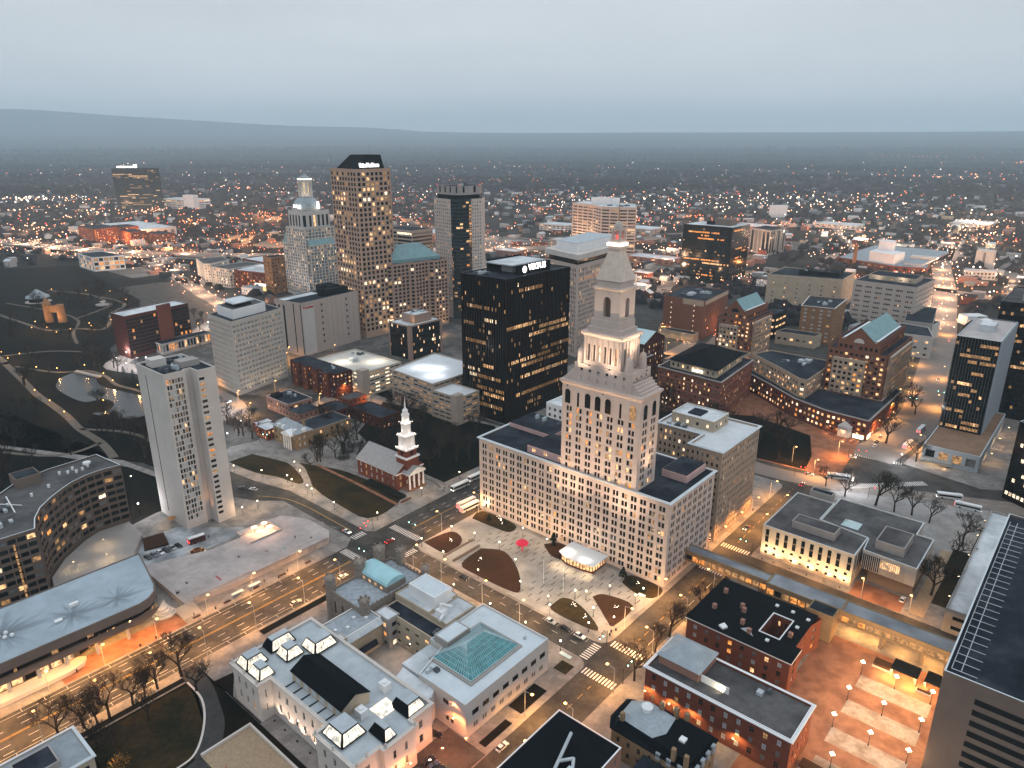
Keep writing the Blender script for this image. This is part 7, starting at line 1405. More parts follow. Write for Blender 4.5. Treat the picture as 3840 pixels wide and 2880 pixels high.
# lights of the city: one mass of small lamps
cols = [plain_emit('far_light_warm', (1, .50, .30), 4.5), plain_emit('far_light_orange', (1, .25, .08), 4), plain_emit('far_light_white', (1, .82, .68), 6), plain_emit('far_light_red', (1, .07, .06), 3.5), plain_emit('far_light_blue', (.6, .85, 1), 4)]
mb = MB()
def farlight(x, y, z, k, s):
    a, b = gab(x, y)
    p = [(a - s, b, z), (a, b - s, z), (a + s, b, z), (a, b + s, z)]; t_, u_ = (a, b, z + s), (a, b, z - s)
    for i in range(4): mb.quad(p[i], p[(i + 1) % 4], t_, m=k); mb.quad(p[(i + 1) % 4], p[i], u_, m=k)
def lsize(r): return .3 + r * .00052 * rf.uniform(.5, 1.6)
for i in range(480):
    r = 640 + 2600 * rf.random() ** 1.15; deg = rf.uniform(-40, 40); x, y = polar(r, deg)
    if near_pts(x, y): continue
    farlight(x, y, rf.uniform(4, 10), rf.choice((0, 0, 0, 1, 1, 2, 2, 2, 3, 4)), lsize(r))
for i in range(260):
    r = 3000 + 4500 * rf.random(); deg = rf.uniform(-40, 40); x, y = polar(r, deg)
    farlight(x, y, gz(r, R(deg)) + rf.uniform(14, 22), rf.choice((0, 0, 1, 2, 2)), lsize(r) * .75)
# clusters (distance, bearing, count, spread, colours)
for (r, deg, n, sp, ks) in ((2900, -33, 70, 90, (0, 2)), (3300, -20, 50, 140, (0, 1, 0)), (3600, -16, 40, 160, (0, 1)), (2300, -38, 30, 80, (1, 0)), (2500, 16, 110, 260, (2, 0, 2)), (2200, 20, 90, 200, (2, 0)), (2900, 25, 40, 240, (0, 1)), (1900, 9, 50, 150, (1, 0, 3)), (1500, -3, 60, 160, (1, 0, 3)), (2300, 3, 40, 150, (0, 2)), (8200, 35.5, 60, 170, (1, 1, 0)), (4600, 32, 40, 300, (0, 1)), (3600, -2, 30, 200, (0, 1)), (2600, -8, 50, 240, (1, 0, 3)), (1250, 33, 36, 70, (2, 0)), (1500, -34, 60, 110, (0, 2, 1)), (1500, -24, 70, 120, (1, 0)), (1750, -28, 60, 140, (1, 0, 3)), (1300, -20, 40, 90, (1, 0)), (1900, -14, 80, 170, (1, 0)), (1500, -8, 60, 110, (1, 0, 2)), (1150, 1, 50, 80, (1, 0)), (1250, 6, 50, 100, (0, 2)), (1700, 14, 60, 120, (1, 0)), (1700, 28, 60, 160, (1, 0)), (2200, -26, 80, 200, (1, 0)), (2600, 8, 60, 200, (1, 0)), (1350, -29, 16, 40, (1, 1))):
    x0, y0 = polar(r, deg)
    for i in range(n): x, y = x0 + rf.gauss(0, sp), y0 + rf.gauss(0, sp * .8); q = math.hypot(x, y); farlight(x, y, gz(q, math.atan2(x, y)) + rf.uniform(5, 10) + (q > 4000) * 14, rf.choice(ks), lsize(q))
for i in range(26): x, y = polar(8600, 25.5 + i * .27 + rf.uniform(-.1, .1)); farlight(x, y, gz(8600, R(27)) + 40, 1, 3) if rf.random() < .6 else None
def roadlights(pts, step, h, ks, s=1, off=0):
    pts = smooth_pts(pts, 6)
    for i in range(len(pts) - 1):
        l = math.dist(pts[i], pts[i + 1]); n = max(1, int(l / step))
        for j in range(n):
            f = (j + rf.random() * .6) / n; a, b = pts[i][0] + (pts[i + 1][0] - pts[i][0]) * f + rf.uniform(-off, off), pts[i][1] + (pts[i + 1][1] - pts[i][1]) * f + rf.uniform(-off, off); v = w3(a, b); farlight(v.x, v.y, h, rf.choice(ks), lsize(v.length) * s)
roadlights([(-1900, 250), (-1560, 385), (-1414, 420), (-1230, 470), (-1100, 470), (-960, 440), (-880, 420), (-780, 395), (-715, 340)], 12, .9, (2, 2, 0, 3), .55, 8)
roadlights([(-1560, 385), (-1230, 465), (-960, 440), (-780, 395)], 34, 7, (1, 0), 1, 12)
roadlights([(-1900, 330), (-1560, 400), (-1330, 470), (-1150, 560), (-980, 700), (-800, 950)], 22, 9.2, (3, 2, 0), .6, 9)
roadlights([(-120, 760), (-150, 930), (-178, 1080), (-230, 1330), (-275, 1680), (-270, 1900), (-160, 2200)], 26, .9, (3, 3, 2, 0), .6, 8)
roadlights([(-130, 840), (-178, 1080), (-230, 1330), (-275, 1680)], 40, 8, (1, 0), 1, 14)
roadlights([(-700, 1000), (-520, 1010), (-330, 1040), (-180, 1060), (-60, 1010)], 28, 8, (1, 0, 2), 1, 12)
roadlights([(-560, 740), (-470, 800), (-380, 980)], 26, 7, (2, 0), .9, 12); roadlights([(-900, 1150), (-700, 1450), (-520, 1900), (-400, 2400)], 40, 8, (0, 1, 2), 1, 12)
# added fill lights without fixtures: ground glow for the far streets and lots
def pool(a, b, z, P, col, rad=1.2):
    l = bpy.data.lights.new('far_glow_fill', 'POINT'); l.energy = P; l.color = col; l.shadow_soft_size = rad; o = bpy.data.objects.new('far_glow_fill', l); COL.objects.link(o); o.location = w3(a, b, z); v = w3(a, b)
    for q in range(7): farlight(v.x + rf.uniform(-34, 34), v.y + rf.uniform(-34, 34), z - 3 + rf.uniform(-2, 2), 1 if col[1] < .55 else 0, lsize(v.length) * .9)
OR, PK, WH_ = (1, .36, .10), (1, .58, .34), (1, .85, .65)
for (a0, a1, b0, b1, n, c) in ((-1500, -1250, 520, 760, 10, OR), (-1850, -1500, 420, 640, 10, PK), (-1700, -1300, 760, 1000, 10, OR), (-1250, -900, 640, 900, 9, OR), (-1000, -600, 900, 1150, 10, PK), (-560, -400, 760, 900, 5, PK), (-560, -400, 920, 1200, 5, PK), (-900, -500, 1250, 1700, 10, OR), (-500, -150, 1350, 2000, 12, WH_), (-150, 80, 1060, 1400, 9, PK), (-330, -180, 960, 1100, 5, OR), (-2400, -1900, 500, 900, 10, PK), (-1900, -1200, 1100, 1700, 10, OR), (-250, 100, 1500, 2200, 8, OR)):
    for i in range(n): pool(rf.uniform(a0, a1), rf.uniform(b0, b1), 14, 80000, c)
for pts, c, st, P in (([(-1900, 250), (-1560, 385), (-1414, 420), (-1230, 470), (-1100, 470), (-960, 440), (-880, 420), (-780, 395), (-715, 340)], PK, 50, 42000), ([(-1900, 330), (-1560, 400), (-1330, 470), (-1150, 560), (-980, 700), (-800, 950), (-700, 1200)], PK, 70, 60000), ([(-130, 720), (-150, 930), (-178, 1080), (-230, 1330), (-275, 1680), (-270, 1900), (-160, 2200), (40, 2500)], PK, 60, 60000), ([(-355, 1140), (-375, 1220), (-410, 1460), (-470, 1600)], PK, 70, 18000), ([(-700, 1000), (-520, 1010), (-330, 1040), (-180, 1060), (-60, 1010)], OR, 70, 18000), ([(-300, 700), (-270, 560)], OR, 50, 7000), ([(-560, 740), (-470, 800), (-380, 980)], PK, 60, 14000)):
    q = smooth_pts(pts, 6); acc = 0
    for i in range(len(q) - 1):
        acc += math.dist(q[i], q[i + 1])
        if acc > st: acc = 0; pool(q[i][0], q[i][1], 12, P, c)
single('distant_city_lights', mb, cols, 'countless small lamps and lit windows of the far city', 'lights', kind='stuff')
# ================================================================ LAMPS, SIGNALS, VEHICLES, PEOPLE
M_IRON = mat('lamp_iron', (.02, .02, .02), .6); M_GAL = mat('galvanised_pole', (.35, .36, .36), .5)
WG = plain_emit('warm_globe', (1, .84, .60), 9); AG = plain_emit('amber_globe', (1, .5, .12), 6); CG = plain_emit('cool_globe', (.95, .97, 1), 10)
def post_proto(name, label, cat, h, glob, gm, col, P, heads=1):
    t = T(name, label, cat, 0, 0, 0); t.part('pole', MB().cyl(0, 0, 0, .8, .22, .12, 6).tube((0, 0, .8), (0, 0, h - .3), .09, .06), M_IRON); mb = MB()
    if heads == 1: mb.ball(0, 0, h, glob, 8, 5)
    else:
        for (x, y) in ((.55, 0), (-.55, 0), (0, .55), (0, -.55)): mb.ball(x, y, h - .25, glob, 6, 4)
        mb.ball(0, 0, h + .3, glob, 6, 4)
    t.part('lamp_head', mb, gm); l = lampobj(col, P, glob * .8); o = bpy.data.objects.new('lamp_light', l); COL.objects.link(o); o.parent = t.e; o.location = (0, 0, h + glob + .35); return t
PLAZA = [(-348.2, 186.1), (-331.4, 191.8), (-325.2, 190.7), (-344.0, 204.7), (-331.3, 200.1), (-312.4, 192.1), (-307.2, 191.3), (-285.5, 189.9), (-259.8, 197.5), (-263.1, 230.3), (-261.6, 257.7), (-239.0 + 14, 240.6 - 2), (-221.9, 212.4), (-209.1, 215.1), (-224.5, 195.2), (-208.7, 194), (-194.8, 216.7), (-186.6, 193.6), (-206.5, 178.4), (-186.9, 179.1), (-179.7, 210.5), (-167.2, 199), (-166.4, 179.4), (-208.1, 232.7), (-194.7, 233.6), (-179.6, 233.2), (-165.6, 228), (-147.7, 194.4), (-151.8, 198.5), (-145.8, 209), (-136.6, 221), (-142, 211.5), (-125.0, 222.5), (-133.4, 204.4), (-129.4, 195.3), (-123.9, 204.6), (-148.0, 179.6), (-125.1, 228.7), (-131.2, 179.7), (-396.3, 134.4), (-316.6, 164.8), (-316.2, 156.1), (-365.9, 178.9)]
def spread(t, pts, fmt, grp):
    first = True
    for (a, b) in pts:
        if first: t.e.location = w3(a, b, K); e = t.e; first = False
        else: e = dup(t.e, a, b, K)
        e['label'] = fmt; e['group'] = grp
spread(post_proto('globe_street_lamp', 'x', 'street lamp', 4.4, .34, WG, (1, .66, .34), 330), PLAZA, 'black post lamp with a glowing warm globe beside a downtown pavement or plaza path', 'warm globe post lamps around the plazas')
spread(post_proto('park_lamp', 'x', 'street lamp', 4.0, .42, AG, (1, .5, .16), 420), [(-717.8, 164.0), (-744.6, 166.3), (-726.1, 175.2), (-647.9, 154.4), (-604.4, 150.1), (-570.4, 149.4), (-537.1, 147.8), (-669.8, 171.1), (-653.3, 181.2), (-645.8, 199.5), (-609.7, 200.8), (-584.4, 198.0), (-557.8, 205.8), (-541.5, 174.9), (-801.9, 259.8), (-787.5, 256.5), (-800.1, 280.4), (-790.0, 237.9), (-815.1, 224.8), (-786.0, 224.1), (-851.4, 225.5), (-825.0, 214.3), (-895.4, 334.3), (-964.1, 342.8), (-990.4, 324.2), (-1032.9, 298.9)], 'short park lamp glowing orange beside a dark park path', 'orange park lamps')
spread(post_proto('cluster_lamp', 'x', 'street lamp', 5.6, .26, WG, (1, .66, .34), 1150, 5), [(-42.2, 239.7), (-31.2, 239.6), (-42.0, 223.4), (-20.1, 239.7), (-31.1, 223.5), (-41.9, 207.8), (-20.0, 223.6), (-30.8, 207.4), (-20.0, 207.5), (-37.1, 190.9)], 'tall black lamp with a cluster of five bright globes on the brick lamp plaza', 'five-globe lamps on the brick plaza')
spread(post_proto('white_street_lamp', 'x', 'street lamp', 6, .4, CG, (.92, .94, 1), 1500), [(-410.2, 199.3), (-423.8, 216.3), (-464.2, 231.1), (-616.9, 221.8), (-640.2, 223.2), (-842.5, 250.4), (-89.7, 387.9), (-78.4, 443.2), (-652, 236), (-662, 250), (-668, 266), (-678, 288), (-690, 312), (-704, 338), (-622, 240), (-596, 244), (-357, 122)], 'post lamp with a cold white head along the outer streets', 'cold white street lamps')
def cobra(a, b, z, dx, dy, grp, lab, P=2500, h=10.5, vis=True):
    t = T('cobra_street_lamp', lab, 'street lamp', a, b, z, group=grp); t.part('pole', MB().tube((a, b, z), (a, b, h), .13, .09).tube((a, b, h), (a + dx, b + dy, h + .5), .07), M_GAL)
    t.part('lamp_head', MB().box(a + dx - .4, a + dx + .4, b + dy - .4, b + dy + .4, h + .3, h + .5), plain_emit('sodium_head', (1, .55, .18), 7))
    l = bpy.data.lights.new('lamp_light', 'SPOT'); l.energy = P * 15; l.color = (1, .45, .12); l.spot_size = R(160); l.spot_blend = 1; l.shadow_soft_size = .3
    o = bpy.data.objects.new('lamp_light', l); COL.objects.link(o); o.parent = t.e; o.location = (dx, dy, h + .2 - z)
G1 = 'curved-arm sodium lamps of the main street'
for b in (22, 38, 56, 74, 92, 112, 134, 152): cobra(-229.8 + 1.2, b, K, -3, 0, G1, 'grey curved-arm lamp glowing amber over the main street', 1500)
for b in (30, 47, 65, 84, 104, 124, 146): cobra(-250.4 - 1.2, b, K, 3, 0, G1, 'grey curved-arm lamp glowing amber over the main street', 1500)
for b in (210, 236, 262, 292, 322): cobra(-227.2 + .8, b, K, -3, 0, G1, 'grey curved-arm lamp glowing amber over the main street', 1100)
for a in (-214, -196, -172, -152): cobra(a, 180.6, K, 0, 2.4, 'curved-arm lamps of the museum street', 'curved-arm lamp glowing over the street between museum and plaza', 1000)
for (a, b, dx) in ((-104, 174, -3), (-104, 150, -3), (-104, 130, -3), (-120.4, 146, 3), (-119.9, 206, 3), (-104, 200, -3), (-104, 226, -3), (-119.9, 232, 3), (-104, 250, -3), (-120, 288, 3), (-120, 306, 3), (-120, 326, 3), (-104, 312, -3), (-104, 338, -3), (-120, 350, 3)): cobra(a, b, K, dx, 0, 'curved-arm sodium lamps of the side street', 'curved-arm sodium lamp glowing amber beside the tower block side street', 1900)
for a in (-92, -74, -56, -38): cobra(a, 287.9, K, 0, -2.6, 'curved-arm lamps before the civic building', 'curved-arm sodium lamp on the street before the civic building', 900)
for (a, b) in ((-110, 430), (-128, 404), (-112, 394)): cobra(a, b, K, 2, -2, 'curved-arm lamps at the green', 'curved-arm sodium lamp at the corner of the dark green', 1900)
for (a, b, dx) in ((-104, 480, 3), (-106, 520, 3), (-110, 556, 3), (-80, 560, -3), (-112, 590, 3), (-118, 625, 3), (-92, 640, -3), (-124, 670, 3), (-136, 740, 3), (-150, 820, 3), (-120, 800, -3), (-72, 470, -3)): cobra(a, b, K if b < 600 else 0, dx, 0, 'curved-arm lamps of the wide avenue', 'curved-arm sodium lamp glowing over the wide avenue', 2100)
for (a, b) in ((-700, 345), (-676, 285), (-655, 245), (-720, 375), (-690, 320)): cobra(a, b, 0, 2, 0, 'curved-arm lamps of the bright curving avenue', 'curved-arm lamp over the bright curving avenue beside the park', 2600)
for (a, b) in ((-470, 240), (-520, 243), (-560, 244), (-440, 232), (-425, 300), (-420, 275), (-545, 330), (-530, 318), (-560, 420), (-580, 520), (-500, 440), (-520, 360), (-450, 362), (-410, 385), (-375, 400), (-350, 420), (-505, 470), (-520, 560), (-452, 300), (-395, 300), (-260, 360), (-262, 400), (-262, 440), (-300, 500), (-340, 520), (-470, 270), (-300, 560), (-340, 620), (-250, 560)): cobra(a, b, K if a > -500 else 0, 2, 0, 'curved-arm lamps of the inner streets', 'curved-arm lamp glowing in the inner streets between office blocks', 1600)
# traffic signals
def signal(a, b, dx, dy, k, lab):
    t = T('traffic_signal', lab, 'traffic signal', a, b, K); t.part('pole', MB().tube((a, b, K), (a, b, 6.6), .14, .1).tube((a, b, 6.4), (a + dx, b + dy, 6.8), .1, .06), M_IRON); m3 = MB(); m4 = MB()
    for f in (1, .55): x, y = a + dx * f, b + dy * f; m3.box(x - .2, x + .2, y - .2, y + .2, 5.7, 6.75)
    t.part('signal_head', m3, M_IRON)
    for f in (1, .55): x, y = a + dx * f, b + dy * f; m4.ball(x + .16, y - .2, 6.4 if k else 5.95, .2, 6, 4)
    t.part('signal_light', m4, plain_emit('signal_red', (1, .05, .04), 14) if k else plain_emit('signal_green', (.4, 1, .85), 14))
for i, (a, b, dx, dy, k) in enumerate(((-229.6, 201, -9, -1, 0), (-251.6, 176.8, .6, 7, 1), (-254, 190, 0, -5, 1), (-229.8, 169.4, -8, 0, 0), (-104, 180, -.5, 6, 0), (-119.8, 193.6, 0, -5, 0), (-104.6, 432, 9, 1.5, 1), (-72, 455, -8, 0, 1), (-120, 386, 5, 1, 1), (-80, 384, 4, 3, 1), (-105, 556, 9, 1, 0), (-79, 585, -9, 1, 0), (-104.2, 290, -6, 0, 0), (-395, 212, 5, 3, 0))):
    signal(a, b, dx, dy, k, ['black mast-arm signal at the plaza corner of the big crossroads', 'black signal post with red light at the raised plaza corner', 'black signal post with red light at the church corner', 'black mast-arm signal before the castle building', 'signal arm over the lower crossroads beside the brick building', 'signal arm at the plaza tip of the lower crossroads', 'mast-arm signal with red lights at the mouth of the wide avenue', 'mast-arm signal with red lights before the grey podium', 'red signal on the corner of the dark green', 'red signal among the crossings before the civic building', 'far mast-arm signal over the avenue at the left kerb', 'far mast-arm signal over the avenue at the right kerb', 'signal arm at the civic building corner', 'signal arm with pale lights at the street bend by the park'][i])
# cars
M_TYRE = mat('tyre_rubber', (.015, .015, .015), .8); M_CARGL = mat('car_glass', (.01, .012, .014), .08, .1, spec=.6)
M_HL = plain_emit('headlight_glass', (1, .93, .8), 9); M_TL = plain_emit('taillight_glass', (1, .05, .04), 6); M_HLo = mat('headlight_off', (.5, .5, .5), .2); M_TLo = mat('taillight_off', (.25, .02, .02), .3)
PAINT = {k: mat(k + '_car_paint', c, .25, .03, spec=.5) for k, c in dict(white=(.70, .70, .70), black=(.012, .012, .014), silver=(.36, .37, .38), red=(.30, .02, .02), grey=(.12, .125, .13), blue=(.03, .05, .10)).items()}
def car_proto(paint, lit, suv):
    t = T('parked_car', 'x', 'car', 0, 0, 0); L_, Wd = (4.7, 1.82); h1, h2 = (.95, 1.65) if suv else (.86, 1.42); hl = L_ / 2; w = Wd / 2
    prof = [(-hl, .35), (-hl + .05, .72), (-hl + .5, h1 - .02), (hl - 1.3, h1), (hl - .12, h1 - .14), (hl, .6), (hl - .02, .32)]
    mb = MB(); n = len(prof)
    for i in range(n):
        (x0, z0), (x1, z1) = prof[i], prof[(i + 1) % n]; mb.quad((x0, w, z0), (x0, -w, z0), (x1, -w, z1), (x1, w, z1))
    for s in (1, -1): q = [(x, s * w, z) for x, z in prof]; mb.quad(*(q if s < 0 else q[::-1]))
    t.part('body', mb, PAINT[paint])
    c = [(-hl + .35, h1 - .04), (-hl + .85, h2 - .06), (hl - 2.4, h2), (hl - 1.35, h1)]; c2 = w - .22; m2 = MB()
    q0, q1 = [(c[0][0], w - .08), (c[3][0], w - .08)], [(c[1][0], c2), (c[2][0], c2)]
    P = [(c[0][0], -(w - .08)), (c[3][0], -(w - .08)), (c[3][0], w - .08), (c[0][0], w - .08)]; Q = [(c[1][0], -c2), (c[2][0], -c2), (c[2][0], c2), (c[1][0], c2)]
    m2.frus(P, h1 - .03, Q, h2 - .04, top=False); t.part('window', m2, M_CARGL); t.part('roof', MB().prism(Q, h2 - .04, h2 + .02), PAINT[paint])
    for x in (-hl + .85, hl - .9):
        for s in (-1, 1): t.part('wheel', MB().tube((x, s * (w - .18), .33), (x, s * (w + .02), .33), .33, n=12), M_TYRE)
    for s in (-1, 1): t.part('headlight', MB().box(hl - .14, hl + .02, s * .62 - .2, s * .62 + .2, .6, .76), M_HL if lit else M_HLo); t.part('taillight', MB().box(-hl - .02, -hl + .08, s * .66 - .16, s * .66 + .16, .64, .84), M_TL if lit else M_TLo)
    return t
_cp = {}
def car(a, b, rz, paint, label, lit=False, suv=False, grp=None, z=0):
    k = (paint, lit, suv)
    if k not in _cp: _cp[k] = car_proto(*k); e = _cp[k].e; e.location = w3(a, b, z); e.rotation_euler = (0, 0, TH + rz)
    else:
        e = dup(_cp[k].e, a, b, z, rz)
        if 'group' in e: del e['group']
    e['label'] = label; e['category'] = 'car'; e.name = 'moving_car' if lit else 'parked_car'
    if grp: e['group'] = grp
U, D, Rr, Lf = R(90), R(-90), 0, R(180)
car(-231.4, 131.4, U, 'silver', 'silver car alone in the kerb lane of the main street above the museum'); car(-232, 155.5, U, 'white', 'white car on the main street beside the castle turret'); car(-231.7, 148, U, 'black', 'black car half hidden behind the castle on the main street')
car(-191.3, 189.4, Rr, 'black', 'black car alone at the plaza kerb of the museum street'); car(-144.3, 190.6, Rr, 'silver', 'silver car, first of three parked at the plaza kerb'); car(-137.1, 190.8, Rr, 'black', 'black car, middle of three parked at the plaza kerb'); car(-130.3, 190.8, Rr, 'white', 'white tall car, last of three parked at the plaza kerb', suv=True)
car(-117.6, 131.5, U, 'white', 'white car parked beside the black dug garden of the museum wing'); car(-117.4, 112, U, 'white', 'white car partly hidden by the black flat roof')
car(-137, 121, R(30), 'black', 'dark car in the corner of the orange museum yard', suv=True, z=K + .02)
for i, (a, b) in enumerate(((-131, 112.5), (-128.4, 112), (-125.8, 112), (-123.2, 112.3))): car(a, b, U, ['black', 'blue', 'black', 'grey'][i], 'dark car in the row at the mouth of the orange museum yard', grp='dark cars in the museum yard', suv=i % 2 == 0, z=K + .02)
for i, p in enumerate(('black', 'grey', 'white', 'black', 'silver', 'black')): car(-312 + .15 * i, 106.6 + i * 2.75, R(8), p, ['black car, nearest in the parking row by the driveway circle', 'dark grey car, second in the driveway parking row', 'white car, third in the driveway parking row', 'black car, fourth in the driveway parking row', 'silver car, fifth in the driveway parking row', 'black car, last in the driveway parking row by the red truck'][i], z=K + .02, suv=i == 3)
car(-287, 136, R(70), 'white', 'white car by the wall under the raised plaza', z=K + .02)
car(-262, 180.2, Rr, 'white', 'white car with headlights waiting at the big crossroads', lit=True); car(-239.4, 188.1, U, 'red', 'red car crossing the middle of the big crossroads', lit=True)
car(-124.1, 289.5, R(75), 'white', 'white car at the corner behind the tower block', lit=True, z=K + .02); car(-115.9, 310.9, D, 'grey', 'dark car with headlights on the amber side street', lit=True)
car(-42.3, 297, U, 'white', 'white van parked beside the ramp of the civic building', suv=True, z=K + .03); car(-112.4, 376.7, U, 'red', 'red car with glowing tail lights near the dark green', lit=True); car(-109.5, 332.9, U, 'white', 'white car half hidden beside the civic building')
car(-344, 171.6, R(200), 'grey', 'grey car on the curving road beside the white tower'); car(-338, 174.5, R(200), 'white', 'white car on the curving road beside the white tower')
car(-97.3, 461, U, 'white', 'white car parked at the avenue corner by the bright shop'); car(-98, 468, U, 'black', 'dark car behind the white one at the avenue corner', suv=True); car(-98.6, 478.4, U, 'grey', 'dark car with lights farther up the avenue kerb', lit=True)
car(-102.8, 433.5, R(10), 'white', 'white streaking car at the red signal by the green', lit=True); car(-113.9, 392.5, R(20), 'silver', 'silver car beside the bus near the dark green', lit=True)
rg = random.Random(31)
for i in range(12): car(-97 - i * .5 + rg.uniform(0, 9), 640 + i * 22 + rg.uniform(-6, 6), rg.choice((U, D)), rg.choice(('white', 'grey', 'black', 'silver')), 'small car with its lights on far up the wide avenue', lit=True, grp='cars far up the avenue')
for i in range(26):
    f = i / 26; pth = [(-700, 340), (-672, 285), (-652, 240), (-600, 233), (-540, 236), (-470, 234)]; k = int(f * 5); g_ = f * 5 - k; a = pth[k][0] + (pth[k + 1][0] - pth[k][0]) * g_ + rg.uniform(-5, 5); b = pth[k][1] + (pth[k + 1][1] - pth[k][1]) * g_ + rg.uniform(-4, 4); rz = math.atan2(pth[k + 1][1] - pth[k][1], pth[k + 1][0] - pth[k][0])
    if k < 3 or i % 2: car(a, b, rz, rg.choice(('white', 'grey', 'black', 'silver')), 'small car with its lights on in the bright curving avenue beside the park', lit=True, grp='cars in the bright curving avenue', z=.05)
for i in range(22): car(rg.uniform(-555, -405), 770 + (i % 5) * 26, R(90), rg.choice(('white', 'grey', 'silver', 'red')), 'small car parked on the open lots beyond the grid tower', grp='cars on the open lots', z=.02)
# buses and truck
def bus(a0, b0, a1, b1, label, lit='h', col=(.55, .57, .58), z=0, h=3.1, L_=12, cat='bus', name='city_bus'):
    a, b = (a0 + a1) / 2, (b0 + b1) / 2; rz = math.atan2(b1 - b0, a1 - a0); t = T(name, label, cat, a, b, z); t.e.rotation_euler = (0, 0, TH + rz); t.o3 = (0, 0, 0); hl = L_ / 2; w = 1.27
    body = mat('bus_body_%g' % col[0], col, .35, .05); t.part('body', MB().box(-hl, hl, -w, w, .35, h), body); m3 = MB()
    for s in (-1, 1): m3.box(-hl + .5, hl - .4, s * (w + .015) - .01, s * (w + .015) + .01, 1.5, 2.5)
    m3.box(hl, hl + .03, -w + .12, w - .12, 1.3, 2.7); t.part('window', m3, M_CARGL); t.part('roof', MB().box(-hl + .1, hl - .1, -w + .08, w - .08, h + .003, h + .14), M_WHITE); t.part('roof_unit', MB().box(-hl + 1, -hl + 3.4, -.8, .8, h + .14, h + .42), M_WHITE)
    for x in (-hl + 2.6, hl - 2.4):
        for s in (-1, 1): t.part('wheel', MB().tube((x, s * (w - .25), .48), (x, s * (w + .02), .48), .48, n=12), M_TYRE)
    for s in (-1, 1): t.part('headlight', MB().box(hl, hl + .06, s * .85 - .22, s * .85 + .22, .65, .95), M_HL); t.part('taillight', MB().box(-hl - .06, -hl, s * .95 - .18, s * .95 + .18, 1.0, 2.2), M_TL)
    return t
bus(-253.2, 256.9, -254, 243.6, 'white city bus with headlights at the church kerb, the nearer of two in line'); bus(-254.5, 271.1, -255.1, 258.3, 'white city bus with headlights at the church kerb, the farther of two in line')
bus(-237.5, 231.6, -236.8, 244.5, 'white city bus with red tail lights in the lane beside the tower block kerb lane'); bus(-233.4, 229.7, -232.8, 243, 'white city bus with red tail lights right at the tower block kerb')
bus(-82.2, 467, -81.1, 480, 'pale bus with bright red tail lights, the nearer of two on the wide avenue'); bus(-81.8, 500, -81.2, 514, 'pale bus with bright red tail lights, the farther of two on the wide avenue')
bus(-94.3, 400.5, -105, 395.8, 'long silver bus turning beside the dark green'); bus(-41, 414.7, -53, 409.5, 'white-roofed bus with red lights on the cross street, the left one'); bus(-43.5, 404.5, -31.2, 406, 'white-roofed bus with red lights on the cross street, the right one')
tk = bus(-309, 124.5, -308.2, 131.5, 'dark red box truck with pale roof beside the driveway circle', col=(.10, .02, .02), z=K + .02, L_=7.6, cat='truck', name='box_truck')
# plaza furniture
um = T('red_parasol_tree', 'bright pink-red faceted parasol sculpture on the paved plaza', 'parasol', -186.4, 223.2, K + .02); P8 = lambda r: [(-186.4 + r * math.cos(math.pi * i / 4), 223.2 + r * math.sin(math.pi * i / 4)) for i in range(8)]
um.part('canopy', MB().frus(P8(3.1), 4.1, P8(2.9), 4.7, top=False).frus(P8(2.9), 4.7, P8(1.2), 5.9), mat('pink_red_canvas', (.62, .03, .08), .6, .08)); um.part('trunk', MB().tube((-186.4, 223.2, K), (-186.4, 223.2, 4.2), .35, .2, 8), mat('pink_red_canvas', (.62, .03, .08)))
pv = T('glass_lobby_pavilion', 'low glass entrance pavilion with a white curved roof beside the tower block', 'pavilion', -160, 233); a0, a1, b0, b1 = -169, -149.8, 228.2, 239.6
PP = [(a0, 228.4), (-164, 226.4), (-157, 226.8), (a1, 228.2), (a1, b1), (a0, 239.2)]
pv.part('roof', MB().prism(PP, 4.2, 4.75), M_WHITE); pv.part('glass_wall', MB().prism(inset(PP, 1.1), K + .03, 4.2), LT_W); mb = MB(); IP = inset(PP, 1.0)
for i in range(len(IP)):
    p, q = IP[i], IP[(i + 1) % len(IP)]; n = max(1, int(math.dist(p, q) / 1.6))
    for j in range(n): x, y = onseg(p, q, j / n); mb.box(x - .12, x + .12, y - .12, y + .12, K + .03, 4.2)
mb.prism(inset(PP, .95), K + .03, .9); pv.part('frame', mb, M_BRICKD, kind='stuff')
for (x, y) in ((-165, 230.6), (-155.4, 229.6)): pv.part('roof_light', MB().ball(x, y, 5, .4, 8, 4), plain_emit('roof_light', (1, .95, .85), 9)); l = lampobj((1, .9, .75), 130); o = bpy.data.objects.new('lamp_light', l); COL.objects.link(o); o.location = w3(x, y, 5.7)
for (x, y) in ((-167, 225), (-160, 224.4), (-152, 226)): spot(pv, x, y, 3.6, x, y - 1, 0, 330, (1, .72, .4), 150, fix=False)
for i, (a, b) in enumerate(((-162.8, 209.4), (-153, 210.4))):
    t = T('flagpole', ['white flagpole on the plaza, the left of two', 'white flagpole with a drooping dark flag, the right of two'][i], 'flagpole', a, b, K); t.part('pole', MB().tube((a, b, K), (a, b, 11.5), .1, .06), M_WHITE)
    if i: t.part('flag', MB().frus([(a + .05, b), (a + .5, b + .05), (a + .5, b + .2), (a + .05, b + .15)], 7, [(a + .05, b), (a + .3, b), (a + .3, b + .1), (a + .05, b + .1)], 9.5), mat('dark_flag', (.02, .03, .06)))
gr_ = T('garage_ramp', 'sunken lit ramp between two plaza beds', 'ramp', -206, 204); gr_.part('walls', MB().box(-210.4, -209.8, 195.5, 215, K + .02, 1.3).box(-204.4, -203.8, 195.5, 213, K + .02, 1.3), M_CONCB); gr_.part('ramp', MB().box(-209.8, -204.4, 196, 213, K + .021, .3), M_CONC); spot(gr_, -207, 209, 4.6, -207, 205, 0, 420, (1, .7, .4), 120)
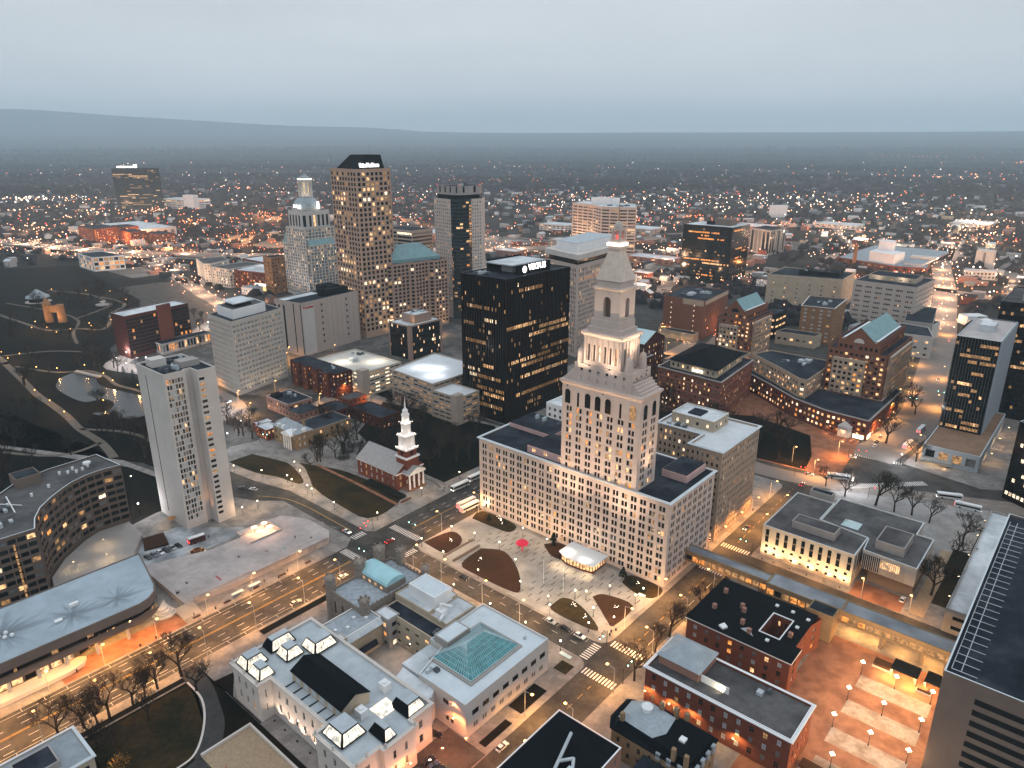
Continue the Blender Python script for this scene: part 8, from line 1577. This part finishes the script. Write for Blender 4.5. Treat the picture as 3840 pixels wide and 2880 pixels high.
for i, (a, b, w, d) in enumerate(((-253.3, 118, 1.4, 5), (-253.3, 126, 1.4, 5), (-126.5, 176.5, 5, 1.6), (-124.6, 226.6, 3, 1.6))):
    t = T('bus_shelter', ['glass shelter on the main street pavement, the nearer of two', 'glass shelter on the main street pavement, the farther of two', 'glass-roofed shelter at the museum wing corner', 'glass-roofed shelter at the foot of the tower block corner'][i], 'shelter', a, b, K); t.part('roof', MB().box(a - w / 2, a + w / 2, b - d / 2, b + d / 2, 2.5, 2.62), mat('pale_glass', (.45, .56, .58), .2)); mb = MB()
    for x in (-w / 2, w / 2 - .08):
        for y in (-d / 2, d / 2 - .08): mb.box(a + x, a + x + .08, b + y, b + y + .08, K, 2.5)
    t.part('post', mb, M_GAL, kind='stuff')
for i, (a, b) in enumerate(((-271, 101), (-275, 107), (-270, 118), (-277, 132), (-268, 150), (-266.5, 163), (-272, 143))):
    t = T('plaza_sculpture', ['dark star-shaped sculpture near the shell steps', 'dark small sculpture beside the star', 'thin red bar lying on the raised plaza', 'dark twisted figure sculpture on the raised plaza', 'blue upright chair sculpture on the raised plaza', 'dark post sculpture near the crossroads end', 'reddish small sculpture in the middle of the raised plaza'][i], 'sculpture', a, b, 2.6); rg = random.Random(i); mb = MB()
    if i == 2: mb.box(a - 1, a + 3.4, b - .2, b + .2, 2.62, 2.9)
    elif i == 4: mb.box(a - .5, a - .3, b - .3, b + .3, 2.62, 4.4).box(a - .5, a + .5, b - .3, b + .3, 3.3, 3.5).box(a + .3, a + .5, b - .3, b + .3, 2.62, 3.3)
    else:
        for k in range(5 if i == 0 else 3): d = Vector((rg.uniform(-1, 1), rg.uniform(-1, 1), rg.uniform(.1, .9))).normalized() * (1.6 if i == 0 else .9); mb.tube((a, b, 2.9), (a + d.x, b + d.y, 2.9 + abs(d.z)), .2, .08)
    t.part('body', mb, [M_IRON, M_IRON, mat('red_steel', (.45, .02, .02)), M_BRICKD, mat('pale_blue_unit', (.42, .52, .53)), M_IRON, M_BRICKP][i])
# people
def person(a, b, z, rz, top, leg, label):
    """one continuous tapering body with hair as a child"""
    me = bpy.data.meshes.new('person'); sw = random.Random(int(a * 9 + b)).uniform(.08, .22)
    J = [(0, 0, .95), (0, 0, 1.15), (0, 0, 1.38), (0, 0, 1.5), (0, .02, 1.62), (0, .03, 1.74), (-.1, 0, .9), (-.11, sw, .48), (-.11, sw * .9 - .05, .08), (-.11, sw + .12, .03), (.1, 0, .9), (.11, -sw, .48), (.11, -sw * 1.3, .08), (.11, -sw * 1.3 + .16, .03), (-.2, 0, 1.4), (-.25, -sw * .7, 1.12), (-.24, -sw * .3, .86), (.2, 0, 1.4), (.25, sw * .7, 1.12), (.24, sw * 1.1, .88)]
    E_ = [(0, 1), (1, 2), (2, 3), (3, 4), (4, 5), (0, 6), (6, 7), (7, 8), (8, 9), (0, 10), (10, 11), (11, 12), (12, 13), (2, 14), (14, 15), (15, 16), (2, 17), (17, 18), (18, 19)]
    Rd = [.16, .15, .17, .06, .10, .09, .10, .07, .05, .04, .10, .07, .05, .04, .07, .05, .04, .07, .05, .04]
    me.from_pydata(J, E_, []); o = bpy.data.objects.new('person', me); COL.objects.link(o); m = o.modifiers.new('s', 'SKIN')
    for i, v in enumerate(me.skin_vertices[0].data): v.radius = (Rd[i], Rd[i] * (.75 if i < 3 else 1)); v.use_root = i == 0
    o.location = w3(a, b, z); o.rotation_euler = (0, 0, TH + rz); me.materials.append(top); tag(o, label, 'person')
    h = bpy.data.objects.new('hair', mesh('hair', MB().ball(0, .0, 1.73, .12, 8, 4, half=True), M_RBLACK)); COL.objects.link(h); h.parent = o
CL = [mat('dark_coat', (.02, .02, .025)), mat('red_coat', (.16, .03, .03)), mat('grey_coat', (.12, .12, .13))]
for i, (a, b, z, c, lab) in enumerate(((-258.5, 243, K, 0, 'person in a dark coat waiting by the bus at the church kerb'), (-258, 246, K, 1, 'person in a reddish coat waiting among the bus riders'), (-257.2, 240.5, K, 0, 'person in dark clothes walking behind the nearer bus'), (-254.5, 131, K, 0, 'person in dark clothes standing by the glass shelter'), (-253.8, 142, K, 0, 'person in dark clothes on the main street pavement past the shelters'), (-254.8, 100, K, 2, 'person in grey walking beside the terrace end'), (-255, 57, K, 0, 'person in dark clothes beside the orange forecourt'), (-226, 243.5, K, 0, 'person in dark clothes at the tower block kerb near the buses'), (-272, 158, 2.62, 0, 'person in dark clothes walking on the raised plaza'), (-308, 133.5, K + .03, 0, 'person in dark clothes by the truck at the white tower'), (-120.7, 330, K, 0, 'person in dark clothes on the amber side street pavement'), (-230.5, 168, 0, 0, 'person in dark clothes stepping off the kerb by the castle'))): person(a, b, z, i * 1.3, CL[c], CL[0], lab)
# street bins and hydrants
for i, (a, b) in enumerate(((-252.6, 78), (-252.6, 84), (-252.8, 108), (-252.8, 137), (-121.8, 203), (-122.6, 201), (-122, 199))): t = T('litter_bin', 'dark round litter bin on a downtown pavement', 'bin', a, b, K, group='dark litter bins'); t.part('body', MB().cyl(a, b, K, 1.1, .32, .36, 8), M_IRON); t.part('lid', MB().cyl(a, b, 1.1, 1.25, .38, .2, 8), M_IRON)
# ================================================================ HAZE
hz = MB(); X0, X1, Y0, Y1 = -30000, 30000, -30000, 30000
me = bpy.data.meshes.new('haze'); zz0, zz1 = -1.3, 1150
vs = [(x, y, z) for z in (zz0, zz1) for (x, y) in ((X0, Y0), (X1, Y0), (X1, Y1), (X0, Y1))]
me.from_pydata(vs, [], [(3, 2, 1, 0), (4, 5, 6, 7), (0, 1, 5, 4), (1, 2, 6, 5), (2, 3, 7, 6), (3, 0, 4, 7)])
m = bpy.data.materials.new('haze_air'); m.use_nodes = True; n = m.node_tree; n.nodes.clear(); oo = n.nodes.new('ShaderNodeOutputMaterial'); pv_ = n.nodes.new('ShaderNodeVolumePrincipled')
pv_.inputs['Color'].default_value = (.72, .89, 1.0, 1); pv_.inputs['Density'].default_value = HAZE = .00008; pv_.inputs['Anisotropy'].default_value = .1
n.links.new(pv_.outputs[0], oo.inputs['Volume']); me.materials.append(m); o = bpy.data.objects.new('haze', me); COL.objects.link(o); tag(o, 'thin evening haze over the whole city', 'haze', kind='stuff')
bpy.context.view_layer.update()
